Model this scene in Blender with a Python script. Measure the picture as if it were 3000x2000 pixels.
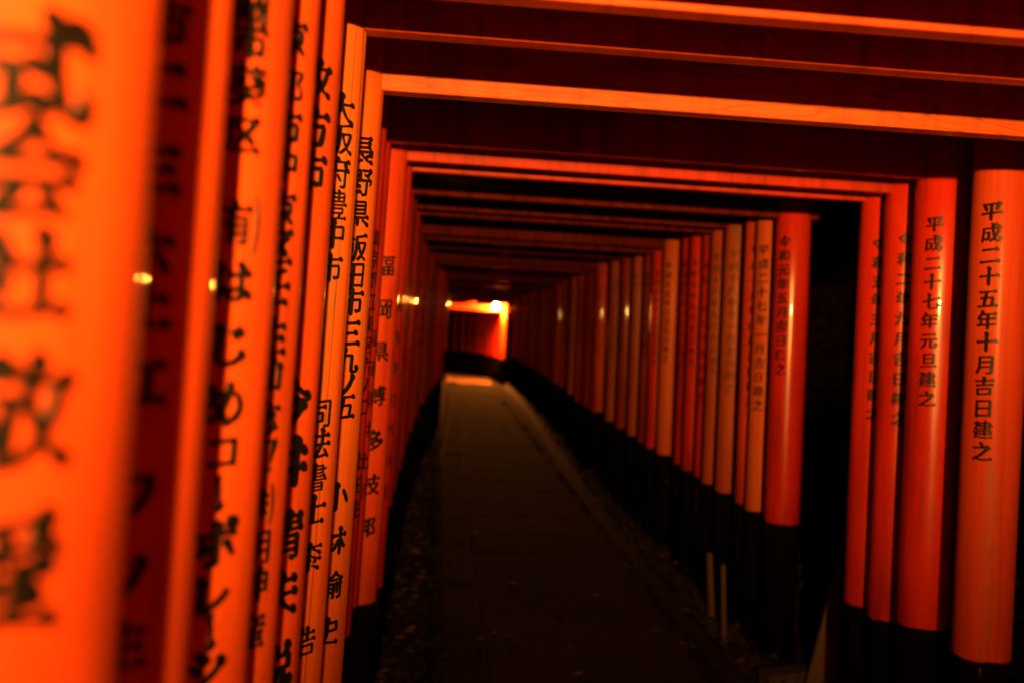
import bpy, bmesh, math, random
from mathutils import Vector, Matrix, noise
random.seed(7)
S = bpy.context.scene
for o in list(bpy.data.objects): bpy.data.objects.remove(o)
R = math.radians
EYE = 1.50

# ------------------------------------------------------------------ camera
cam = bpy.data.cameras.new('camera'); cam_o = bpy.data.objects.new('camera', cam); S.collection.objects.link(cam_o)
cam.lens = 35; cam.sensor_width = 36; cam.clip_start = 0.05; cam.clip_end = 400
yaw, pitch, roll = 0.07489, -0.0215, 0.05585
cam_o.matrix_world = Matrix.Translation((0, 0, EYE)) @ Matrix.Rotation(-yaw, 4, 'Z') @ Matrix.Rotation(math.pi/2+pitch, 4, 'X') @ Matrix.Rotation(roll, 4, 'Z')
cam.dof.use_dof = True; cam.dof.focus_distance = 1.95; cam.dof.aperture_fstop = 2.7
S.camera = cam_o

# ------------------------------------------------------------------ night sky
W = bpy.data.worlds.new('World'); S.world = W; W.use_nodes = True
nt = W.node_tree; nt.nodes.clear()
sky = nt.nodes.new('ShaderNodeTexSky'); sky.sky_type = 'NISHITA'; sky.sun_disc = False
sky.sun_elevation = R(-7); sky.sun_rotation = R(200)
bg = nt.nodes.new('ShaderNodeBackground'); bg.inputs[1].default_value = 0.006
wo = nt.nodes.new('ShaderNodeOutputWorld'); nt.links.new(sky.outputs[0], bg.inputs[0]); nt.links.new(bg.outputs[0], wo.inputs[0])

# ------------------------------------------------------------------ the two lamps of the path and an added fill
LAMP_COL = (1.0, 0.46, 0.08)
BULB_COL = (1.0, 0.25, 0.03)
def lamp_light(name, kind, loc, power, radius, to=None, size=None):
    l = bpy.data.lights.new(name, kind); l.energy = power; l.color = LAMP_COL; l.shadow_soft_size = radius
    o = bpy.data.objects.new(name, l); S.collection.objects.link(o); o.location = loc
    if to is not None:
        o.rotation_euler = (Vector(to)-Vector(loc)).to_track_quat('-Z', 'Y').to_euler()
    if size: l.spot_size = R(size); l.spot_blend = 1.0
    return o
NEAR_LAMP = (0.10, -1.55, EYE+0.22)
lamp_light('near_floodlight_beam', 'SPOT', NEAR_LAMP, 1600, 0.03, to=(0.40, 2.4, EYE+1.24), size=66)
lamp_light('near_fill_light', 'POINT', (NEAR_LAMP[0], NEAR_LAMP[1]-.05, NEAR_LAMP[2]), 250, 0.03)  # unseen fill light, added to brighten the shaded beams by bounce
FAR_LAMP = (1.53, 26.72, EYE+0.33)

# ------------------------------------------------------------------ render settings
S.view_settings.view_transform = 'Standard'; S.view_settings.look = 'None'
S.view_settings.exposure = 0; S.view_settings.gamma = 1
S.render.engine = 'CYCLES'
c = S.cycles
c.use_denoising = True
c.max_bounces = 8; c.diffuse_bounces = 5; c.glossy_bounces = 4
c.sample_clamp_indirect = 6; c.caustics_reflective = False; c.caustics_refractive = False
c.blur_glossy = 0.3

# ------------------------------------------------------------------ materials
def mat(name):
    m = bpy.data.materials.new(name); m.use_nodes = True
    return m, m.node_tree, m.node_tree.nodes['Principled BSDF']
def N(t, kind, **kw):
    n = t.nodes.new(kind)
    for k, v in kw.items(): setattr(n, k, v)
    return n
def ramp(t, fac, stops):
    r = N(t, 'ShaderNodeValToRGB'); el = r.color_ramp.elements
    while len(el) < len(stops): el.new(0.5)
    for e, (p, col) in zip(el, stops):
        e.position = p; e.color = tuple(col)+(1,) if len(col) == 3 else col
    t.links.new(fac, r.inputs[0]); return r.outputs[0]
def mapped(t, scale, coord='Object'):
    tc = N(t, 'ShaderNodeTexCoord'); mp = N(t, 'ShaderNodeMapping'); mp.inputs['Scale'].default_value = scale
    oi = N(t, 'ShaderNodeObjectInfo'); ml = N(t, 'ShaderNodeMath', operation='MULTIPLY'); ml.inputs[1].default_value = 37.0
    t.links.new(oi.outputs['Random'], ml.inputs[0])
    ad = N(t, 'ShaderNodeVectorMath', operation='ADD')
    t.links.new(tc.outputs[coord], ad.inputs[0]); t.links.new(ml.outputs[0], ad.inputs[1])
    t.links.new(ad.outputs[0], mp.inputs[0]); return mp.outputs[0]
def nz(t, vec, scale, detail=4, rough=.55, dist=0):
    n = N(t, 'ShaderNodeTexNoise'); n.inputs['Scale'].default_value = scale; n.inputs['Detail'].default_value = detail
    n.inputs['Roughness'].default_value = rough; n.inputs['Distortion'].default_value = dist
    t.links.new(vec, n.inputs['Vector']); return n.outputs['Fac']
def mixc(t, fac, a, b, mode='MIX'):
    n = N(t, 'ShaderNodeMix', data_type='RGBA', blend_type=mode)
    for s, v in ((n.inputs[0], fac), (n.inputs[6], a), (n.inputs[7], b)):
        if hasattr(v, 'is_linked'): t.links.new(v, s)
        else: s.default_value = v if isinstance(v, (int, float)) else tuple(v)+(1,)
    return n.outputs[2]
def bump(t, b, h, strength, dist):
    n = N(t, 'ShaderNodeBump'); n.inputs['Strength'].default_value = strength; n.inputs['Distance'].default_value = dist
    t.links.new(h, n.inputs['Height']); t.links.new(n.outputs[0], b.inputs['Normal'])

def painted(name, base, rough=.5, coat=.26, coat_r=.038, grime=.34, spec=.3):
    m, t, b = mat(name)
    v = mapped(t, (1, 1, .35)); v2 = mapped(t, (14, 14, .9))
    n1 = nz(t, v, 5.0, 5); n2 = nz(t, v2, 3.0, 4)
    dark = tuple(x*.62 for x in base); lite = (min(1, base[0]*1.08), base[1]*1.35, base[2]*1.2)
    c1 = ramp(t, n1, [(.28, dark), (.5, base), (.75, lite)])
    st = ramp(t, n2, [(.30, (1-grime,)*3), (.52, (1, 1, 1))])
    c2 = mixc(t, 1.0, c1, st, 'MULTIPLY')
    sp = nz(t, mapped(t, (1, 1, .6)), 90, 2)
    c3 = mixc(t, ramp(t, sp, [(.70, (0, 0, 0)), (.76, (.5, .5, .5))]), c2, (.05, .022, .012))
    t.links.new(c3, b.inputs['Base Color'])
    t.links.new(ramp(t, n2, [(.3, (rough+.18,)*3), (.7, (rough-.04,)*3)]), b.inputs['Roughness'])
    b.inputs['Specular IOR Level'].default_value = spec
    b.inputs['Coat Weight'].default_value = coat; b.inputs['Coat Roughness'].default_value = coat_r
    bump(t, b, nz(t, mapped(t, (8, 8, .6)), 5, 5), .12, .004)
    return m
RED = (.61, .065, .008)
M_litred = painted('lamplit_vermilion_gloss_paint', RED)  # vermilion with the orange of strong lamplight put into its colour
M_rich = painted('rich_vermilion_gloss_paint', (.60, .022, .005), rough=.25, coat=.35, spec=.4)  # same vermilion, its colour holding the weaker light of the right row
M_deep = painted('deep_red_paint', (.50, .020, .005), rough=.40, coat=.5)
M_dimred = painted('dim_light_red_paint', (.26, .015, .004), rough=.5, coat=.6)  # darkened copy of the red; the weak far light is in its colour
M_satin = painted('vermilion_satin_paint', (.60, .045, .008), rough=.5, coat=.4)

def worn(name, base, crack=.5, grain=.4):
    m, t, b = mat(name)
    v = mapped(t, (1, 1, .22)); g = mapped(t, (26, 26, .55))
    n1 = nz(t, v, 7, 6, .6); n2 = nz(t, g, 2.0, 5, .6, .4)
    lo = tuple(x*.55 for x in base); hi = (min(.9, base[0]*1.1), base[1]*1.5, base[2]*1.6)
    c1 = ramp(t, n1, [(.25, (base[0]*.9, base[1]*.62, base[2]*.6)), (.5, base), (.75, hi)])
    c2 = mixc(t, 1.0, c1, ramp(t, n2, [(.28, (1-grain,)*3), (.55, (1, 1, 1))]), 'MULTIPLY')
    # moss and bare wood patches
    p = nz(t, mapped(t, (1.5, 1.5, .25)), 6, 5, .65)
    c3 = mixc(t, ramp(t, p, [(.60, (0, 0, 0)), (.70, (.7, .7, .7))]), c2, (.17, .095, .028))
    # long drying cracks
    w = N(t, 'ShaderNodeTexVoronoi', feature='DISTANCE_TO_EDGE'); w.inputs['Scale'].default_value = 1.0
    t.links.new(mapped(t, (17, 17, .3)), w.inputs['Vector'])
    cr = ramp(t, w.outputs[0], [(.0, (crack,)*3), (.03, (0, 0, 0))])
    c4 = mixc(t, cr, c3, (.03, .012, .006))
    t.links.new(c4, b.inputs['Base Color'])
    b.inputs['Specular IOR Level'].default_value = .25; b.inputs['Roughness'].default_value = .6; b.inputs['Coat Weight'].default_value = .08; b.inputs['Coat Roughness'].default_value = .25
    hm = N(t, 'ShaderNodeMath', operation='SUBTRACT'); t.links.new(n2, hm.inputs[0]); t.links.new(cr, hm.inputs[1])
    bump(t, b, hm.outputs[0], .35, .004)
    return m
M_worn = worn('weathered_orange_paint', (.60, .112, .016), crack=.0, grain=.25)
M_wornred = worn('weathered_red_paint', (.56, .048, .008), crack=.0, grain=.22)
M_wornorange = worn('sun_faded_orange_paint', (.62, .095, .015), crack=.0, grain=.25)
M_crack = worn('cracked_orange_paint', (.61, .108, .015), crack=.6, grain=.22)
M_faded = worn('faded_brown_orange_paint', (.42, .060, .012), crack=.1, grain=.3)

def beam_mat(name, base, grain, drip, rough=.55, coat=.15, spec=.2):
    m, t, b = mat(name)
    tc = N(t, 'ShaderNodeTexCoord')
    # cathedral grain along the length of the plank
    mp = N(t, 'ShaderNodeMapping'); mp.inputs['Scale'].default_value = (.9, 6, 7); t.links.new(tc.outputs['Object'], mp.inputs[0])
    nd = N(t, 'ShaderNodeTexNoise'); nd.inputs['Scale'].default_value = 1.3; nd.inputs['Detail'].default_value = 2; t.links.new(mp.outputs[0], nd.inputs['Vector'])
    ms = N(t, 'ShaderNodeMath', operation='MULTIPLY'); ms.inputs[1].default_value = 16; t.links.new(nd.outputs['Fac'], ms.inputs[0])
    fr = N(t, 'ShaderNodeMath', operation='FRACT'); t.links.new(ms.outputs[0], fr.inputs[0])
    gr = ramp(t, fr.outputs[0], [(.0, (1-grain,)*3), (.16, (1, 1, 1)), (.9, (1, 1, 1)), (1, (1-grain*.8,)*3)])
    fine = nz(t, mapped(t, (1.2, 40, 60)), 2.2, 4)
    c0 = ramp(t, nz(t, mapped(t, (1, 2, 3)), 2.5, 4), [(.3, tuple(x*.7 for x in base)), (.65, base)])
    c1 = mixc(t, 1.0, c0, gr, 'MULTIPLY')
    c2 = mixc(t, 1.0, c1, ramp(t, fine, [(.3, (1-.35*grain-.08,)*3), (.6, (1, 1, 1))]), 'MULTIPLY')
    # rain runs down the face
    dr = nz(t, mapped(t, (16, 3, .8)), 1.6, 4, .6)
    c3 = mixc(t, 1.0, c2, ramp(t, dr, [(.38, (1-drip,)*3), (.52, (1, 1, 1))]), 'MULTIPLY')
    t.links.new(c3, b.inputs['Base Color'])
    b.inputs['Specular IOR Level'].default_value = spec; b.inputs['Roughness'].default_value = rough; b.inputs['Coat Weight'].default_value = coat; b.inputs['Coat Roughness'].default_value = .06
    bump(t, b, fine, .25, .002)
    return m
M_beam = beam_mat('red_beam_paint', (.56, .028, .006), .12, .30)
M_beamlit = beam_mat('lamplit_beam_paint', (.57, .058, .008), .12, .25)  # beam red with the orange of strong lamplight mixed into the colour
M_beamwood = beam_mat('orange_grained_beam_paint', (.58, .084, .012), .42, .2, rough=.55, coat=.1)
M_beamdim = beam_mat('dimmed_beam_paint', (.15, .012, .003), .25, .45, rough=.75, coat=.06, spec=.05)  # streaked beam red, colour darkened for the fading light down the tunnel
M_beamdrip = beam_mat('rain_streaked_beam_paint', (.46, .026, .006), .2, .75)

m, t, b = mat('black_foot_paint'); M_foot = m
v = mapped(t, (5, 5, .8)); pe = nz(t, v, 5, 5, .7)
cc = mixc(t, ramp(t, pe, [(.655, (0, 0, 0)), (.69, (.8, .8, .8))]), (.0045, .0036, .003), (.16, .055, .018))
t.links.new(cc, b.inputs['Base Color']); b.inputs['Specular IOR Level'].default_value = .0; b.inputs['Roughness'].default_value = .9; bump(t, b, pe, .4, .004)

m, t, b = mat('black_ink'); M_ink = m
v = mapped(t, (1, 1, 1), 'Object')
t.links.new(ramp(t, nz(t, v, 60, 3), [(.3, (.003, .002, .002)), (.8, (.010, .007, .005))]), b.inputs['Base Color'])
b.inputs['Roughness'].default_value = .42; b.inputs['Specular IOR Level'].default_value = .3; bump(t, b, nz(t, v, 140, 3), .35, .002)
m, t, b = mat('faded_ink'); M_inkf = m
v = mapped(t, (1, 1, 1), 'Object')
t.links.new(ramp(t, nz(t, v, 50, 3), [(.3, (.02, .010, .005)), (.75, (.10, .03, .010))]), b.inputs['Base Color']); b.inputs['Roughness'].default_value = .6
m, t, b = mat('red_sign_ink'); M_redink = m
v = mapped(t, (1, 1, 1), 'Object'); t.links.new(ramp(t, nz(t, v, 40), [(.3, (.16, .012, .008)), (.7, (.30, .02, .012))]), b.inputs['Base Color']); b.inputs['Roughness'].default_value = .6
m, t, b = mat('cap_black_lacquer'); M_cap = m
v = mapped(t, (3, 3, 3)); t.links.new(ramp(t, nz(t, v, 6), [(.3, (.010, .009, .008)), (.7, (.028, .024, .02))]), b.inputs['Base Color']); b.inputs['Roughness'].default_value = .45

def stone(name, lo, hi, rough, sc):
    m, t, b = mat(name); v = mapped(t, (1, 1, 1)); n1 = nz(t, v, sc, 8, .7); n2 = nz(t, v, 2.0, 3)
    c1 = ramp(t, n1, [(.3, lo), (.7, hi)])
    c2 = mixc(t, 1.0, c1, ramp(t, n2, [(.3, (.55,)*3), (.65, (1,)*3)]), 'MULTIPLY')
    oi = N(t, 'ShaderNodeObjectInfo')
    c2 = mixc(t, 1.0, c2, ramp(t, oi.outputs['Random'], [(0, (.62,)*3), (1, (1.2, 1.15, 1.1))]), 'MULTIPLY')
    t.links.new(c2, b.inputs['Base Color']); b.inputs['Roughness'].default_value = rough
    b.inputs['Specular IOR Level'].default_value = .12
    bump(t, b, n1, .5, .006); return m
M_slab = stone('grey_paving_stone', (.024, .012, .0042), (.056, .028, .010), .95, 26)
M_kerb = stone('kerb_stone', (.017, .0085, .0032), (.040, .020, .0075), .95, 30)
M_stonelit = stone('lamplit_paving_stone', (.16, .095, .04), (.27, .165, .07), .95, 20)  # lighter copy of the paving; the far lamp's pool of light in colour
M_path = stone('path_bed', (.018, .013, .008), (.035, .025, .016), .85, 30)
M_ground = stone('forest_soil', (.05, .030, .014), (.16, .095, .045), .95, 9)
M_gravel = stone('gravel', (.010, .0055, .0025), (.03, .015, .006), .8, 40)
m, t, b = mat('dry_leaf'); M_leaf = m
oi = N(t, 'ShaderNodeNewGeometry')
t.links.new(ramp(t, oi.outputs['Random Per Island'], [(.1, (.05, .024, .008)), (.5, (.13, .06, .018)), (.9, (.22, .11, .035))]), b.inputs['Base Color']); b.inputs['Roughness'].default_value = .7
m, t, b = mat('undergrowth_leaf'); M_green = m
oi = N(t, 'ShaderNodeNewGeometry')
t.links.new(ramp(t, oi.outputs['Random Per Island'], [(.1, (.04, .055, .014)), (.6, (.075, .095, .025)), (.95, (.16, .12, .04))]), b.inputs['Base Color']); b.inputs['Roughness'].default_value = .55
def wood(name, lo, hi):
    m, t, b = mat(name); n1 = nz(t, mapped(t, (22, 22, 1.2)), 2.5, 5)
    t.links.new(ramp(t, n1, [(.3, lo), (.65, hi)]), b.inputs['Base Color']); b.inputs['Roughness'].default_value = .7; bump(t, b, n1, .3, .003); return m
M_wood = wood('weathered_bare_wood', (.085, .044, .017), (.16, .085, .034))
M_bark = wood('cedar_bark', (.045, .028, .016), (.11, .07, .04))
M_metal = wood('dark_metal', (.02, .02, .02), (.04, .04, .04)); M_metal.node_tree.nodes['Principled BSDF'].inputs['Metallic'].default_value = .8
m, t, b = mat('lamp_glow'); M_glow = m
b.inputs['Base Color'].default_value = (.9, .8, .6, 1); b.inputs['Emission Color'].default_value = BULB_COL+(1,); b.inputs['Emission Strength'].default_value = 7000

# ------------------------------------------------------------------ object helpers
def link(o, parent=None, label=None, cat=None, group=None, kind=None):
    S.collection.objects.link(o)
    if parent: o.parent = parent
    for k, v in (('label', label), ('category', cat), ('group', group), ('kind', kind)):
        if v: o[k] = v
    return o
def mesh(name, verts, faces, m, smooth=False):
    me = bpy.data.meshes.new(name); me.from_pydata(verts, [], faces); me.materials.append(m)
    if smooth: me.polygons.foreach_set('use_smooth', [True]*len(me.polygons))
    me.update(); return me
def lathe(name, prof, m, seg=40, wob=0, seed=0):
    """prof: (radius, z); closed top and bottom"""
    vs, fs = [], []
    for r, z in prof:
        for k in range(seg):
            a = 2*math.pi*k/seg
            rr = r*(1+wob*noise.noise(Vector((math.cos(a)*1.2+seed*3.1, math.sin(a)*1.2, z*.8))))
            vs.append((rr*math.cos(a), rr*math.sin(a), z))
    for i in range(len(prof)-1):
        for k in range(seg):
            k2 = (k+1) % seg; fs.append((i*seg+k, i*seg+k2, (i+1)*seg+k2, (i+1)*seg+k))
    fs.append(tuple(range(seg))[::-1]); fs.append(tuple((len(prof)-1)*seg+k for k in range(seg)))
    me = mesh(name, vs, fs, m, True)
    for p in me.polygons:
        if len(p.vertices) > 4: p.use_smooth = False
    return me
def box_mesh(name, x0, x1, y0, y1, z0, z1, m, bev=.004, seg=2):
    bm = bmesh.new()
    bmesh.ops.create_cube(bm, size=1, matrix=Matrix.Translation(((x0+x1)/2, (y0+y1)/2, (z0+z1)/2)) @ Matrix.Diagonal((x1-x0, y1-y0, z1-z0, 1)))
    if bev: bmesh.ops.bevel(bm, geom=bm.edges[:], offset=bev, segments=seg, affect='EDGES', profile=.5)
    me = bpy.data.meshes.new(name); bm.to_mesh(me); bm.free(); me.materials.append(m); return me

# ------------------------------------------------------------------ brush lettering (outlines of each character)
GLY = {
'式': [[603,1009,573,1013,545,1007,524,991,514,971,515,923,543,864,545,795,541,787,159,751,77,764,59,755,46,741,42,723,45,705,57,682,73,666,95,653,118,648,136,652,182,676,545,712,566,536,564,509,573,491,593,391,618,300,656,218,705,151,755,112,795,99,823,96,895,104,923,118,951,159,974,259,969,300,950,336,927,360,895,373,865,368,855,359,847,341,849,291,828,186,818,175,805,173,780,195,758,232,739,277,711,382,688,505,674,614,668,727,686,737,745,737,823,746,841,743,891,715,932,711,955,721,972,741,979,764,975,791,943,841,942,873,932,902,899,945,873,964,845,976,750,988,736,986,725,977,720,964,722,945,741,914,762,859,802,814,795,809,709,799,668,801,666,827,686,851,697,877,693,923,680,950,659,976,632,997],[483,600,455,604,427,598,409,584,391,552,359,545,177,534,109,547,91,543,77,532,70,509,76,482,93,459,118,441,159,436,205,458,234,459,237,191,223,177,123,147,77,154,50,145,37,127,36,105,47,77,68,54,100,39,136,40,153,50,168,71,309,111,355,145,400,151,464,167,509,149,550,145,573,151,591,165,603,200,591,245,555,286,509,308,477,308,450,297,432,277,421,236,368,215,357,218,359,478,368,483,414,486,464,456,500,449,541,460,553,473,561,491,563,518,544,555,518,582]],
'会': [[511,1000,477,999,450,983,433,955,437,909,433,900,300,772,227,719,205,687,157,664,90,618,83,605,83,586,100,558,123,544,145,544,241,601,273,578,309,570,655,606,723,609,750,620,777,657,786,662,827,647,864,617,895,602,936,599,972,618,983,641,981,673,968,701,945,727,914,747,877,754,855,749,823,726,777,744,755,761,700,789,655,818,605,859,608,905,591,945,555,982],[523,819,667,723,671,709,660,682,641,676,368,648,323,648,327,663,414,732,501,818,509,822],[862,541,836,545,814,541,788,523,770,495,741,489,605,475,573,480,436,467,382,454,300,453,191,440,159,441,123,451,82,444,67,423,71,391,91,362,123,343,159,344,209,369,300,379,318,378,324,373,307,341,259,282,202,223,181,155,166,132,168,95,200,74,223,71,250,82,364,93,764,164,790,136,809,125,836,121,855,127,864,138,867,155,855,187,823,220,791,239,768,285,743,314,708,368,677,391,645,400,618,397,601,386,591,368,590,341,600,314,618,292,676,255,680,232,327,163,310,164,308,168,431,314,446,355,449,382,459,391,477,397,595,406,618,415,655,420,791,432,859,399,886,397,909,405,931,432,934,450,930,473,905,514]],
'社': [[679,1036,650,1039,623,1030,605,1013,592,982,596,941,621,886,621,673,614,668,509,661,436,673,414,664,403,645,403,623,414,600,436,577,459,566,495,564,536,585,609,595,616,591,617,577,607,186,600,182,464,169,400,182,373,176,354,155,354,123,374,91,409,70,441,69,491,95,668,111,727,128,800,133,841,134,886,106,927,100,964,111,981,136,982,168,966,205,936,234,900,251,873,254,846,245,809,200,741,190,729,195,736,612,755,619,827,619,877,590,918,585,939,591,957,605,967,623,969,645,960,677,940,705,909,728,877,739,855,738,836,732,814,714,796,686,777,681,745,683,742,695,742,850,773,891,777,936,766,968,742,1000,714,1022],[219,959,195,959,173,950,159,936,151,914,153,891,162,864,198,818,199,777,182,769,136,766,86,777,59,777,36,764,29,741,34,718,48,695,68,678,91,669,127,670,159,688,191,695,264,695,260,677,206,595,186,527,168,499,159,492,127,486,107,473,48,418,40,395,44,373,55,356,73,340,91,333,118,336,150,365,162,368,161,150,191,68,209,51,227,46,244,50,255,59,285,114,290,264,289,427,323,400,350,390,377,393,394,414,392,436,382,456,316,514,325,550,384,641,400,700,393,736,377,764,355,782,323,795,313,868,295,909,259,943]],
'敬': [[658,1009,636,1013,614,1008,596,995,584,977,581,950,592,895,578,795,557,764,548,736,532,636,509,621,482,657,450,672,268,652,234,655,256,736,259,782,291,789,345,788,369,745,395,733,413,745,431,800,436,804,450,801,486,781,514,775,541,782,559,800,564,818,562,836,542,873,509,896,468,904,442,950,400,981,373,987,350,985,332,976,319,959,316,923,340,864,341,855,336,849,287,850,287,895,265,936,227,965,205,972,182,973,152,959,140,945,134,927,136,900,158,850,158,832,132,831,77,843,50,838,36,823,34,805,40,786,53,768,73,755,105,749,141,766,150,764,144,727,126,686,122,650,97,618,75,577,49,491,55,464,82,432,84,264,102,200,118,180,132,174,146,177,165,209,186,225,305,229,329,236,345,250,353,273,358,436,347,482,326,505,295,518,232,507,165,505,164,518,188,577,200,587,368,602,409,603,414,595,415,582,406,550,382,268,364,155,345,124,332,114,268,123,250,118,241,110,235,91,241,68,255,50,277,36,314,33,350,50,400,59,441,89,464,89,509,79,536,87,578,114,655,176,718,249,796,177,827,125,861,95,891,84,923,83,945,94,959,114,959,150,936,191,895,220,827,236,764,305,763,345,765,355,782,368,805,400,850,523,879,655,887,727,891,730,932,725,955,735,972,759,970,791,958,814,941,832,918,846,891,853,862,845,823,809,709,798,684,800,691,845,728,895,732,927,724,955,708,977,686,996],[782,742,786,732,755,573,724,482,705,441,691,470,662,573,636,618,650,723,656,732,668,738],[568,561,623,414,663,364,664,323,631,295,561,214,477,147,472,150,472,168,490,300,504,523,523,545],[250,447,255,436,255,296,241,289,186,285,181,295,182,438,191,443]],
'愛': [[808,1027,786,1032,764,1028,741,1009,723,979,650,959,564,942,541,943,468,932,436,918,405,912,359,912,250,897,200,884,136,896,114,884,107,859,119,832,136,815,155,806,173,804,206,809,232,764,241,723,236,714,205,709,95,704,77,696,68,682,62,641,83,568,92,555,109,543,127,544,140,555,159,586,161,582,170,500,142,432,150,423,164,423,227,462,277,479,305,498,335,455,337,436,323,382,286,368,255,325,207,309,118,251,82,251,65,245,53,227,56,200,72,177,91,164,114,158,141,160,155,167,173,188,245,232,272,255,286,259,327,226,377,200,381,191,366,173,341,161,147,100,118,93,77,105,50,102,36,89,34,68,42,45,59,26,86,13,114,14,139,27,236,52,427,112,450,122,477,154,486,156,523,155,545,138,568,130,777,110,800,103,836,79,864,71,893,73,916,91,924,118,915,150,891,179,859,196,823,197,782,164,745,162,650,176,609,187,600,195,614,215,677,261,741,266,760,277,775,295,783,341,768,386,736,425,684,459,703,473,716,491,723,534,764,506,800,494,832,496,858,514,869,541,865,573,848,605,818,633,791,647,759,655,718,653,705,645,695,627,700,576,650,602,614,604,595,595,579,577,573,516,432,501,427,505,431,545,420,577,395,607,364,627,336,634,314,632,295,623,277,602,223,625,195,623,168,608,167,614,166,636,173,641,255,650,282,648,314,660,350,665,400,665,409,662,432,629,455,611,532,578,555,576,573,588,571,614,555,634,505,659,502,668,506,673,527,682,691,692,723,701,773,707,820,705,855,628,873,616,891,617,902,632,925,686,918,727,907,750,887,768,868,776,795,766,777,767,772,773,778,786,814,804,831,823,838,855,826,895,859,909,874,936,872,964,859,988,833,1014],[695,908,693,850,672,809,661,759,650,753,614,749,549,745,541,791,517,841,516,868,573,881,600,891],[414,852,421,845,443,800,445,741,436,735,386,726,341,727,305,800,300,832,309,837],[600,450,602,445,586,427,573,395,450,380,436,385,437,405,450,436,573,451],[586,332,596,327,595,313,568,288,527,262,491,217,459,218,427,248,373,275,357,295,359,308,373,317,405,314]],
'大': [[486,1014,455,1014,429,1005,410,986,401,964,404,918,430,859,422,773,421,695,415,677,159,653,82,669,59,661,41,641,39,614,53,582,77,558,109,545,136,547,182,573,218,579,359,593,386,592,391,586,348,455,320,395,259,298,224,250,182,205,53,105,48,86,55,64,68,45,91,31,127,28,175,55,245,107,336,191,395,264,427,314,476,405,505,474,558,382,595,327,662,250,714,202,764,164,807,141,845,102,877,87,909,80,936,84,959,95,976,118,980,145,974,173,956,205,932,228,900,247,868,254,841,251,809,236,764,273,716,323,654,418,593,550,560,600,563,609,582,615,645,621,668,630,809,644,836,642,868,620,895,609,918,605,941,607,964,620,981,645,983,677,972,709,952,736,927,756,900,768,873,772,850,768,827,755,814,739,805,717,795,711,659,697,555,695,551,709,561,814,594,855,600,882,598,909,582,945,556,977,523,1001]],
'二': [[808,905,777,909,745,901,726,886,708,855,677,847,232,804,186,818,155,819,136,812,125,800,119,782,119,764,130,736,150,713,177,695,205,689,236,693,268,715,291,720,705,762,745,762,777,740,809,729,855,729,881,741,896,759,903,786,899,814,888,841,867,868,841,890],[886,327,850,331,818,322,800,305,785,273,768,264,632,250,555,251,173,211,141,211,109,221,64,225,45,218,33,205,27,186,28,168,38,141,62,114,91,97,118,92,145,97,174,118,195,125,632,167,655,177,782,191,818,189,850,166,882,152,932,152,958,164,973,182,980,209,977,236,965,264,944,291,918,312]],
'三': [[835,955,809,957,783,950,759,931,745,908,727,900,223,849,205,850,164,865,141,864,118,857,106,845,99,827,99,809,110,782,130,759,155,743,182,737,209,742,250,768,750,819,782,818,814,798,841,788,877,786,900,795,919,814,928,841,925,868,913,895,892,923,864,943],[748,623,718,625,695,618,671,595,656,568,636,562,500,548,427,549,273,533,223,547,195,547,177,538,164,523,159,505,160,486,170,464,191,440,214,426,241,420,264,424,305,449,332,455,500,469,523,479,650,493,686,493,745,458,768,453,793,455,818,467,835,486,842,509,839,536,827,564,805,591,777,611],[871,291,841,294,814,288,793,273,777,243,745,236,150,177,95,192,68,192,39,173,32,155,32,136,43,109,63,86,86,71,114,65,136,69,182,96,805,158,864,127,886,123,914,125,936,133,955,154,961,177,958,205,946,232,925,259,900,278]],
'六': [[467,964,432,964,410,945,390,895,392,864,400,838,432,792,473,761,518,747,559,753,582,769,595,795,597,827,587,859,570,886,536,923],[887,795,859,797,832,790,809,771,795,739,759,731,632,720,595,723,164,678,136,680,100,692,64,692,45,684,35,673,28,655,29,636,40,609,59,586,86,569,114,562,145,568,168,587,191,595,623,636,682,651,814,664,827,661,850,643,877,631,909,622,936,622,963,632,979,650,987,677,984,705,969,736,946,764,918,784],[653,541,627,543,606,532,597,514,599,486,612,459,743,268,748,227,763,195,791,164,827,142,868,135,900,144,918,161,927,186,924,218,910,250,882,282,845,306,709,500,680,527],[320,541,273,543,250,533,236,518,221,477,228,423,211,386,150,280,41,121,34,95,39,73,57,45,82,29,105,23,123,25,162,55,241,163,350,341,386,355,415,386,420,432,403,477,368,516]],
'ワ': [[805,864,782,867,741,855,677,855,250,810,209,808,155,812,136,808,121,795,101,736,101,586,144,500,159,485,182,477,205,485,243,541,246,668,250,717,255,722,682,767,732,768,717,673,701,609,664,504,622,427,585,377,523,309,436,241,364,199,305,209,286,205,273,196,262,173,265,145,279,118,305,95,336,83,373,85,477,133,550,178,624,232,673,277,766,391,797,445,842,564,873,714,876,773,868,809,843,841]],
'ノ': [[724,950,695,952,668,946,647,932,634,914,625,886,623,864,639,800,602,700,567,623,529,550,477,469,439,418,340,318,244,241,155,185,149,168,153,145,168,123,186,107,214,96,245,101,336,154,432,222,510,291,567,350,616,409,669,486,728,600,780,727,827,756,839,773,846,795,841,845,816,891,773,930]],
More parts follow.
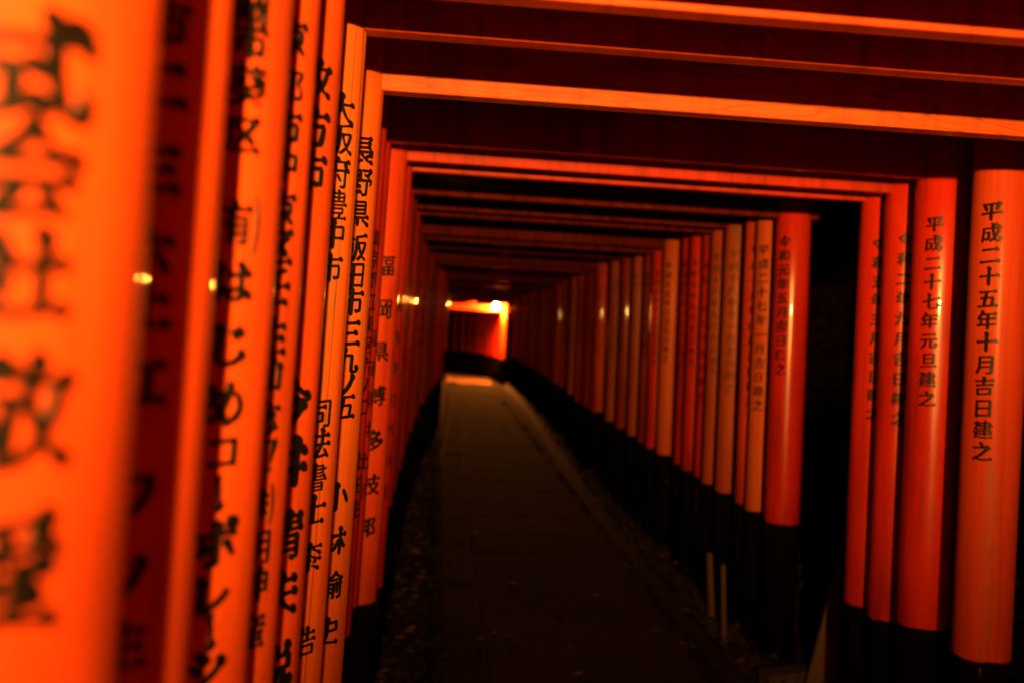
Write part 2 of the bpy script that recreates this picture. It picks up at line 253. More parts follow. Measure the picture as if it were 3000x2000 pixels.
'生': [[501,1009,468,1012,442,1005,421,986,410,964,412,918,439,864,440,777,436,769,300,760,296,768,299,782,325,855,319,895,300,921,273,938,245,942,222,932,209,910,181,832,166,755,130,714,57,586,52,568,58,541,81,514,109,500,136,502,156,518,189,564,225,623,243,668,252,677,305,686,432,694,436,495,432,478,377,477,264,464,232,465,205,474,168,474,145,462,137,436,143,409,159,387,182,370,209,361,241,367,282,390,427,403,431,332,426,295,426,164,409,155,141,129,82,141,55,140,34,123,31,91,48,59,77,37,114,31,136,37,164,53,195,59,482,84,523,94,632,100,655,110,786,124,827,125,877,95,918,89,945,99,965,123,968,159,950,198,918,227,877,243,855,243,836,236,816,218,800,193,777,186,636,172,559,172,548,177,552,418,573,428,623,429,736,441,750,439,795,411,845,405,877,418,890,436,894,455,886,491,865,523,832,548,795,559,773,557,750,548,718,505,586,490,559,492,555,705,573,713,609,719,782,735,836,705,882,698,903,705,918,718,926,736,928,755,918,786,895,817,864,839,832,848,791,840,775,827,759,802,736,795,595,781,564,788,562,827,594,873,597,895,594,918,580,950,559,975,532,996]],
'岡': [[873,950,855,952,795,941,245,886,155,878,114,881,89,868,76,836,71,764,70,564,66,536,66,373,59,309,59,155,82,68,95,50,118,41,136,48,168,109,173,309,171,486,175,514,179,809,209,818,618,859,641,855,618,836,597,786,564,727,549,677,548,655,541,650,491,647,464,638,423,636,417,641,420,673,416,695,364,791,345,806,323,814,305,813,289,800,284,786,285,764,311,705,311,632,286,626,255,634,209,632,192,614,192,586,218,551,255,537,277,540,305,556,332,563,364,562,414,573,435,568,434,282,430,273,418,268,364,263,341,267,340,355,372,400,376,423,372,445,355,477,327,504,291,521,259,523,241,517,226,505,214,486,211,468,215,441,233,391,234,273,241,241,251,223,268,206,305,190,650,227,695,224,718,235,726,245,734,273,740,400,766,436,771,468,764,495,745,524,718,548,691,561,664,564,636,558,618,541,607,518,610,482,633,427,630,295,600,286,550,282,541,285,539,291,543,577,555,585,591,585,627,599,691,604,764,572,786,572,814,580,811,305,800,175,786,166,764,162,709,175,687,173,670,155,672,123,700,89,736,75,759,79,791,94,864,108,890,123,910,164,916,255,925,864,909,922,891,941],[809,878,818,874,820,864,820,759,814,671,768,700,732,707,705,695,677,663,664,661,662,673,709,765,713,791,709,809,698,827,677,844,652,855,654,859]],
'市': [[461,1009,432,1009,409,1000,393,982,387,959,389,932,399,905,445,850,451,827,445,816,377,814,168,791,132,791,109,799,68,803,42,791,32,764,38,736,54,714,77,697,105,688,132,691,164,711,186,717,418,740,428,736,432,618,427,610,241,591,173,592,145,586,128,573,116,536,116,382,109,350,109,259,116,236,150,166,173,151,198,155,229,200,236,221,240,514,391,531,423,529,425,418,418,368,418,182,450,95,468,78,486,73,500,76,520,95,545,141,550,548,714,563,741,564,748,559,748,373,740,286,732,279,705,277,641,288,617,277,607,259,607,236,618,212,639,191,668,177,695,177,755,202,800,206,833,218,846,227,861,255,869,309,875,555,867,591,854,618,829,641,800,650,759,641,555,626,554,755,564,759,627,759,686,773,827,786,841,784,882,759,936,749,957,755,973,766,982,782,986,805,977,838,955,871,923,894,886,905,859,903,836,892,809,851,677,836,573,832,565,841,560,864,559,914,544,950,509,988]],
'葵': [[674,1014,636,1012,623,1004,607,986,601,959,612,914,609,909,405,890,382,932,359,956,327,974,291,979,264,968,245,944,242,918,252,877,250,872,155,863,86,873,71,868,57,855,52,832,64,805,86,785,114,776,127,778,173,800,273,811,283,809,301,777,327,770,341,777,358,814,373,823,423,825,627,847,641,845,655,823,672,809,660,736,632,712,623,715,595,766,564,792,545,798,527,796,515,786,510,773,513,750,536,704,568,662,598,636,619,595,648,568,636,545,618,531,532,521,505,523,464,509,350,505,350,514,418,595,439,655,439,677,429,705,414,724,391,737,373,739,345,730,205,717,127,728,114,724,100,712,93,695,95,677,121,641,109,609,117,577,143,550,197,527,205,518,195,500,173,480,82,423,75,405,78,377,109,359,132,360,183,386,286,455,323,437,409,447,436,446,441,436,442,364,436,352,409,344,336,343,227,332,164,342,137,332,130,314,136,286,155,264,182,250,209,251,241,267,277,274,382,284,394,282,396,273,381,250,340,209,264,160,155,112,132,107,82,105,68,99,57,82,59,59,72,36,91,20,114,13,145,16,186,43,336,109,405,150,468,200,495,244,527,227,564,218,641,189,814,114,841,114,853,123,857,136,853,150,832,173,750,211,564,282,553,291,558,305,582,310,732,323,755,318,800,295,841,298,863,314,870,336,864,368,845,394,814,416,777,422,750,412,718,377,591,362,545,361,541,373,541,455,545,460,586,465,668,468,695,480,732,510,764,489,827,470,864,440,895,424,932,421,958,436,968,455,968,482,955,509,932,532,909,545,882,549,864,545,832,526,818,531,805,545,813,564,859,605,914,602,947,618,957,636,960,655,956,677,945,700,926,723,900,741,868,752,836,754,813,791,781,818,750,832,714,835,709,841,714,851,736,865,841,871,895,846,932,844,962,864,969,882,969,900,959,925,941,948,918,963,891,972,873,971,856,964,839,950,823,928,800,921,764,920,747,959,730,982,705,1002],[791,672,777,653,736,625,723,605,714,606,694,623,694,645,722,668],[327,664,328,650,316,627,264,566,236,584,186,636,191,643,218,655]],
'区': [[864,986,841,986,818,979,805,968,786,941,764,935,623,921,550,921,168,882,127,884,105,878,92,868,76,841,73,823,64,145,75,95,98,64,118,51,141,48,186,60,250,60,614,97,673,111,809,124,832,122,877,97,909,88,936,91,963,109,973,127,975,145,971,168,959,193,941,215,918,231,873,245,836,235,817,214,807,191,795,185,664,171,591,171,209,131,186,132,182,141,191,773,195,807,223,815,618,851,641,860,809,876,873,844,918,842,939,855,950,872,953,895,948,918,935,941,914,964,891,978],[738,855,700,858,669,836,657,805,656,750,605,673,532,579,518,584,409,671,364,727,336,748,314,758,291,761,268,756,255,744,247,727,247,705,255,682,272,659,300,637,368,607,455,538,473,518,445,481,371,405,279,323,273,305,275,277,267,259,273,247,282,245,300,251,332,243,350,248,461,341,564,443,573,436,584,395,601,364,623,338,650,318,682,305,718,302,746,309,768,327,777,350,778,382,769,409,750,439,705,475,664,491,627,495,622,505,755,681,800,702,820,727,823,764,809,800,777,835]],
'有': [[414,995,391,998,368,994,350,982,341,969,333,932,342,877,340,836,336,827,323,819,177,806,145,806,114,816,82,816,63,809,51,791,51,768,64,743,85,723,109,712,141,713,168,730,195,739,245,744,273,741,248,641,215,568,180,555,155,537,114,491,109,477,116,445,113,427,123,418,182,416,223,447,226,441,227,309,219,250,219,164,225,136,256,68,277,54,295,54,306,64,335,118,336,232,341,238,705,274,712,268,712,232,705,168,700,160,650,151,605,165,577,164,564,155,556,141,559,109,569,91,589,73,609,63,632,60,650,61,700,83,777,94,791,102,806,118,817,141,824,177,829,595,821,632,808,659,786,678,759,687,709,675,655,674,405,647,377,648,371,655,389,700,398,755,416,764,632,780,691,794,827,807,841,804,886,778,932,774,955,783,969,800,974,823,969,850,953,877,932,898,905,912,877,917,855,914,837,905,809,866,641,847,614,852,486,840,484,845,496,864,501,886,491,932,459,972],[714,605,717,523,709,511,350,475,341,476,338,482,333,536,336,565,342,573,695,607],[709,438,712,359,705,344,377,311,345,311,338,318,338,391,341,401,350,407,677,439]],
'は': [[691,964,664,966,636,959,616,941,605,918,608,873,633,814,632,731,514,719,477,720,441,732,414,734,387,718,377,695,381,668,395,645,418,626,445,616,468,617,505,636,532,644,627,650,632,647,636,414,577,414,473,398,414,374,372,345,350,319,340,373,314,415,273,446,245,455,218,458,213,464,221,545,250,714,255,732,282,756,298,782,302,809,295,837,281,864,261,886,236,905,209,917,182,922,159,919,139,909,123,890,115,873,111,841,127,782,93,573,79,355,84,286,100,241,99,209,106,173,140,109,159,91,182,86,199,95,230,145,236,213,259,226,291,266,341,301,340,227,362,182,382,160,423,132,486,113,591,113,673,132,704,150,741,191,755,227,763,291,768,297,776,291,789,259,808,232,832,210,859,194,891,185,923,186,947,195,964,214,973,240,971,268,961,295,941,324,910,350,877,365,841,373,805,367,766,377,758,441,755,677,764,682,814,683,859,662,895,656,918,659,941,673,952,691,955,714,950,741,934,768,909,794,882,809,850,816,823,813,804,805,788,791,777,755,764,750,759,754,759,773,783,795,793,818,796,845,792,873,776,905,752,932,723,952],[632,337,636,327,625,250,619,232,605,214,586,200,545,188,491,187,468,197,463,214,472,273,495,303,550,330,618,340]],
'じ': [[248,941,218,938,191,922,175,900,166,859,173,823,202,764,184,373,185,273,195,217,214,177,238,145,297,100,341,84,382,75,486,76,595,98,695,140,750,173,818,230,864,242,886,255,905,280,910,305,907,332,893,364,870,391,841,412,809,424,777,425,750,414,729,391,712,314,664,264,605,219,523,180,436,161,373,161,342,177,330,218,325,300,344,723,347,732,368,750,379,768,385,814,370,859,338,900,295,929],[713,914,682,910,663,886,657,832,670,786,700,751,738,727,777,719,814,727,832,742,843,768,842,795,831,827,814,853,791,874,736,906],[593,845,564,847,540,832,532,805,539,768,592,682,614,659,655,637,691,639,705,651,712,668,711,691,702,714,641,814,618,834]],
'め': [[621,941,586,940,559,914,545,855,536,771,400,743,327,710,322,714,325,755,317,786,297,818,273,842,236,861,200,867,169,859,149,841,139,809,146,768,162,736,195,700,220,623,164,586,103,505,71,436,58,382,53,327,65,245,93,200,132,164,177,145,277,152,332,173,400,231,441,215,473,210,500,215,523,231,537,259,537,291,526,323,500,359,498,368,550,459,592,555,617,623,625,686,632,692,677,690,705,679,740,655,763,623,783,564,789,527,788,468,775,405,742,332,700,277,650,235,594,205,573,197,532,203,506,195,491,170,497,136,514,113,541,94,568,88,595,92,610,100,627,121,695,148,759,184,807,223,850,271,891,341,910,409,910,518,887,600,845,665,782,721,723,751,667,768,666,791,681,864,680,882,659,918],[491,677,493,668,456,564,405,458,391,477,347,582,345,614,464,671],[259,514,311,418,345,373,339,341,291,283,242,236,218,225,191,223,179,250,179,282,179,318,190,377,219,450]],
'コ': [[792,845,768,847,714,832,295,792,259,792,223,806,195,809,177,803,162,791,154,777,152,759,164,723,195,691,232,677,259,680,291,700,318,708,718,747,724,745,726,732,722,700,722,505,714,291,255,243,195,262,164,263,140,250,130,223,136,191,159,160,191,141,223,136,245,142,277,158,732,204,773,183,800,177,823,184,845,200,855,227,864,745,854,786,839,814,818,834]],
'ー': [[822,641,791,642,764,633,739,609,727,582,718,579,586,565,509,567,218,536,186,537,145,552,109,550,91,542,78,527,74,491,85,464,108,436,136,419,164,412,198,418,223,439,241,446,541,474,582,480,605,489,741,503,759,500,791,475,823,459,850,454,873,455,900,467,919,486,928,514,925,545,910,577,886,606,855,629]],
'ポ': [[868,1018,836,1022,745,1016,704,991,674,955,668,914,673,864,685,841,709,814,753,782,741,758,559,740,557,750,580,777,589,805,589,836,578,868,555,901,523,927,486,943,450,946,427,940,409,927,397,909,392,891,397,845,426,786,427,732,423,722,368,720,209,702,177,702,150,713,114,715,92,709,79,695,74,668,85,636,111,609,145,595,177,597,209,618,232,625,414,642,421,636,422,414,414,186,408,173,400,167,377,166,318,182,300,180,284,168,275,145,279,118,295,93,323,70,345,61,368,60,386,65,409,82,432,87,455,84,477,88,521,114,535,132,546,173,551,655,773,677,823,650,864,643,891,651,913,673,920,695,917,723,908,745,884,782,930,814,950,836,963,873,963,909,948,950,932,974,900,1004],[832,937,827,885,809,863,800,859,796,891,806,923,818,937],[713,586,673,584,646,564,636,527,649,486,680,445,726,414,790,309,805,292,841,272,859,271,877,276,894,300,891,336,820,455,801,518,762,564],[262,545,236,549,212,545,191,532,176,514,169,486,169,455,138,400,97,250,97,241,105,231,118,230,136,238,248,305,292,364,327,384,346,409,352,445,336,488,305,523]],
'レ': [[252,905,214,902,186,887,168,860,164,827,172,782,197,727,189,209,201,173,221,145,255,123,282,117,323,129,368,134,423,152,533,205,668,285,752,345,815,400,895,482,907,500,910,518,900,552,873,581,841,594,809,590,700,473,586,377,459,293,382,253,336,236,340,682,342,691,362,709,374,727,381,750,381,777,366,823,336,862,295,891]],
'シ': [[314,895,291,898,268,893,253,882,243,864,244,823,273,778,305,754,345,741,383,691,436,653,468,643,495,641,518,646,541,659,559,686,562,723,550,764,523,802,468,841,427,853,386,851,350,879],[847,755,818,758,795,755,774,745,759,732,747,709,743,686,747,655,758,623,755,609,691,527,568,405],[178,627,150,630,131,623,120,605,121,582,143,550,195,519,218,477,242,450,282,423,327,411,364,414,394,432,410,464,410,500,394,541,364,578,332,601,300,613,259,618,218,610],[564,401,451,314,359,257,282,217,209,186,159,175,147,155,155,123,173,104,205,90,232,89,282,101,480,191,600,268,673,324,755,398]],
'京': [[454,1005,427,1003,409,995,395,981,388,959,395,918,412,891,441,864,444,850,441,842,173,814,136,815,105,824,66,823,45,805,43,773,64,737,95,716,114,711,136,714,168,733,191,741,464,768,514,769,577,782,627,782,650,791,782,806,823,807,873,778,918,771,945,781,960,800,963,836,946,873,914,904,873,920,850,920,827,913,811,900,795,874,773,868,632,853,564,856,559,864,557,909,536,954,500,988],[767,723,745,724,705,714,632,713,255,674,214,675,186,667,168,650,158,618,158,459,170,418,186,394,209,378,236,371,423,390,429,386,431,227,420,132,400,124,373,122,314,138,286,128,275,109,277,82,291,57,314,36,341,23,368,24,423,48,500,58,518,69,532,86,545,123,551,168,551,395,555,403,741,422,791,420,807,427,823,445,833,477,832,641,821,677,810,695,791,713],[705,641,711,636,713,627,713,505,709,496,495,476,441,464,382,463,314,454,286,454,279,459,277,591,282,599],[705,391,673,382,655,359,653,327,670,291,705,258,755,230,777,192,800,171,836,157,859,158,875,164,883,177,886,200,881,223,871,241,823,281,795,332,768,364,736,384],[239,327,218,327,200,316,109,195,105,177,113,145,110,127,118,114,127,112,145,120,177,116,197,123,292,241,298,264,289,291,268,314]],
'都': [[264,973,227,964,214,950,208,936,208,905,227,850,227,822,164,822,114,830,94,818,85,800,87,782,97,764,114,748,132,739,155,738,209,761,226,759,229,664,224,641,136,630,59,639,39,627,31,609,33,591,45,569,64,554,82,547,105,548,150,569,232,579,240,573,225,550,203,491,155,473,118,425,64,408,53,400,47,386,53,359,73,340,95,334,118,345,123,342,124,141,136,91,151,59,168,48,186,50,205,82,227,98,268,98,423,116,455,101,477,99,495,105,505,116,512,164,517,414,504,473,486,492,459,504,336,489,314,491,354,586,391,592,423,605,450,605,500,582,532,576,559,583,577,605,582,600,578,418,572,336,572,186,593,114,601,100,627,88,648,100,674,159,684,855,700,865,800,875,830,873,823,836,776,732,748,682,739,655,738,627,743,600,757,573,812,518,827,490,841,455,847,409,842,350,827,308,805,292,745,295,728,291,714,273,715,250,725,232,741,216,759,207,782,205,877,240,909,260,935,300,944,336,944,405,937,445,893,532,841,586,835,600,845,641,884,718,928,823,937,886,930,909,918,927,900,941,877,947,841,939,695,925,627,925,603,914,595,905,588,877,583,645,577,630,562,659,539,682,514,694,479,700,495,759,532,797,571,868,571,895,556,923,527,941,500,941,485,927,441,833,359,839,352,845,356,891,339,927,305,959],[391,778,392,759,365,714,354,659,332,652,326,664,326,773],[414,433,419,423,420,355,414,340,232,322,223,325,218,395,232,420,250,428,282,424,305,430],[409,276,414,268,415,195,409,177,236,157,223,161,222,245,227,259]],
'中': [[484,1014,455,1013,432,1005,413,986,403,964,405,918,433,864,432,785,173,760,118,763,95,755,82,743,71,714,66,650,66,409,72,377,95,323,109,308,127,300,149,305,168,332,200,354,241,354,395,372,418,370,422,355,419,177,457,95,473,82,491,77,512,86,546,145,551,241,550,386,805,409,818,406,845,384,864,381,877,388,904,418,912,464,916,727,910,768,897,795,877,817,850,830,827,830,800,819,736,819,577,801,559,804,559,827,583,855,593,877,595,900,589,927,571,959,545,986,514,1005],[791,741,793,645,785,486,568,465,555,468,555,721,568,726,623,727,777,745],[427,705,429,491,423,448,355,446,200,428,191,431,189,586,194,682,232,690,414,708]],
'壬': [[791,977,759,979,586,918,482,893,441,870,391,865,205,822,123,827,109,823,95,811,89,782,100,750,127,723,164,709,198,714,232,740,273,751,423,785,431,782,433,773,427,549,136,522,68,536,45,528,30,509,27,482,41,450,68,426,100,415,123,418,164,442,191,448,414,470,423,464,424,295,418,164,386,156,205,139,145,152,118,150,96,132,90,105,102,73,127,47,155,34,177,33,227,60,264,67,445,85,473,83,586,104,723,118,764,119,805,92,845,81,877,85,900,104,908,141,894,182,859,218,818,236,791,237,768,230,748,214,736,191,714,183,568,168,550,174,545,182,550,483,573,489,636,490,655,499,691,504,827,516,877,485,923,477,957,491,975,518,974,555,955,593,923,622,882,637,859,637,841,631,818,612,804,586,777,578,636,564,609,569,564,565,555,571,559,818,818,901,829,914,829,936,814,961]],
'仙': [[627,1005,600,1006,573,998,551,977,541,950,545,914,570,864,572,850,563,336,559,309,560,209,555,200,464,190,445,191,441,200,451,582,485,636,486,664,477,695,459,723,436,745,409,761,382,769,355,769,332,761,314,745,302,723,300,700,304,677,331,618,323,191,342,141,359,123,382,111,405,108,450,119,614,125,677,141,755,142,814,149,827,142,850,120,873,115,908,141,916,155,923,250,928,636,950,660,962,682,966,705,961,732,948,759,929,782,905,801,877,813,850,817,827,814,805,801,791,784,784,764,786,736,809,677,804,309,799,232,791,223,759,218,682,214,678,250,682,282,682,477,686,509,692,818,722,864,728,895,718,932,696,964,664,990],[284,986,259,990,236,987,219,977,207,964,198,927,210,877,194,836,150,755,123,636,77,616,26,564,18,545,26,509,64,465,91,461,133,486,136,445,129,364,125,150,160,68,177,51,195,46,215,55,243,100,253,155,250,359,255,391,255,550,245,609,263,695,318,809,359,832,370,850,374,868,370,905,351,941,322,968]],
'念': [[493,955,436,947,418,938,341,864,254,791,106,691,101,664,82,632,95,621,127,626,168,614,152,591,152,564,168,532,195,510,218,503,236,502,295,531,614,562,621,545,591,506,586,491,593,459,580,423,595,412,627,426,673,427,727,479,782,480,805,488,825,505,839,527,845,559,841,595,826,632,804,664,773,691,741,710,705,721,664,722,627,709,605,686,590,641,582,637,277,605,245,607,205,619,177,618,185,627,282,684,386,757,414,714,445,689,505,673,536,658,559,658,574,664,585,686,573,718,536,748,495,790,454,814,500,868,509,867,555,833,659,771,768,723,832,704,868,671,895,657,927,651,955,654,974,664,990,682,997,714,990,745,968,778,936,803,905,816,877,817,855,809,827,783,818,784,741,814,673,849,541,939],[408,491,373,489,359,482,347,468,342,436,356,400,419,336,445,317,486,306,531,314,537,327,542,364,536,386,524,409,503,432,445,475],[782,464,750,466,723,455,707,432,703,405,709,377,721,355,745,328,780,305,786,295,785,286,777,286,745,311,714,323,682,326,655,318,635,300,625,273,628,241,642,195,639,182,618,170,545,160,359,143,352,164,353,218,389,268,393,309,384,336,367,364,345,385,318,402,282,413,250,411,227,400,200,366,145,390,118,392,95,386,74,368,65,345,63,309,74,264,27,141,26,118,32,100,49,77,73,61,100,55,123,62,157,118,192,200,223,220,229,214,233,164,255,114,291,82,314,71,336,67,405,68,705,102,790,155,806,177,814,213,868,187,891,184,914,190,931,205,939,223,940,245,931,273,914,298,877,332,867,382,845,421,818,447]],
'町': [[905,945,882,946,864,940,823,898,609,879,514,888,495,881,484,864,484,841,494,818,514,798,541,786,573,787,623,812,709,820,717,814,708,255,701,173,695,164],[419,873,400,875,355,865,255,862,209,851,86,848,64,838,52,823,45,795,45,650,41,623,37,209,58,136,68,120,82,111,95,108,109,112,159,175,377,198,418,196,445,204,456,218,464,245,469,332,468,532,473,559,473,759,477,791,471,823,459,845,441,863],[850,838,895,812,932,804,959,811,982,836],[359,797,363,786,363,614,359,582,350,570,318,570,312,573,310,582,314,632,314,787,327,798],[200,783,204,773,204,686,200,655,200,563,191,556,155,557,151,568,155,600,155,775,159,780],[355,502,358,491,358,386,355,273,350,266,314,261,307,264,305,273,309,491,314,498,332,503],[195,487,199,459,195,427,195,255,186,247,150,246,146,259,146,341,151,473,159,484],[585,164,564,164,548,155,539,136,539,118,550,95,568,76,586,64,609,58,632,62,655,77,677,83,741,92,777,102,800,123,814,159],[691,161,632,151,586,163]],
'株': [[671,1018,645,1019,627,1013,612,1000,602,977,603,932,623,882,623,793,582,787,570,791,591,814,602,836,604,864,596,891,579,918,555,941,527,955,495,960,462,950,444,923,444,877,456,836,456,786,427,742,395,777,359,797,327,800,295,785,291,791,292,809,315,841,322,859,322,882,316,905,299,932,273,956,241,971,209,975,191,971,173,959,160,941,155,923,160,886,182,836,179,745,173,741,136,741,86,753,60,745,47,732,46,700,68,668,91,654,114,650,168,670,173,664,174,623,160,545,125,527,106,505,44,368,42,350,49,323,44,286,55,258,64,252,73,253,105,288,136,303,168,359,167,145,193,68,214,48,232,46,251,59,278,114,279,273,283,318,278,491,282,501,313,464,345,449,372,455,386,476,418,454,445,445,468,449,509,471,555,477,581,473,542,436,486,344,426,259,424,241,430,218,425,195,436,182,459,191,491,189,507,195,609,326,611,186,644,109,664,96,686,99,719,164,727,372,736,365,784,291,859,205,877,194,895,190,914,195,922,205,925,227,917,250,868,314,781,455,751,482,747,491,768,503,823,509,845,504,886,483,936,478,955,487,967,505,971,527,966,550,953,573,932,594,909,607,882,614,859,611,841,603,818,571,809,565,731,559,726,568,724,736,732,745,805,749,823,745,859,724,886,718,909,719,932,730,945,745,950,768,947,791,933,818,914,838,886,855,859,862,836,859,820,850,791,807,736,801,731,809,732,850,760,891,763,918,759,941,745,968,725,991,700,1008],[614,721,619,709,620,559,614,548,491,537,418,548,395,540,377,519,327,581,281,609,279,686,282,693,291,694,350,664,391,659,393,618,407,591,436,570,468,568,483,577,501,609,541,717,564,723]],
'明': [[891,959,868,963,836,954,595,931,527,931,508,927,495,917,486,886,481,836,481,655,471,445,445,350,416,268,394,223,348,155,351,118,377,88,400,80,423,85,482,164,528,255,557,341,561,373,568,384,773,405,814,405,821,395,821,227,813,177,800,164,741,154,727,154,700,165,682,164,670,150,673,127,682,114,705,96,741,87,864,104,891,117,905,132,921,168,924,191,924,405,929,459,928,645,933,668,936,895,923,933],[370,891,173,872,100,871,83,864,74,850,67,823,62,755,63,582,58,527,59,350,55,300,80,227,100,208,114,205,127,210,171,291,368,301,395,310,407,323,415,355,424,809,408,864,391,881],[823,887,829,882,830,873,827,717,609,695,586,697,583,786,590,864,605,869,786,887],[314,819,321,809,321,759,316,645,311,632,300,626,168,620,165,705,170,805,182,810],[818,651,825,645,826,636,823,475,786,467,736,467,582,452,579,559,584,618,591,627],[309,564,316,559,317,545,310,368,300,363,205,354,164,356,161,477,167,550,177,555]],
'神': [[664,1018,641,1020,618,1013,602,1000,593,982,593,945,614,886,614,821,486,811,445,813,425,805,414,791,406,755,401,418,403,377,418,327,426,314,441,303,464,301,514,336,573,341,602,336,601,191,632,114,645,100,664,95,681,105,709,161,715,223,714,355,723,359,832,364,868,350,891,349,909,354,922,368,930,445,929,609,935,705,935,764,927,800,916,823,896,841,864,849,827,841,750,836,723,840,724,855,741,873,752,895,754,918,750,941,737,968,717,991,691,1009],[201,964,177,963,159,954,146,936,142,918,155,873,197,827,195,771,182,764,136,761,82,771,59,770,40,755,37,727,59,692,95,674,123,676,155,693,191,700,255,703,262,700,261,691,250,664,205,597,184,527,154,482,118,469,92,450,41,405,34,382,38,364,50,345,68,332,86,327,109,332,145,368,156,373,157,141,186,68,200,55,218,49,236,59,268,118,270,436,314,395,336,383,368,384,383,400,383,418,372,441,301,505,297,514,304,545,361,636,379,705,372,736,358,759,336,777,309,786,304,832,270,918,241,948],[827,773,829,723,821,641,814,637,745,632,718,636,723,766,814,777],[605,755,614,750,615,741,610,618,600,614,518,610,512,623,512,741,536,749],[814,573,823,569,824,559,824,495,816,436,805,428,718,424,714,432,716,559,723,563],[600,550,610,541,607,414,573,405,513,405,508,418,510,541,518,545]],
'産': [[482,991,459,993,441,989,427,980,417,964,416,927,445,873,442,868,314,855,273,844,195,843,132,852,114,846,103,832,101,814,109,791,127,771,150,759,177,757,218,777,245,783,269,782,284,745,318,696,322,659,318,650,300,645,141,633,123,623,111,609,104,582,103,450,90,327,72,236,51,168,57,127,56,68,68,54,82,59,151,123,185,236,191,277,205,405,205,564,214,573,264,578,277,573,274,523,286,477,259,450,229,409,223,382,227,364,239,345,255,333,280,323,270,295,276,268,300,241,332,230,359,234,395,250,477,260,495,258,499,150,495,145,468,140,327,126,286,124,236,133,214,132,196,118,192,95,201,73,223,50,245,40,268,40,309,58,336,64,518,82,545,81,573,91,791,114,818,111,855,91,900,85,923,93,936,109,939,141,923,177,895,202,859,215,836,214,818,207,805,195,795,177,782,168,650,153,603,155,600,268,605,276,741,284,786,262,818,258,836,264,850,275,862,305,858,332,841,359,814,381,782,392,750,386,731,373,714,350,700,346,610,341,606,350,605,433,614,438,664,438,768,449,809,428,845,422,864,427,880,441,890,473,883,500,864,527,836,547,809,555,777,550,758,536,741,514,727,509,641,504,623,559,577,605,582,609,627,614,655,613,691,627,809,637,827,633,877,609,914,608,935,618,949,645,945,677,923,710,886,734,859,738,832,732,818,722,795,692,727,685,721,691,750,755,749,782,737,814,741,836,791,840,850,812,886,811,906,823,918,841,921,864,912,891,877,928,855,938,832,941,805,933,768,896,736,890,573,881,557,927,543,950,514,977],[632,818,642,786,621,741,609,677,428,659,409,705,374,759,373,786,382,796,468,805,495,804,541,814,600,819],[486,597,489,595,479,573,476,550,495,487,432,482,418,536,381,582,395,590],[500,421,503,386,500,332,496,327,373,313,304,327,342,395,359,411]],
'枚': [[591,1014,568,1015,545,1009,530,995,518,977,513,941,523,895,510,850,503,786,480,764,468,741,450,663,435,659,440,686,434,714,418,741,392,764,368,775,341,778,323,773,300,759,296,782,301,814,321,841,329,864,326,905,313,932,288,959,259,977,227,986,205,985,185,977,171,964,162,941,165,900,187,855,186,723,155,720,77,732,59,724,45,707,44,686,49,668,77,638,100,628,118,627,173,650,177,618,166,532,132,514,107,482,69,386,25,300,24,277,46,218,55,208,64,206,82,223,105,226,118,235,164,318,168,324,173,321,173,150,201,77,223,56,241,53,252,59,288,118,293,427,308,418,355,349,377,329,400,321,418,322,433,332,440,350,438,373,430,391,359,484,318,517,283,532,285,664,291,672,300,674,359,641,410,636,378,591,374,573,383,545,409,520,432,512,455,513,473,527,491,553,495,556,500,552,525,482,565,400,608,341,605,316,504,218,398,136,393,123,395,105,414,78,432,69,453,68,523,109,573,146,677,246,728,200,809,146,833,118,864,98,895,88,923,88,945,100,959,118,962,141,957,164,927,204,905,219,877,227,855,226,832,216,823,219,732,297,721,309,718,323,721,332,764,373,804,450,856,586,882,714,886,718,932,712,964,727,978,755,974,791,958,818,936,839,909,853,882,859,850,850,823,813,809,803,623,789,619,800,630,836,674,882,680,900,681,923,669,955,650,980,623,1001],[764,729,766,723,754,659,728,573,667,427,659,420,634,468,594,591,569,641,576,709,591,720]],
'方': [[486,1005,459,1005,435,995,418,977,410,955,411,927,419,900,458,850,458,800,432,793,373,791,327,779,268,779,164,767,91,781,68,773,52,755,49,727,60,700,82,676,114,661,141,661,186,687,218,693,305,700,309,691,299,550,234,332,155,197,105,143,77,121,68,105,68,82,75,64,91,46,109,36,141,34,173,55,282,159,311,200,370,309,405,427,413,477,418,483,445,489,500,489,700,512,709,511,713,505,691,327,671,227,654,182,636,162,591,152,555,154,505,167,473,159,460,141,459,118,467,95,485,73,514,55,541,51,564,55,609,75,714,88,759,117,795,173,826,314,840,423,843,523,829,564,800,593,764,604,723,588,659,588,436,566,432,573,432,595,440,659,439,709,450,716,523,719,668,744,809,758,827,755,850,739,886,724,932,721,955,731,969,750,974,777,969,805,954,832,927,858,900,874,868,881,841,877,822,868,791,824,659,810,623,808,591,813,593,891,578,936,563,959,538,982,514,996]],
'今': [[485,1014,455,1009,432,994,416,959,418,909,266,750,105,623,97,609,96,577,82,559,87,550,100,542,127,543,159,535,177,538,280,609,364,676,391,624,414,603,455,579,477,537,515,495,514,492,491,486,259,463,236,463,195,477,164,475,139,459,129,432,135,400,159,368,191,349,223,345,241,350,264,373,286,383,655,418,656,409,627,364,445,127,443,100,457,73,482,52,514,43,545,54,580,91,778,345,792,373,836,384,864,405,876,427,878,459,867,495,844,527,809,555,773,569,741,571,714,562,684,532,672,505,664,502,670,532,665,568,652,600,631,627,582,663,514,680,477,715,433,736,436,745,505,823,518,826,532,821,636,736,714,684,805,633,836,597,873,574,914,563,945,569,973,591,982,627,976,655,964,677,923,717,895,729,868,733,818,719,686,804,612,868,606,923,577,968,532,1002]],
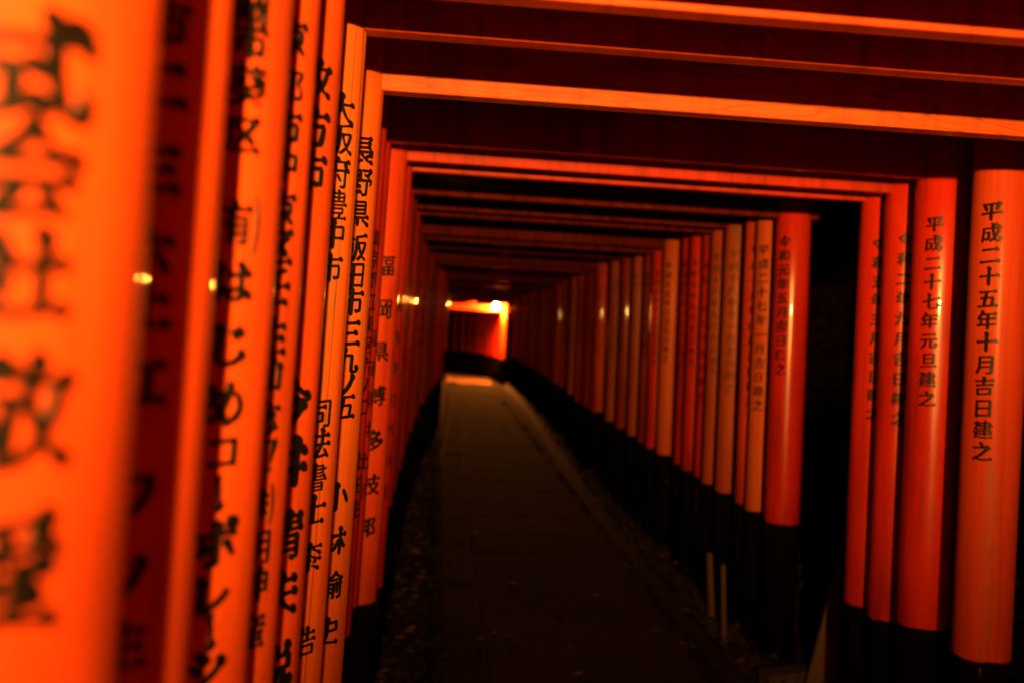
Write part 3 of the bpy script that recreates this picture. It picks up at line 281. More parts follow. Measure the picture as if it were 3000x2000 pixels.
'井': [[677,1023,645,1026,620,1018,599,1000,587,977,590,932,616,877,618,782,614,773,386,756,384,795,409,825,419,850,420,877,412,905,393,936,363,964,327,981,291,985,268,979,252,968,241,953,235,932,239,891,262,841,262,741,255,736,182,735,114,746,95,740,83,727,79,705,88,677,107,655,132,640,168,636,214,658,245,664,259,659,251,432,241,427,159,423,77,437,55,427,44,409,44,386,55,364,73,344,100,329,132,328,182,349,218,354,225,350,219,309,187,232,143,164,74,91,72,73,77,55,105,26,132,18,160,23,225,82,259,123,314,205,333,245,345,286,355,366,600,391,605,377,601,286,603,195,640,114,659,99,677,96,695,109,726,164,731,295,728,400,764,409,827,414,877,388,914,382,941,389,959,407,966,441,954,477,927,510,891,531,859,536,832,530,814,517,795,487,745,481,734,486,732,716,768,723,800,722,859,693,900,688,922,695,936,708,945,727,946,745,937,777,917,805,891,825,859,838,836,839,814,834,792,818,773,788,741,787,739,841,771,886,774,909,771,932,757,964,736,988,709,1009],[605,700,611,695,613,686,613,473,609,464,541,463,377,447,374,464,382,673,409,682]],
'清': [[614,1005,591,1008,568,1005,539,982,530,950,543,900,539,895,418,886,341,897,327,894,313,882,305,859,314,833,332,812,359,799,382,799,436,823,523,833,550,831,553,786,550,777,423,769,355,779,331,764,323,741,328,723,341,702,359,688,382,680,401,682,445,704,523,715,548,714,553,705,554,664,532,654,391,640,350,639,300,648,279,645,263,632,260,609,268,586,286,566,309,554,332,552,400,577,600,594,664,610,809,624,845,623,891,600,927,595,945,600,964,617,971,641,965,673,945,700,909,727,916,755,911,782,895,809,863,836,913,836,938,855,945,873,944,891,923,932,886,959,850,965,818,954,798,927,786,919,700,910,694,914,681,950,664,973,641,992],[144,918,109,917,91,900,89,873,107,841,132,823,190,809,218,794,241,792,258,800,263,823,250,847,168,908],[805,864,823,861,843,845,795,833,768,803,695,790,664,790,657,795,658,841,664,850],[791,743,841,714,823,684,805,677,714,667,668,663,657,668,654,723,658,732],[96,650,59,653,36,635,32,605,50,573,82,553,123,551,177,521,200,519,217,527,222,550,209,574],[808,568,750,559,695,558,450,531,377,528,350,518,335,477,335,291,329,250,328,173,351,91,364,73,386,64,400,68,410,77,434,127,436,195,441,205,714,233,750,232,757,227,754,168,750,162,732,155,677,166,654,159,644,145,642,127,648,109,661,91,691,70,718,67,776,91,823,99,838,109,850,127,860,164,865,286,865,486,848,541,830,559],[755,496,762,486,762,450,759,436,753,432,459,404,439,409,437,459,453,468],[209,432,177,426,157,405,151,368,154,327,145,302,58,118,57,95,66,73,82,55,105,43,132,42,147,55,245,260,289,295,300,318,300,355,281,391,250,418],[755,369,762,359,762,309,759,302,745,296,677,294,473,272,445,272,439,277,438,323,447,336]],
'夫': [[472,1009,450,1008,427,999,411,982,402,959,406,914,434,859,436,818,432,810,382,809,218,791,155,806,132,797,117,777,116,750,129,723,155,700,182,690,209,693,250,717,427,733,430,673,425,559,420,532,414,528,309,523,155,506,82,519,64,514,49,500,42,473,53,441,77,417,109,403,132,405,177,430,214,436,355,450,386,449,393,445,353,355,338,332,277,255,238,218,161,159,105,127,86,123,45,128,21,114,14,91,23,60,42,36,73,17,100,13,132,22,184,59,255,98,309,135,377,193,414,232,453,282,495,351,505,346,555,282,644,205,700,170,800,129,845,89,882,76,909,75,934,86,952,109,956,136,947,168,927,196,900,217,873,228,845,231,827,226,802,209,791,210,744,232,682,273,650,302,619,341,547,455,550,465,573,472,609,473,664,487,800,500,818,498,850,476,882,465,923,464,950,480,959,496,963,518,951,559,918,596,873,617,845,618,820,609,805,595,793,568,786,564,618,547,586,550,555,546,548,555,550,741,555,749,782,769,836,741,882,742,905,755,919,777,920,805,909,836,891,861,868,879,841,892,814,896,777,884,745,846,591,828,573,829,569,832,584,859,590,886,586,914,575,941,555,968,532,987,505,1002]],
'、': [[119,336,73,338,55,331,38,314,31,295,30,273,47,227,76,195,115,173,145,132,177,107,227,91,250,92,273,101,291,120,299,145,296,177,281,209,255,240,198,277,164,314]],
'悦': [[803,1032,782,1034,759,1030,742,1018,732,1005,724,968,732,923,702,859,692,795,682,789,632,784,611,786,608,827,589,864,582,918,566,945,544,968,518,985,491,993,468,993,445,983,429,959,429,923,453,877,494,841,494,777,486,770,423,768],[212,977,186,978,164,971,145,955,134,932,136,891,162,836,155,766,105,785,64,783,38,764,25,723,28,700,44,655,19,527,20,505,31,482,48,464,68,452,91,448,109,453,128,477,150,548,153,386,146,350,146,155,160,105,179,64,200,49,223,52,249,86,263,118,263,295,267,327,265,523,273,678,282,673,297,627,314,605,341,588,378,582,382,523,391,491,405,468,423,453,441,446,486,452,493,445,476,341,448,264,413,205,385,173,345,141,340,109,325,95,332,80,391,69,409,73,451,100,528,173,560,227,585,286,605,382,607,455,614,461,650,466,659,464,662,455,658,195,672,150,683,132,718,103,755,95,900,110,927,122,984,182,993,205,996,227,988,259,971,286,945,311,918,326,891,333,864,332,845,323,829,305,823,268,844,200,839,182,805,171,782,170,773,174,770,186,776,473,795,480,873,484,894,500,905,527,910,714,902,755,891,778,868,798,850,805,814,809,836,863,868,880,887,905,891,941,877,976],[418,767,386,747,377,764],[791,732,795,727,795,559,791,550,723,545,664,534,568,531,532,522,495,523,492,691,495,697,600,712,736,722,768,732]],
'阪': [[861,1018,832,1018,809,1010,795,996,782,968,764,960,609,923,464,905,445,898,435,886,427,859,422,750,421,550,403,359,386,273,328,114,336,82,364,57,395,53,423,73,455,136,488,232,510,345,527,561,591,395,618,345,652,305,653,291,563,200,477,132,473,109,484,86,500,74,518,69,550,79,641,145,703,209,718,216,773,169,809,145,834,109,864,87,895,78,918,80,936,89,950,106,955,127,952,150,925,191,900,208,877,216,832,210,762,268,756,282,756,291,788,318,818,366,860,455,888,536,900,577,905,627,902,673,891,695,868,714,845,720,791,703,532,683,524,691,528,836,532,842,800,906,818,907,886,890,905,892,923,902,935,932,926,968,899,1000],[322,905,300,907,241,894,109,890,77,877,65,850,58,441,54,414,46,136,75,50,86,36,100,29,114,28,123,33,152,91,159,274,164,278,191,257,218,249,305,276,327,286,350,305,363,323,377,359,377,441,359,500,327,555,295,595,297,627,356,764,368,823,366,850,357,873,341,893],[250,833,258,827,257,814,198,677,190,636,192,614,199,595,258,514,276,450,276,409,264,359,249,341,232,333,191,347,159,342,156,350,160,591,165,623,164,818,177,828],[791,642,798,636,798,627,764,509,700,374,676,418,639,523,624,582,622,618,645,628]],
'府': [[527,986,495,986,476,968,473,936,489,868,482,859,200,830,136,832,114,823,101,809,93,773,83,373,49,168,60,127,61,77,73,59,86,58,127,93,156,109,178,186,198,318,207,755,214,760,305,770,332,768,331,732,341,691,310,623,282,515,250,500,241,488,242,450,234,423,245,408,277,420,286,417,292,409,286,168,323,77,345,62,368,65,399,114,409,141,410,341,401,486,421,568,432,589,460,545,477,533,500,525,530,527,564,545,600,552,695,561,727,557,729,405,720,168,712,159,668,149,618,151,608,141,606,123,618,100,636,87,659,79,700,79,786,92,811,105,826,123,839,164,844,568,850,571,895,548,941,546,959,553,971,564,981,595,973,627,952,659,923,681,883,695,883,732,873,762,855,788,818,823,850,827,900,799,955,797,973,806,985,823,990,845,986,868,972,895,950,919,923,935,891,942,868,938,850,929,823,890,659,871,605,876,598,882,583,932,570,955,550,975],[714,815,717,809,705,786,703,759,712,727,732,691,732,636,545,618,471,632,469,636,497,668,503,700,493,736,463,782,486,788,550,790,618,806],[539,482,509,483,491,473,483,455,489,427,516,391,577,285,614,264,645,268,656,277,662,295,660,318,653,336,577,455,559,473]],
'豊': [[585,1005,555,997,538,977,535,945,546,905,541,901,468,900,454,936,432,962,400,981,368,986,341,975,323,950,321,927,332,885,236,873,186,872,168,867,155,857,147,845,141,823,141,645,149,605,164,583,182,571,205,567,386,584,459,595,586,603,618,613,809,623,838,636,856,664,859,686,859,850,853,882,843,905,827,920,805,928,682,919,676,923,660,959,641,981,614,998],[755,868,764,867,768,859,768,814,764,804,655,792,647,795,645,850,650,857],[541,845,550,844,554,836,555,791,550,783,468,773,441,773,433,777,432,818,436,835],[336,826,340,818,342,768,336,760,245,750,233,755,231,805,236,814],[764,744,768,718,764,686,759,682,691,673,655,673,647,677,645,727,650,736],[550,721,554,714,555,673,550,661,468,650,441,650,433,655,431,709,436,717],[336,702,341,691,341,650,336,640,241,628,233,632,232,682,241,694],[891,614,868,616,845,612,829,600,815,582,795,574,764,577,155,514,82,523,63,514,57,491,63,473,77,455,95,444,114,440,141,444,173,459,782,518,805,526,836,525,886,505,918,502,935,509,945,521,949,555,928,591],[769,464,745,468,691,464,194,414,178,400,165,373,164,300,170,264,182,244,205,225,223,220,255,222,263,218,285,159,290,123,264,114,132,102,55,109,41,101,35,91,40,59,64,34,95,26,118,31,141,43,177,50,327,61,359,71,432,73,586,91,618,90,677,108,745,109,818,117,845,113,886,94,914,91,932,96,955,118,958,136,955,155,931,191,891,213,868,214,852,209,823,174,809,166,718,155,691,159,692,177,707,209,713,264,723,268,764,268,782,274,800,289,808,309,814,386,809,418,795,443],[714,405,718,395,719,336,714,327,705,323,350,287,318,288,286,279,256,282,255,350,268,363],[614,252,598,200,591,159,577,146,386,128,378,136,356,195,354,223,359,231,582,254]],
'司': [[851,936,827,940,795,931,736,930,218,876,177,873,105,885,85,877,73,856,75,832,91,805,118,784,145,778,168,781,200,799,232,806,732,856,777,860,782,856,778,432,774,400,774,250,766,186,755,173,691,163,636,174,623,168,615,155,618,132,631,114,655,97,682,89,827,105,863,123,883,155,890,200,899,800,903,845,897,882,887,905,872,923],[648,786,623,788,595,779,582,768,571,745,564,740,123,698,101,686,96,664,113,636,141,624,586,670,605,668,650,644,691,640,709,647,725,664,732,686,728,714,717,736,698,759,673,777],[580,568,559,569,514,558,450,557,245,535,177,535,150,524,134,500,129,482,125,255,141,205,163,164,186,152,204,155,230,195,255,214,536,242,586,240,618,252,635,291,640,482,631,518,619,541,600,559],[518,487,524,468,519,436,520,323,515,314,291,290,250,287,245,291,244,450,250,462]],
'法': [[615,1027,591,1026,568,1017,550,999,540,977,542,932,570,873,571,814,564,805,459,796,400,811,366,800,344,855,305,894,277,908,250,914,205,911,177,928,155,936,127,937,105,927,93,905,95,877,107,855,127,834,150,821,186,813,227,768,268,747,295,741,318,743,336,751,355,766,388,718,409,704,432,698,464,702,495,722,532,727,559,727,565,723,564,559,418,545,386,554,345,557,323,545,314,527,315,505,328,477,350,456,373,445,405,444,464,470,511,473,509,459,471,382,392,250,377,209,379,173,406,127,427,113,450,110,550,123,786,173,805,171,827,145,850,131,873,125,891,127,905,136,914,155,914,173,906,195,881,232,862,250,838,305,792,368,764,396,736,409,718,410,700,402,691,389,688,373,699,341,733,291,742,259,739,250,573,211,523,202,516,205,631,409,648,482,655,489,691,505,818,510,873,481,914,474,932,479,950,491,966,523,960,559,941,591,914,615,877,630,855,631,832,624,809,605,795,581,782,574,727,568,691,571,687,736,691,744,791,750,841,724,882,720,901,727,921,745,928,764,929,786,918,818,896,845,868,866,836,876,814,876,795,870,776,855,755,828,695,823,695,841,721,873,729,891,731,914,724,941,707,973,680,1000,650,1018],[93,664,59,662,45,654,36,641,33,623,36,605,60,568,86,550,123,541,159,501,205,474,250,469,283,486,297,514,296,545,281,582,255,612,232,629,205,641,177,645,141,641,114,658],[256,423,232,419,218,408,147,268,65,132,63,109,72,86,91,64,114,51,145,47,170,59,322,327,324,359,313,386,286,412]],
'書': [[503,986,464,989,436,971,426,945,433,900,427,896,259,878,177,887,163,882,154,868,153,850,161,832,177,815,195,806,223,805,268,821,309,827,441,836,447,795,441,787,386,786,145,761,73,769,55,760,48,745,51,723,64,705,82,691,105,685,127,688,155,702,191,709,441,730,445,723,446,686,439,677,232,656,159,664,141,655,134,636,138,618,150,600,182,582,209,583,245,598,282,604,432,618,441,617,445,609,447,582,441,573,200,548,132,556,114,547,106,527,110,509,122,491,155,472,182,473,214,488,245,495,432,513,440,505,441,468,418,459,145,432,59,441,42,427,39,409,47,386,64,369,82,360,105,359,155,376,195,381,482,407,505,414,591,418,636,424,655,431,791,445,836,446,882,426,914,421,932,426,948,441,955,468,946,495,923,522,891,541,897,568,890,595,870,623,841,640,818,645,800,642,777,626,760,605,741,597,568,580,538,586,536,623,541,631,736,650,768,647,800,657,815,673,821,691,823,770,914,779,930,791,933,805,924,823,905,835,827,830,813,895,800,914,782,926,755,930,577,910,570,914,545,959],[727,867,731,859,732,823,727,814,659,814,550,800,538,805,536,841,550,854,609,855],[718,759,727,758,731,750,732,714,723,705,550,687,538,691,536,736,545,743],[786,546,834,523,814,498,650,478,550,473,533,477,531,518,536,526,745,549],[770,391,682,386,250,341,218,344,191,336,171,314,164,291,165,200,159,141,160,100,166,82,191,56,218,48,232,51,250,63,282,68,336,68,718,109,777,101,791,103,805,118,813,150,818,314,805,365,789,382],[723,330,727,323,727,291,718,278,264,233,255,241,255,274,264,285],[700,218,721,214,723,173,718,164,305,123,264,123,255,127,256,168,268,177]],
'士': [[489,1009,459,1011,432,1003,413,986,401,959,402,905,429,850,429,718,423,650,177,626,141,625,73,639,50,632,35,614,33,586,47,555,73,530,105,517,141,519,173,540,200,546,382,565,418,567,424,559,420,264,414,188,386,181,200,163,173,164,136,175,91,172,70,150,70,114,91,80,127,55,150,51,173,54,223,82,445,105,473,103,595,125,723,139,764,140,814,108,841,100,864,100,895,113,914,136,916,177,897,218,864,250,818,269,795,269,773,262,749,241,736,215,714,207,573,193,554,200,553,400,559,582,591,588,636,588,659,598,695,602,823,613,882,579,927,573,950,580,969,595,980,618,981,641,970,677,945,709,909,733,873,742,850,740,832,732,813,714,800,688,777,680,636,666,609,671,566,668,562,677,563,809,586,832,596,850,601,877,598,905,583,941,559,971,527,995]],
'桼': [[484,1005,459,1004,441,997,424,982,414,964,413,923,440,864,442,845,436,838,368,844,291,842,141,828,114,837,82,839,59,831,46,809,49,786,64,761,86,742,109,735,141,738,164,754,191,762,331,773,318,752,282,718,159,631,82,557,81,545,95,535,182,549,223,563,300,612,427,711,432,714,434,709,436,618,432,607,395,589,305,520,200,458,109,415,77,418,45,415,30,405,22,386,26,359,41,336,64,319,91,310,123,315,155,345,218,365,221,327,233,295,255,264,290,232,282,219,259,206,241,197,218,194,177,173,162,145,132,118,132,105,141,100,191,105,223,101,264,120,282,135,305,146,327,155,345,155,357,150,327,145,312,132,307,118,307,100,315,82,332,62,350,48,373,41,395,42,441,59,482,64,500,73,523,95,535,132,538,318,545,355,569,391,571,427,562,455,544,482,514,507,477,523,473,527,476,532,495,536,642,473,644,468,625,436,622,405,606,377,613,332,627,321,677,317,700,332,732,337,755,352,767,368,770,386,756,436,759,439,814,434,864,398,909,388,927,390,947,400,960,414,966,432,964,459,952,486,927,514,900,530,873,537,845,533,827,521,814,499,800,495,618,554,555,584,546,595,546,755,550,770,595,732,686,694,714,688,764,662,794,614,836,580,882,568,918,577,936,601,938,636,923,672,896,700,868,716,836,725,777,720,645,788,637,800,655,812,823,830,841,825,891,798,932,798,956,814,967,836,964,868,946,900,909,929,868,938,840,927,805,889,636,870,591,876,584,882,579,927,559,961,523,991],[395,468,410,423,429,386,423,275,412,282,400,323,373,360,341,384,292,405],[602,282,582,280,572,268,572,245,586,225,614,210,727,173,755,135,782,113,814,99,841,97,868,105,885,123,891,150,884,182,864,212,836,234,814,244,786,248,764,246,736,236],[414,147,418,143,417,136,400,130,363,145]],
'浩': [[646,1014,618,1018,591,1013,572,1000,559,978,559,936,582,877,584,818,577,808,532,809,545,855,533,900,495,942,473,955,445,964,404,959,386,946,375,927,371,882,382,827,377,796,359,780,349,818,335,845,309,872,282,889,241,900,205,898,168,926,136,934,105,925,88,895,92,868,111,841,141,821,177,815,205,773,232,749,282,730,305,730,332,736,328,718,309,682,309,650,327,618,359,597,386,597,405,609,448,686,459,718,468,728,491,734,580,736,583,723,582,597,400,576,323,589,305,582,282,561,251,600,218,622,177,633,145,630,114,648,82,653,57,645,43,627,43,600,56,573,86,547,123,536,173,487,200,474,227,469,250,472,268,481,291,517,327,487,359,478,375,482,423,506,645,526,691,543,755,544,832,552,850,549,886,528,914,519,941,518,961,527,976,541,984,559,980,600,952,641,909,666,882,669,859,664,836,645,823,620,814,613,718,602,700,606,700,755,782,766,814,765,868,738,909,733,927,739,941,750,950,768,951,791,942,818,922,845,895,865,864,876,841,876,818,868,802,855,791,834,777,826,727,820,701,823,700,837,721,859,731,882,731,927,720,955,700,980,673,1001],[847,464,827,464,773,453,718,452,468,426,409,427,382,414,373,400,361,359,361,186,365,145,392,86,409,73,427,71,466,86,486,102,759,129,823,129,859,117,886,126,900,150,907,214,907,377,898,414,887,436,868,454],[263,418,236,420,215,405,187,336,75,141,72,118,80,95,95,77,118,63,150,60,172,73,319,327,322,355,313,377,291,403],[786,383,792,373,792,273,786,200,718,198,518,176,477,177,476,300,479,350,483,355]],
'静': [[634,1014,605,1013,580,995,569,964,578,891,548,864,491,784,481,755,468,745,450,746,414,759,345,750,314,751,309,759,308,800,314,808,377,814,441,790,464,789,482,794,496,809,500,832,491,859,472,882,445,898,414,902,386,892,364,868,341,863,332,909,300,948,277,962,255,968,232,967,216,959,204,945,198,923,213,859,209,851,150,846,77,855,55,842,47,823,51,805,63,786,95,768,114,768,164,790,205,795,217,791,219,745,214,737,164,733,95,742,77,732,70,714,74,695,86,677,118,659,145,660,177,675,209,679,213,668,214,623,123,611,55,619,36,610,29,591,33,573,45,555,64,541,82,536,105,537,136,552,173,559,250,562,282,575,355,581,391,582,441,561,477,557,500,570,509,595,500,627,477,653,450,668,418,670,393,659,373,636,350,628,309,626,305,632,303,682,309,690,418,700,445,690,495,685,523,658,541,650,627,653,632,641,632,544,559,537,486,547,467,536,457,518,459,500,468,482,486,466,505,459,523,459,573,481,614,486,626,482,627,372,600,369,527,378,508,368,498,350,506,318,536,293,564,291,614,312,623,312,627,305,616,150,609,142,595,139,550,145,530,136,521,123,520,105,531,82,550,65,573,58,591,59,633,77,673,86,695,103,713,150,719,323,795,332,832,332,868,321,889,327,898,341,904,386,907,491,959,492,975,505,981,523,977,550,963,573,941,591,910,605,908,668,901,700,890,718,859,737,809,732,791,736,792,750,809,783,822,827,819,855,809,877,791,895,773,903,727,895,705,899,708,936,697,968,668,998],[700,836,718,835,721,827,704,791,688,727,636,710,577,709,568,713,576,736,632,827,645,835],[814,676,818,664,814,562,727,556,723,568,725,664,745,672],[392,518,368,522,336,514,277,514,168,500,127,501,105,493,89,477,82,445,78,255,71,205,70,141,95,64,109,45,127,40,142,50,165,105,168,182,176,195,186,200,241,200,309,209,340,205,340,164,332,114,273,114,259,106,253,95,258,64,286,34,305,27,327,28,355,43,395,56,414,69,432,123,436,441,425,491,409,509],[800,505,809,503,813,495,809,391,800,386,723,383,718,395,719,495,727,500],[332,459,341,458,345,450,345,405,336,392,182,378,174,382,172,432,177,443],[332,336,341,335,345,327,341,282,332,269,209,255,177,255,170,259,168,309,173,320]],
'長': [[813,991,791,994,764,989,745,977,731,955,709,946,573,932,495,932,300,910,268,913,245,909,224,891,215,855,211,586,206,559,205,464,150,455,64,467,41,454,31,432,33,414,45,391,64,375,82,367,109,366,159,390,186,386,185,109,195,82,214,64,232,57,250,57,277,75,341,86,532,149,552,168,554,186,545,205,527,221,505,226,314,157,300,154,295,158,295,400,305,408,377,413,441,413,459,368,507,309,573,251,605,237,623,211,659,184,736,154,809,134,855,101,882,89,923,87,942,95,956,109,964,136,957,168,936,198,909,219,882,229,855,229,836,221,816,195,809,193,777,202,759,215,709,235,698,245,699,255,714,269,805,331,850,314,886,310,918,319,941,340,953,382,941,436,957,459,960,486,943,527,909,556,877,567,850,564,827,549,805,523,795,520,491,494,450,483,391,478,323,474,313,482,317,545,327,558,477,568,518,573,541,582,673,595,718,596,759,573,791,565,814,568,834,582,843,595,847,614,838,650,809,684,768,704,732,699,709,681,695,659,668,650,532,637,457,636,341,623,323,624,317,636,317,691,323,701,332,704,409,705,500,714,559,727,695,740,718,738,755,716,782,708,809,710,832,720,845,736,850,755,841,795,809,833,764,852,741,851,723,843,705,823,695,803,682,796,514,779,477,782,364,768,327,769,322,777,322,841,350,849,518,864,555,868,577,877,718,891,755,890,791,871,818,862,855,864,869,873,879,886,883,905,879,927,855,966],[732,447,738,441,743,400,641,334,614,309,605,312,582,337,553,382,545,423,550,429]],
'野': [[851,986,832,985,814,978,782,939,627,927,559,936,545,932,533,918,532,895,542,873,564,854,586,846,614,848,641,863,673,870,768,880,792,877,793,864,777,839,750,805,709,766,695,763,632,791,609,788,600,777,600,759,614,739,664,712,705,699,749,650,753,623,709,617,686,608,600,606,564,614,536,614,518,606,514,609,516,841,503,886,491,902,473,913,450,916,400,907,286,899,173,884,105,884,82,877,68,866,56,836,57,718,51,668,51,564,62,518,82,493,109,482,150,489,227,492,232,486,233,455,227,377,150,372,82,381,58,364,54,336,73,305,109,287,127,289,168,310,205,316,226,314,228,223,223,168,45,124,36,117,33,105,46,77,64,67,86,66,232,100,268,105,314,129,382,135,427,148,482,132,529,132,533,105,543,86,564,68,586,60,614,62,645,80,709,90,730,100,750,136,753,150,763,555,823,567,834,564,842,500,840,432,843,423,855,418,876,432,923,482,942,509,951,545,946,586,927,619,909,634,886,642,871,641,850,632,819,682,795,709,802,727,877,807,891,832,927,853,942,877,941,909,922,945,891,973],[414,847,419,832,419,755,416,745,405,739,339,736,336,836,359,843],[232,829,237,818,237,727,223,721,157,718,155,818,177,825],[409,679,415,668,415,577,405,571,355,566,333,568,331,673],[227,661,233,650,233,555,173,547,152,550,150,650,159,657],[518,555,541,533,568,522,595,526,618,539,645,547,659,547,664,541,656,195,651,155,632,145,609,140,554,150,550,155,551,191,538,218,510,245,477,259,453,259,432,251,418,237,405,209,387,200,336,193,327,200,326,332,386,336,441,312,473,308,489,314,505,326,513,355,507,382,491,405,468,423,441,433,423,434,405,427,368,391,331,386,331,505,486,515,500,523,514,556]],
'県': [[764,959,655,954,364,923,305,922,282,909,266,886,261,868,261,664,256,555,264,505,282,475,305,460,327,457,400,468,723,499,773,499,791,508,805,526,812,550,816,877,799,932,782,950],[700,891,709,886,711,864,709,836,700,828,405,795,377,795,368,800,366,845,377,858],[132,814,105,815,82,806,63,786,55,764,60,727,79,686,80,386,96,341,123,317,145,311,186,318,240,314,212,291,182,230,73,132,69,114,73,95,85,77,100,67,118,61,136,65,232,146,264,167,323,194,336,208,341,241,327,273,295,302,250,316,248,318,255,321,395,336,427,334,431,318,428,177,459,100,473,87,491,81,509,91,536,148,542,191,541,341,545,349,605,355,664,368,805,382,827,379,882,353,909,350,932,357,953,377,957,414,940,450,905,481,864,492,832,482,814,464,805,445,791,437,659,423,495,416,400,400,359,400,191,382,185,395,185,623,191,650,219,691,222,723,210,755,191,780,164,802],[695,759,705,758,710,750,705,705,695,696,400,664,376,664,368,668,368,718,382,730,445,732],[691,627,700,626,706,618,707,573,700,564,395,532,363,536,362,586,377,598,441,601],[697,336,659,335,641,318,641,286,662,255,686,239,736,228,779,200,811,145,855,110,905,98,927,102,945,114,958,136,958,168,945,200,922,227,877,253,814,260,768,288,727,325]],
'飯': [[869,1000,845,998,829,991,818,981,805,955,791,949,618,903,568,893,532,891,505,879,491,864,484,836,484,714,492,659,480,623,475,450,442,255,418,177,405,152,402,182,385,214,388,245,383,268,366,300,340,327,343,332,395,337,418,373,420,586,414,623,401,650,382,665,359,671,322,668,318,709,301,745,277,770,234,795,255,826,268,830,291,823,400,736,423,732,440,736,450,750,450,764,434,791,340,864,327,917,296,955,273,968,245,975,223,972,203,959,191,932,195,891,128,814,68,755,63,741,66,714,61,700,68,692,123,689,173,726,209,664,205,656,186,652,136,651,114,646,95,632,86,609,76,136,53,100,57,82,73,61,95,50,114,52,132,62,170,100,218,109,318,158,368,136,382,136,395,144,399,141,400,105,414,82,445,64,473,69,500,109,536,209,570,400,571,477,577,512,586,500,627,395,647,359,677,318,680,295,677,284,659,270,563,164,558,141,571,114,595,98,623,100,699,173,730,214,741,221,814,158,868,123,895,118,912,127,919,145,909,169,843,214,778,277,775,291,777,305,821,350,879,486,911,609,914,664,906,691,886,713,859,724,818,715,755,715,641,701,586,700,580,709,579,818,586,831,714,858,841,892,905,877,923,880,936,888,945,900,948,918,936,955,905,987],[809,657,814,650,811,627,795,559,758,455,731,391,723,384,695,450,640,636,650,644],[323,605,325,545,318,532,191,520,181,523,179,582,185,591,264,597,286,606],[323,469,322,395,295,388,205,379,177,382,175,445,183,459,291,471],[245,320,245,273,270,227,270,218,173,171,171,209,177,305,186,315,205,320]],
'田': [[864,932,841,933,814,923,745,923,486,898,459,888,381,886,177,864,127,865,97,850,84,832,79,809,70,191,75,123,90,77,103,59,118,51,136,51,159,85,195,104,750,159,814,158,845,130,859,127,873,132,899,173,902,186,917,841,911,877,902,900,886,919],[795,859,805,858,810,850,806,823,806,623,797,582,786,577,727,577,568,559,541,564,545,832],[423,823,436,818,438,809,432,544,359,541,205,523,182,527,187,795,232,804],[786,514,800,509,801,500,797,245,791,228,782,223,709,223,550,205,532,209,536,487,573,495],[414,477,427,473,429,464,429,309,423,195,414,191,182,169,176,182,176,318,181,436,185,445,205,458]],
'九': [[385,991,355,993,327,985,308,968,297,945,298,900,325,832,319,700,164,687,123,700,95,702,73,692,61,673,61,645,74,618,95,597,123,583,164,582,198,605,223,610,300,615,307,605,279,459,245,359,186,249,141,190,81,132,77,114,80,91,71,73,74,64,86,56,105,58,136,47,164,53,255,130,315,205,365,291,391,350,408,400,437,536,445,632,591,647,613,645,616,636,612,205,617,173,636,136,665,109,714,91,895,106,941,124,977,173,1003,195,1015,218,1018,264,999,309,968,343,927,367,886,375,850,367,827,345,817,314,821,277,842,227,838,195,827,186,805,181,745,178,743,382,752,641,740,686,714,721,695,732,673,738,614,726,545,726,473,717,455,719,458,791,480,814,492,836,496,864,493,891,479,923,453,955,421,977]],
'五': [[833,941,800,945,773,938,753,923,741,899,727,891,591,877,445,872,409,862,336,859,227,846,132,858,104,845,95,823,101,791,123,763,155,745,191,744,241,771,286,776,368,782,373,781,375,768,353,632,350,573,255,564,223,573,182,575,159,564,150,545,151,523,161,500,182,478,205,465,241,461,261,468,282,483,309,490,323,486,281,264,275,173,264,165,168,155,127,155,73,167,50,164,32,148,27,123,36,95,54,73,82,56,114,52,182,81,332,92,395,104,441,104,641,126,691,128,759,146,818,147,859,121,900,110,927,113,949,127,961,159,954,195,932,228,895,254,864,263,836,261,809,245,791,217,764,209,754,214,784,514,776,555,755,588,732,604,709,610,673,601,627,600,518,587,486,587,480,595,497,709,502,791,509,798,577,805,600,814,741,828,768,826,809,802,841,792,873,793,895,805,911,836,904,877,873,918],[655,519,656,495,630,277,629,205,445,183,405,182,403,205,446,418,455,505,623,522]],
'小': [[499,1005,464,1008,432,999,409,977,398,945,403,900,429,850,431,836,422,218,412,145,405,138,368,129,341,133,305,149,277,150,255,138,243,114,246,86,264,56,291,32,323,19,355,22,395,44,486,54,518,64,544,95,558,145,569,786,573,798,603,832,612,877,601,918,577,955,541,986],[756,764,727,765,704,750,696,727,701,691,788,518,832,405,886,339,909,328,927,330,945,350,956,391,956,414,943,455,894,564,811,723,786,749],[218,755,191,756,166,750,146,736,133,718,127,695,128,664,143,614,134,577,86,441,16,309,14,286,25,259,45,237,73,223,108,223,127,232,140,245,219,382,277,541,317,568,334,600,334,645,310,695,268,734]],
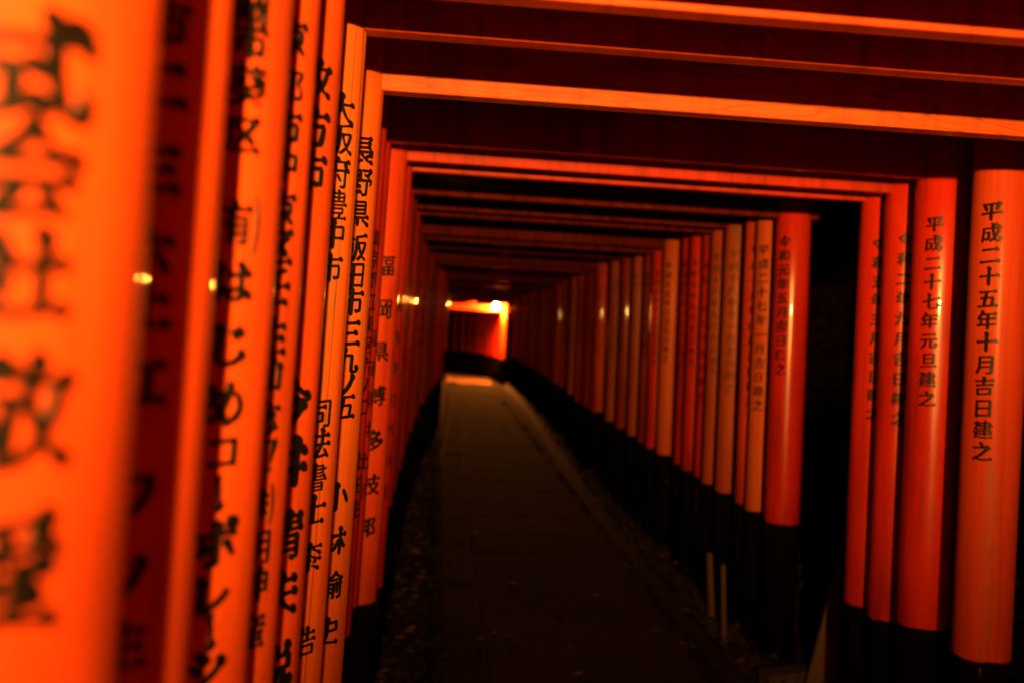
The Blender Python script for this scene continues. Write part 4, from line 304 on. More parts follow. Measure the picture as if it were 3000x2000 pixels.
'林': [[710,1027,682,1030,655,1023,634,1005,623,982,625,945,647,891,645,768,577,764,505,775,482,764,468,741,427,774,405,783,382,785,359,779,327,759,326,805,350,832,359,855,361,882,355,906,333,941,305,966,268,982,236,985,218,980,200,968,185,936,188,900,210,845,209,728,159,721,68,731,50,724,38,709,35,691,42,668,55,649,73,634,95,625,118,624,173,650,195,651,201,645,203,614,188,559,152,541,125,500,56,359,20,305,19,273,45,219,64,208,84,209,118,236,195,364,199,314,196,150,227,73,250,50,268,48,281,55,314,118,319,177,318,520,345,495,377,449,409,428,427,426,449,432,459,441,465,459,463,477,454,495,400,555,355,592,318,606,315,664,323,675,345,673,395,644,432,638,455,644,473,659,486,696,518,676,545,670,573,675,605,692,636,698,647,691,648,632,640,614,595,591,568,564,491,409,414,294,410,277,414,259,427,239,445,225,464,218,482,217,510,236,573,321,627,415,636,421,638,264,632,236,633,195,668,115,686,100,705,98,721,109,750,168,753,405,759,466,768,460,782,427,785,395,793,373,827,333,855,318,886,313,914,321,931,341,934,373,923,405,877,453,823,567,806,586,768,614,762,636,763,709,773,720,823,720,891,689,932,688,955,700,968,718,973,741,969,764,955,791,932,815,905,831,877,838,855,836,836,827,804,782,764,782,763,850,797,895,800,936,789,964,768,992,741,1014]],
'愉': [[640,1000,618,997,600,985,590,964,587,927,505,850,432,795,405,758,350,731,327,732,292,777,247,795,250,882,245,905,223,933,186,948,163,941,147,914,145,759,141,755,105,771,73,775,50,767,32,747,27,714,43,655,31,577,37,518,45,495,59,480,82,475,132,531,136,535,140,527,129,150,153,68,173,49,191,47,205,55,234,114,239,205,237,400,241,432,241,627,250,676,291,610,305,600,318,597,328,600,336,610,354,668,391,670,432,688,459,668,482,660,750,688,811,686,795,668,787,650,791,591,755,628,709,647,670,641,645,614,643,573,665,523,662,359,695,273,718,260,738,268,770,332,772,491,798,532,800,580,810,564,813,536,809,509,809,309,800,173,791,166,764,170,727,167,712,150,711,127,719,109,735,91,755,79,773,75,800,80,832,98,864,104,893,127,905,168,909,459,914,523,937,564,941,595,932,627,908,659,882,678,836,691,835,695,855,718,905,698,941,702,955,713,962,727,962,759,943,795,909,824,873,835,832,830,755,871,731,891,726,932,705,968,673,991],[659,864,700,831,765,791,767,782,759,755,741,749,559,731,514,727,509,731,514,741,586,804,640,859,650,866],[583,609,450,594,377,593,364,587,347,568,341,541,337,318,329,273,329,173,358,91,377,72,391,69,405,75,427,119,434,141,436,245,443,255,468,260,518,265,531,259,532,118,513,105,516,95,595,80,614,89,629,114,641,532,634,564,625,582,605,601],[536,537,540,505,536,477,527,464,445,459,441,473,443,527,505,538],[532,400,536,391,536,341,532,329,441,323,437,332,437,382,441,395]],
'史': [[503,1000,477,1004,450,999,427,982,414,959,412,936,416,914,442,859,441,804,191,781,145,783,123,776,110,759,103,736,97,677,97,536,114,486,158,450,136,418,139,373,164,332,215,295,279,227,268,200,205,158,127,120,68,120,45,107,37,86,41,59,59,32,86,13,114,7,141,11,173,45,350,131,377,162,386,165,509,126,564,116,800,105,841,78,882,68,918,73,940,95,944,127,930,164,900,195,864,212,836,214,814,208,795,194,777,167,705,166,614,175,591,184,514,195,468,210,460,218,468,240,503,295,531,364,543,423,547,491,609,493,805,514,850,511,876,527,893,568,894,759,883,800,868,825,845,841,823,847,786,839,605,821,564,822,563,832,591,873,593,895,589,918,576,945,557,968,532,987],[773,765,778,759,779,745,779,623,773,586,750,580,556,564,553,577,554,745,577,752,645,752],[432,733,438,718,437,550,250,530,215,532,212,618,218,709],[423,473,420,427,408,382,385,327,350,277,332,289,300,325,291,373,272,409,249,432,211,455,223,461,286,461,400,474]],
'福': [[890,986,850,981,823,952,800,943,682,938,523,920,486,919,455,927,427,927,402,909,398,882,406,864,422,845,441,834,459,831,477,834,505,854,532,861,695,876,805,894,841,894,895,870,932,869,948,877,958,891,962,909,959,927,947,950,932,966,914,979],[177,932,155,930,142,918,139,900,145,882,187,814,214,800,241,802,250,809,256,823,251,850,218,905,198,923],[841,823,555,793,491,793,470,786,455,771,448,736,448,636,464,586,483,568,509,560,795,589,841,589,868,597,886,614,892,636,893,745,886,777,875,800,859,815],[343,768,318,770,295,757,268,752,209,751,145,744,77,753,59,745,46,727,46,709,57,686,73,671,95,661,114,661,159,683,195,689,264,694,273,692,275,686,260,650,220,586,201,523,180,500,163,459,155,452,123,444,105,432,30,364,21,345,25,327,38,309,59,297,77,296,100,308,164,368,168,245,164,155,197,68,214,58,232,60,263,123,268,191,268,327,262,432,268,448,286,442,336,398,359,388,386,385,390,300,385,150,409,95,427,78,449,77,491,107,650,119,705,130,755,131,836,140,886,123,914,130,923,145,929,186,930,450,922,491,909,514,891,529,868,534,491,493,436,494,409,485,391,451,373,448,304,509,315,550,365,632,386,709,384,727,374,745],[791,756,797,745,798,659,791,649,564,624,545,627,543,723,550,732],[832,464,834,382,828,368,809,361,705,356,703,409,709,452,723,457,814,466],[605,441,606,345,582,338,523,334,486,336,484,386,491,430,586,444],[832,300,834,218,830,200,723,188,705,191,705,292,805,303],[605,277,605,181,586,175,486,168,484,259,489,273,577,280]],
'博': [[643,1005,618,1009,595,1005,581,995,569,977,568,941,591,886,591,867,432,852,355,862,331,850,322,832,328,805,347,782,373,770,395,771,445,793,577,807,587,800,589,764,582,757,450,743,423,746,395,740,376,718,368,681,364,680,336,703,309,715,282,716,250,701,248,705,249,805,274,845,279,868,272,900,254,927,218,954,182,963,151,955,131,932,127,895,151,832,148,673,141,666,114,666,77,675,59,675,36,660,31,641,43,609,73,586,95,583,136,599,146,595,136,150,159,68,177,50,195,48,209,56,237,118,242,286,239,464,245,622,255,622,286,601,309,594,341,593,368,601,371,495,391,436,414,417,427,416,436,422,453,455,473,471,600,478,620,455,641,447,655,454,673,487,709,486,691,461,686,445,687,418,701,382,695,375,645,374,486,357,432,364,391,348,323,358,300,347,290,327,296,300,316,277,345,265,377,270,396,236,418,213,445,196,477,190,509,198,527,218,531,245,521,291,527,300,677,316,708,314,711,268,700,152,691,146,673,143,614,153,600,145,592,132,591,114,599,95,618,75,636,64,655,60,673,63,716,82,759,89,783,105,802,150,807,332,850,337,900,314,932,308,957,314,973,332,976,350,971,373,959,394,941,412,918,424,891,429,865,423,841,406,813,455,762,491,777,498,823,499,848,473,868,466,882,472,903,500,912,568,912,700,900,750,877,774,845,784,723,770,691,771,685,777,683,814,691,821,741,821,868,835,914,816,950,814,968,823,977,836,980,859,974,882,958,905,936,922,914,931,886,933,863,955,805,992,764,1002,745,998,733,986,728,968,733,950,755,922,773,911,802,905,805,895,795,889,714,884,715,923,704,955,677,986],[814,714,815,682,804,668,700,656,686,660,686,705,773,716],[586,692,588,655,582,647,523,638,468,638,468,682,545,693],[809,605,810,573,800,561,727,552,682,553,679,586,682,596],[577,584,583,577,582,540,495,529,468,533,467,564,473,573]],
'多': [[479,1014,445,1013,413,995,400,978,394,959,395,886,373,873,330,859,209,763,200,751,195,732,159,686,164,676,177,671,232,684,259,682,282,690,300,662,318,645,341,634,373,629,375,623,369,609,291,565,168,513,91,506,74,491,70,468,82,436,105,413,136,400,168,401,227,442,455,539,497,591,545,600,551,586,543,550,482,524,379,441,316,400,238,314,241,304,255,298,314,306,373,321,436,356,452,318,505,277,508,255,491,236,418,199,282,147,168,115,123,120,82,113,67,91,68,64,88,32,118,12,141,8,168,13,205,39,359,83,582,173,599,186,633,227,690,245,759,295,869,405,877,409,918,411,941,419,962,436,978,464,983,505,972,545,945,588,905,623,850,645,823,648,795,643,771,632,752,614,742,595,735,564,714,559,710,564,712,595,704,623,684,650,651,677,745,776,786,784,813,809,820,832,818,864,808,891,791,916,745,949,718,957,691,958,668,952,651,941,627,896,564,894,561,936,546,968,514,999],[623,823,628,818,625,814,600,780,532,718,468,669,459,669,414,701,362,745,407,791,459,813,550,815],[759,487,770,477,771,468,741,427,668,355,605,305,591,307,506,368,474,382,568,462,609,479]],
'枝': [[659,1018,632,1022,609,1018,591,1007,578,986,578,932,599,882,598,823,495,812,441,823,418,822,405,815,396,805,391,774,336,803,309,805,282,798,282,806,305,833,312,859,311,886,298,918,273,948,241,969,205,978,173,973,150,953,142,923,146,891,166,841,167,745,132,740,95,750,59,752,43,745,31,732,28,714,35,691,47,673,68,656,105,648,127,654,150,668,157,664,162,614,149,541,114,523,95,500,31,359,27,341,43,268,50,259,59,256,68,259,86,277,121,286,150,332,154,327,152,150,182,73,205,51,223,49,234,55,267,118,272,177,272,500,311,450,341,432,377,433,391,445,395,459,388,486,347,550,309,589,272,609,269,686,277,691,327,660,373,657,397,668,412,686,417,709,414,737,450,723,473,722,492,727,518,742,591,752,597,750,599,741,594,609,577,602,523,598,477,627,436,634,405,622,384,595,383,568,394,536,432,495,492,386,524,341,564,295,572,277,560,259,527,231,423,162,413,141,372,100,370,91,377,83,386,81,482,93,577,150,655,209,800,138,841,99,873,80,895,75,918,78,936,88,949,105,955,127,949,155,933,182,909,204,864,220,805,208,759,229,719,259,814,382,870,473,886,532,887,568,876,600,845,625,814,631,777,620,709,617,705,655,710,686,709,768,823,779,877,752,927,749,945,757,959,773,964,795,961,818,946,845,927,866,900,882,873,889,850,887,830,877,805,840,773,833,714,830,711,850,732,873,741,895,740,936,728,964,711,986,686,1006],[764,551,768,545,763,523,725,450,657,355,641,337,632,337,601,373,545,473,542,491,553,527,586,535,650,537,677,547]],
'邦': [[303,982,277,984,251,977,232,961,220,941,220,905,246,845,245,812,227,807,168,802,91,815,63,805,50,782,52,759,65,736,86,717,109,707,141,709,186,733,241,736,243,609,177,603,95,615,73,605,64,582,69,559,79,541,95,526,118,514,150,513,195,533,236,536,239,486,234,405,223,399,127,389,77,401,50,401,36,395,27,382,26,350,47,318,82,299,114,300,155,320,191,324,198,318,193,291,151,200,151,159,133,109,144,91,155,92,213,127,236,132,258,155,306,245,323,339,423,348,482,319,534,318,541,164,569,100,588,86,609,85,645,132,655,159,657,577,661,609,665,850,673,857,755,866,800,870,808,864,768,768,717,677,709,654,707,627,722,582,800,505,815,477,829,409,825,359,814,319,795,300,759,294,727,306,705,306,686,295,678,273,684,245,706,218,736,201,764,199,814,222,855,231,882,243,917,273,935,305,943,386,933,445,895,518,825,591,822,600,832,639,915,800,928,850,929,895,905,934,868,952,795,939,650,925,600,928,577,922,564,910,550,873,545,840,495,873,455,879,427,868,412,850,400,824,386,821,379,823,379,827,392,850,396,877,384,918,350,958],[423,760,477,730,514,727,541,736,547,732,542,432,536,429,491,458,455,463,424,450,400,417,359,412,351,418,351,555,395,556,445,531,486,524,518,537,534,568,529,595,511,627,486,650,459,663,432,667,405,661,386,647,373,623,359,619,356,759]],
'平': [[846,977,818,982,791,977,765,959,750,927,709,920,614,910,495,910,432,893,359,893,205,876,141,888,114,887,95,881,80,859,80,832,100,795,141,767,136,723,148,682,167,655,196,627,208,591,226,564,250,544,282,531,309,532,332,544,343,564,344,591,321,636,320,682,304,727,277,760,226,791,227,795,405,816,429,814,428,482,418,475,373,475,168,452,136,452,105,461,59,463,41,454,29,432,30,409,44,382,77,353,114,344,139,350,164,367,186,374,415,395,419,382,415,245,418,173,460,91,486,76,509,81,542,127,548,145,554,255,551,409,627,417,682,430,818,443,873,411,914,404,951,414,972,441,974,477,954,518,918,552,877,567,850,567,827,558,814,545,797,514,791,511,632,493,605,497,564,493,556,500,555,664,561,827,623,844,673,849,690,845,676,795,686,741,660,677,661,659,673,627,671,591,680,577,691,573,729,595,764,603,777,617,803,668,845,693,864,721,865,764,839,818,877,818,900,824,918,839,928,859,928,891,912,927,882,959]],
'成': [[568,1014,545,1014,523,1007,506,991,498,973,501,927,526,873,527,809,523,803,218,770,159,770,132,762,118,750,109,718,109,568,99,395,88,368,61,218,66,123,63,82,73,64,82,62,91,66,173,141,188,168,205,238,218,205,238,182,264,168,295,165,346,186,391,191,414,201,441,227,453,255,469,414,469,505,454,555,432,579,405,590,336,579,223,571,219,582,218,691,227,702,509,730,527,729,531,723,564,468,578,409,603,364,603,309,557,277,477,200,469,168,437,118,445,105,459,104,509,123,532,123,545,127,645,222,691,164,745,120,791,106,871,109,905,122,915,132,935,159,951,209,982,244,989,268,989,291,980,318,964,343,941,365,914,380,886,387,864,386,836,373,821,345,821,309,838,259,822,186,809,176,791,175,761,205,715,282,716,345,747,359,782,400,856,545,887,568,906,591,913,614,912,636,893,677,855,711,809,725,786,722,770,714,755,695,749,673,754,618,751,600,694,477,677,454,656,577,641,732,642,741,655,748,714,749,823,760,859,759,909,737,941,737,964,750,974,768,975,791,967,818,936,854,891,877,877,900,859,917,795,950,745,992,709,1001,686,997,670,982,665,959,671,936,689,914,709,899,785,877,790,868,789,832,768,824,677,815,641,817,638,841,658,868,666,891,661,941,623,988,595,1005],[355,511,358,441,345,314,335,268,327,259,305,256,241,270,223,264,209,250,213,295,210,382,218,493,232,503]],
'十': [[478,1023,445,1021,418,1009,402,991,392,964,397,914,429,850,425,595,155,571,91,586,68,587,39,573,31,559,29,541,35,514,55,486,82,467,109,458,141,462,182,484,400,508,418,505,421,423,413,314,414,177,453,91,473,73,495,68,523,81,552,118,559,136,565,300,564,524,645,531,669,541,814,555,832,553,891,519,936,513,959,519,976,532,987,550,991,573,983,609,959,645,923,674,882,687,850,685,827,676,814,664,800,635,791,628,655,613,568,616,566,705,570,805,604,855,609,882,606,909,588,950,559,984,518,1011]],
'年': [[292,991,250,990,232,979,220,964,213,923,223,868,216,827,191,808,173,785,114,691,56,618,52,600,58,577,77,555,100,542,123,541,145,550,227,645,270,709,286,745,305,758,345,764,414,765,482,772,486,759,487,632,468,622,282,604,236,607,209,597,196,582,182,545,182,332,173,327,132,324,77,336,50,334,36,326,28,314,28,282,37,264,55,245,77,232,100,227,127,232,159,249,191,255,241,257,295,269,359,269,468,282,474,273,470,191,475,168,509,95,527,81,550,79,564,91,597,155,597,291,600,297,909,324,927,332,937,350,933,368,925,382,909,394,891,399,636,372,609,372,601,377,599,555,605,566,777,578,827,552,864,547,886,554,904,568,913,586,916,605,908,636,887,668,858,691,823,703,800,703,780,695,741,650,645,640,609,641,605,655,604,782,618,792,791,809,845,778,868,772,891,773,912,782,930,800,936,823,934,845,918,877,895,901,868,918,836,925,805,917,785,900,768,873,741,867,605,853,545,857,500,845,382,840,379,845,386,891,372,932,336,971],[477,548,482,536,482,359,473,354,305,341,300,355,300,477,305,529,345,537]],
'月': [[780,941,759,944,723,935,673,935,291,895,236,898,218,893,200,881,188,850,182,791,183,623,178,595,177,514,168,405,124,273,68,159,67,141,73,114,60,77,68,60,82,59,123,81,155,85,168,95,195,135,225,191,264,291,273,336,282,345,700,386,709,377,709,336,696,173,686,165,641,154,577,149,550,155,527,153,514,141,514,118,524,100,541,87,591,74,750,93,786,107,800,117,817,150,827,277,826,423,832,509,836,850,819,909,800,930],[714,863,718,855,718,786,713,714,705,700,350,663,309,660,301,664,304,814,309,823],[705,623,713,614,714,564,709,473,700,459,323,422,300,422,292,427,296,541,301,573,313,586]],
'吉': [[484,1009,459,1009,436,1001,418,984,408,964,406,941,410,918,436,864,438,832,434,823,155,796,82,808,68,804,55,792,49,768,61,736,83,714,114,701,145,704,177,722,209,728,395,747,432,746,435,741,433,618,429,609,223,586,159,599,136,597,115,582,108,564,112,536,127,513,155,493,182,487,200,491,245,514,418,533,486,535,518,545,600,556,732,570,777,572,818,546,850,538,882,541,905,554,915,573,918,591,906,632,873,668,832,687,809,688,786,681,770,668,750,636,727,630,586,616,554,623,549,636,553,759,559,765,605,765,664,779,805,793,832,789,891,759,927,759,956,777,968,805,963,841,941,876,900,905,859,911,827,897,813,882,802,859,791,853,655,839,573,839,569,841,584,868,590,891,588,914,578,941,559,967,538,986,514,1001],[778,459,759,462,686,449,632,448,250,408,195,410,173,401,160,386,151,359,146,305,146,164,148,114,174,64,191,48,214,42,255,59,273,73,318,78,686,115,736,115,759,97,777,92,809,105,821,118,829,141,835,373,818,427,800,447],[714,378,719,364,714,332,714,200,709,191,686,185,641,185,305,149,265,150,263,250,267,332,271,336,673,378]],
'日': [[784,932,764,933,736,923,686,922,259,878,209,879,177,871,165,859,154,827,153,709,149,682,144,164,146,141,158,109,173,77,186,63,205,55,223,58,246,91,277,113,705,155,736,154,764,128,786,123,800,129,821,155,838,214,847,836,840,873,827,899,809,919],[723,846,726,718,721,605,718,593,709,583,314,541,282,541,271,545,274,795,277,803],[705,505,718,502,721,491,717,459,717,245,709,230,318,191,273,187,267,191,265,395,270,450,277,462]],
'建': [[612,1000,573,997,547,973,542,945,557,895,555,889,468,882,436,890,409,890,391,882,382,864,383,845,393,827,409,812,432,802,459,803,486,818,514,826,564,827,568,764,564,757,423,742,347,755,368,782,374,800,375,827,370,850,352,882,327,908,300,927,268,938,232,940,205,929,187,909,173,870,86,879,73,875,59,861,55,845,59,827,73,807,91,794,123,789,173,811,186,813,199,809,207,795,195,766,136,664,123,623,120,591,78,564,73,550,76,536,91,519,114,510,132,512,186,534,223,535,229,532,230,523,204,395,182,335,183,373,178,395,161,423,136,446,105,461,77,462,55,452,41,432,41,400,59,364,148,255,145,237,123,209,100,132,69,68,73,59,86,58,150,98,200,135,227,167,277,139,336,118,423,100,486,95,627,99,686,112,827,125,891,103,918,101,941,108,959,127,963,159,950,190,923,217,891,230,868,229,850,221,814,175,641,156,614,160,495,151,423,156,341,175,300,192,243,232,244,250,272,282,294,345,323,460,328,523,321,559,300,589,273,600,227,593,222,595,222,605,268,698,295,743,305,750,323,750,326,745,314,718,323,691,341,672,364,662,386,663,432,684,473,690,550,694,559,692,562,686,563,627,559,620,464,610,395,620,377,612,369,591,373,573,385,555,418,535,450,537,486,553,532,558,559,556,562,541,557,486,477,478,441,478,409,487,386,485,368,477,359,455,363,436,374,418,391,405,414,397,436,399,486,421,536,426,555,424,557,355,545,347,445,338,405,336,373,343,332,342,318,331,314,309,322,286,341,267,359,258,382,256,450,280,555,290,562,282,582,235,595,224,609,221,625,232,641,268,648,305,655,308,709,308,818,320,877,295,900,293,928,300,945,318,947,345,933,377,905,403,873,415,841,408,800,371,677,356,654,359,650,436,655,443,800,453,845,433,873,426,895,432,911,445,920,468,916,495,898,523,873,542,850,549,827,548,800,533,782,510,764,503,664,493,656,500,655,568,664,576,736,577,800,585,827,582,861,591,870,600,878,627,882,705,914,701,936,706,955,723,961,750,954,773,936,798,885,827,874,877,854,905,823,916,695,904,683,941,668,965,641,988],[786,848,790,791,786,780,691,769,662,773,659,836,664,844],[782,715,786,650,782,643,695,633,658,636,656,705,659,711,750,717]],
'之': [[464,1005,436,1006,409,996,393,977,386,950,391,918,405,891,424,868,462,836,463,777,450,771,218,748,182,748,132,761,109,759,88,745,78,727,78,700,91,673,123,644,164,633,186,640,217,664,241,670,468,693,555,694,586,706,650,711,675,709,678,695,535,527,364,367,282,302,250,285,214,244,159,236,118,215,77,180,68,167,65,150,83,105,91,95,123,87,155,88,218,152,241,161,282,131,309,118,355,102,423,88,614,93,873,128,941,122,968,133,985,145,995,164,997,186,990,214,976,236,953,259,927,274,900,281,873,278,855,267,838,241,831,209,786,199,618,175,505,166,414,166,359,182,345,191,345,205,355,216,532,359,694,518,794,632,845,644,873,660,887,677,896,705,891,755,869,800,832,838,782,864,741,870,705,864,668,836,649,795,632,789,598,791,591,836,567,877,562,905,545,945,509,984]],
'七': [[374,986,341,989,314,981,293,964,281,936,283,882,310,823,310,695,305,602,132,563,86,568,45,564,32,554,22,536,22,514,30,491,64,455,86,444,109,441,141,448,168,473,182,479,291,508,305,506,303,195,329,141,355,113,382,97,445,87,536,92,768,115,832,127,859,138,899,177,918,218,955,250,964,273,966,300,951,345,919,386,877,415,836,427,809,425,786,416,769,400,759,382,759,336,784,277,779,245,759,209,718,195,441,170,435,191,438,545,445,555,505,564,618,592,655,603,673,614,832,654,845,655,905,626,927,625,959,631,982,647,994,673,993,705,980,736,959,764,927,787,891,800,859,800,836,791,823,779,805,733,797,727,641,686,609,685,448,645,444,655,444,782,478,827,484,855,481,882,466,918,441,949,409,973]],
'元': [[797,973,773,972,755,965,736,948,718,911,682,905,550,893,514,896,264,869,227,869,200,878,155,880,141,873,130,859,128,827,138,805,159,782,182,769,205,764,232,769,259,787,282,794,536,817,595,831,732,845,750,842,777,822,809,810,850,807,877,820,892,836,899,864,895,891,881,918,857,945,827,964],[879,695,855,697,827,689,809,673,795,645,764,637,345,605,318,595,291,592,232,592,159,583,132,585,91,596,64,594,49,586,35,564,39,532,59,502,91,482,114,477,132,480,164,500,186,508,273,516,279,505,252,368,229,300,181,214,132,160,73,110,69,86,81,59,114,36,145,38,214,82,277,140,324,205,372,305,402,432,408,527,500,540,541,542,546,536,543,200,558,150,577,123,605,104,645,89,827,104,877,112,914,127,941,159,959,214,987,245,995,286,985,323,964,355,928,386,891,403,864,406,836,401,818,389,804,368,800,345,803,318,832,259,822,205,814,191,782,179,695,169,673,170,667,186,671,559,682,564,814,576,859,549,886,539,923,540,945,548,960,564,967,582,967,605,961,627,927,671,905,686]],
'旦': [[763,936,741,940,709,932,668,931,286,891,236,893,214,887,201,877,186,855,182,836,177,386,188,336,209,305,232,291,255,287,291,296,345,296,682,332,764,333,782,339,795,352,806,373,809,391,819,845,811,882,801,905,786,923],[691,855,698,850,699,823,695,686,686,673,350,636,309,636,302,641,300,805,305,817],[686,596,694,586,691,418,687,409,350,372,305,368,297,373,296,545,300,557,323,564,391,565],[869,250,841,251,818,244,802,232,786,205,768,199,632,185,559,185,177,145,136,145,109,153,68,155,45,141,39,127,38,109,47,86,65,64,91,48,114,44,141,49,164,65,191,73,582,110,623,115,641,124,777,137,814,137,868,108,914,104,936,114,950,132,954,155,950,177,936,205,918,225,895,241]],
'令': [[519,1000,477,1002,445,988,427,955,427,908,364,842,268,758,171,682,55,608,47,595,47,577,68,543,95,527,129,527,240,595,373,690,405,643,470,582,518,567,541,569,559,577,571,591,577,618,574,641,562,668,534,700,450,759,509,821,541,813,638,741,736,684,832,637,859,610,895,589,923,580,945,580,967,586,986,600,1001,627,1000,659,984,695,959,724,923,746,886,754,859,749,827,728,695,801,620,859,616,909,589,955,559,982],[780,550,755,552,709,532,623,530,282,494,245,493,200,504,173,505,145,490,138,473,138,455,149,427,168,406,191,391,218,385,245,389,277,409,300,415,618,447,641,445,640,436,614,404,533,318,500,290,482,261,473,260,423,290,382,326,345,338,323,338,305,331,289,314,283,295,292,259,323,226,350,214,400,209,441,187,482,174,509,141,578,95,605,83,627,81,648,95,652,123,637,150,596,186,596,195,622,236,760,377,778,409,789,455,820,482,822,500,814,523,800,538]],
'和': [[418,982,386,980,364,969,353,955,341,919,327,911,268,898,232,875,145,863,77,865,59,855,51,836,53,814,65,791,86,772,109,763,145,765,184,791,223,800,227,659,218,648,141,639,59,651,45,645,32,632,30,609,38,586,58,564,82,552,114,550,159,570,205,574,211,518,205,510,164,492,145,468,57,309,19,255,12,236,14,218,27,195,50,178,73,172,92,177,146,241,209,339,214,314,212,155,244,77,258,64,273,58,286,59,295,66,326,127,331,209,330,436,332,440,336,437,386,376,414,357,436,353,455,357,466,368,471,382,468,400,459,418,386,500,364,515,321,527,318,582,332,598,386,597,423,574,445,567,502,568,499,286,494,232,521,155,539,132,559,125,573,130,609,194,618,199,805,212,829,173,845,163,859,162,874,173,900,227,914,814,909,850,898,877,873,903,845,911,809,902,755,901,600,884,568,887,541,883,519,868,510,845,508,741,500,683,455,709,414,713,386,698,364,659,345,656,339,659,337,668,336,838,377,852,427,836,468,837,494,850,507,873,504,909,486,941,455,969],[800,833,804,818,799,791,799,591,795,564,795,364,788,291,782,285,759,279,614,267,610,277,610,432,614,464,620,814,655,821]],
'八': [[600,964,564,961,536,946,518,918,514,886,525,845,561,786,572,691,586,614,628,468,673,364,702,309,779,200,841,145,868,137,891,140,905,149,912,164,909,195,868,250,814,336,767,445,732,568,703,745,704,755,723,777,734,805,735,832,729,859,709,895,677,929,641,952],[336,909,305,913,273,906,250,889,237,864,235,809,258,750,252,695,221,541,200,459,163,355,112,245,52,150,51,127,62,95,60,77,73,65,95,68,118,62,141,62,168,78,246,186,283,259,333,382,368,514,402,695,436,729,448,773,441,814,418,855,382,888]],
'一': [[896,664,859,665,832,655,813,636,797,595,768,588,673,579,600,580,132,533,82,548,50,549,32,543,18,529,12,509,13,491,23,464,45,437,73,420,105,414,132,418,164,439,195,446,632,488,691,503,823,515,891,476,918,469,945,469,977,481,996,500,1005,527,1002,564,988,595,962,627,932,650]],
'四': [[852,918,632,893,600,895,568,885,382,872,350,862,282,860,173,847,118,849,100,845,86,836,74,805,68,768,58,223,64,159,85,105,97,86,118,76,136,80,159,117,182,139,232,140,800,199,814,195,827,171,841,158,859,153,875,159,902,200,909,245,919,827,912,864,899,891,877,910],[805,838,808,827,808,755,804,723,803,523,800,517,764,525,736,522,714,507,695,477,668,469,650,471,646,482,646,568,650,600,651,823,777,839],[536,811,540,800,540,655,536,623,536,514,544,468,573,428,605,410,718,415,759,391,796,382,799,291,795,274,786,266,741,261,173,207,169,255,175,345,178,714,184,777,318,793,327,792,331,786,313,614,291,523,270,468,248,427,214,387,186,364,180,350,185,332,205,309,223,299,250,297,282,314,328,355,364,400,391,455,416,527,427,591,441,718,442,800,459,808]],
'火': [[498,1009,464,1013,432,1006,409,986,398,959,401,914,427,859,429,845,406,582,409,521,391,505,380,486,319,350,259,260,169,173,59,99,54,82,61,59,75,41,95,28,127,24,164,38,255,93,288,118,391,218,432,272,491,377,500,372,564,285,641,214,718,164,802,127,850,87,886,73,918,73,947,86,964,109,969,136,961,168,941,200,914,224,882,239,850,243,825,236,800,218,791,219,718,262,684,291,659,318,622,373,577,459,546,500,544,591,562,755,563,805,596,845,603,891,593,927,569,964,536,991],[846,818,818,819,795,805,687,577,686,555,697,527,718,504,745,490,782,488,804,505,911,718,912,750,901,777,877,803],[217,795,173,789,155,777,143,759,137,709,148,655,125,595,70,486,71,464,84,436,105,417,132,405,159,405,186,421,231,491,277,591,318,617,334,650,332,695,309,741,268,777]],
'気': [[282,955,255,956,233,941,219,905,210,850,183,818,124,714,73,641,73,614,91,583,128,564,114,536,120,505,149,473,186,461,250,488,468,511,493,509,436,419,382,347,345,358,218,425,164,434,136,422,128,405,131,382,141,362,159,344,191,330,236,335,305,301,311,291,300,261,264,226,186,164,100,105,92,91,92,77,104,50,123,35,145,29,191,50,327,148,395,204,414,230,436,219,555,129,582,121,601,127,612,150,600,182,573,209,485,273,480,282,493,309,571,414,577,430,577,455,566,477,545,497,515,514,650,530,677,529,684,523,685,400,699,264,724,191,737,168,768,132,814,105,836,101,891,102,927,116,947,136,962,177,989,214,992,241,985,277,959,317,921,345,877,356,841,345,825,327,818,300,821,268,845,223,844,191,836,179,817,227,808,291,798,391,796,527,782,573,755,599,718,607,682,598,609,597,227,557,195,561,163,573,169,586,223,653,259,620,295,609,315,614,345,636,373,643,532,657,555,666,686,680,727,681,766,659,795,649,832,652,850,664,861,682,864,705,859,727,847,750,827,771,782,793,759,793,741,788,718,769,705,746,682,739,545,725,468,725,359,711,318,711,273,723,270,727,284,768,295,777,627,807,650,816,818,832,877,803,923,799,945,811,959,836,956,868,941,896,905,928,882,937,859,939,827,930,814,918,800,896,773,888,636,875,559,875,341,853,334,859,336,891,327,918,308,941]],
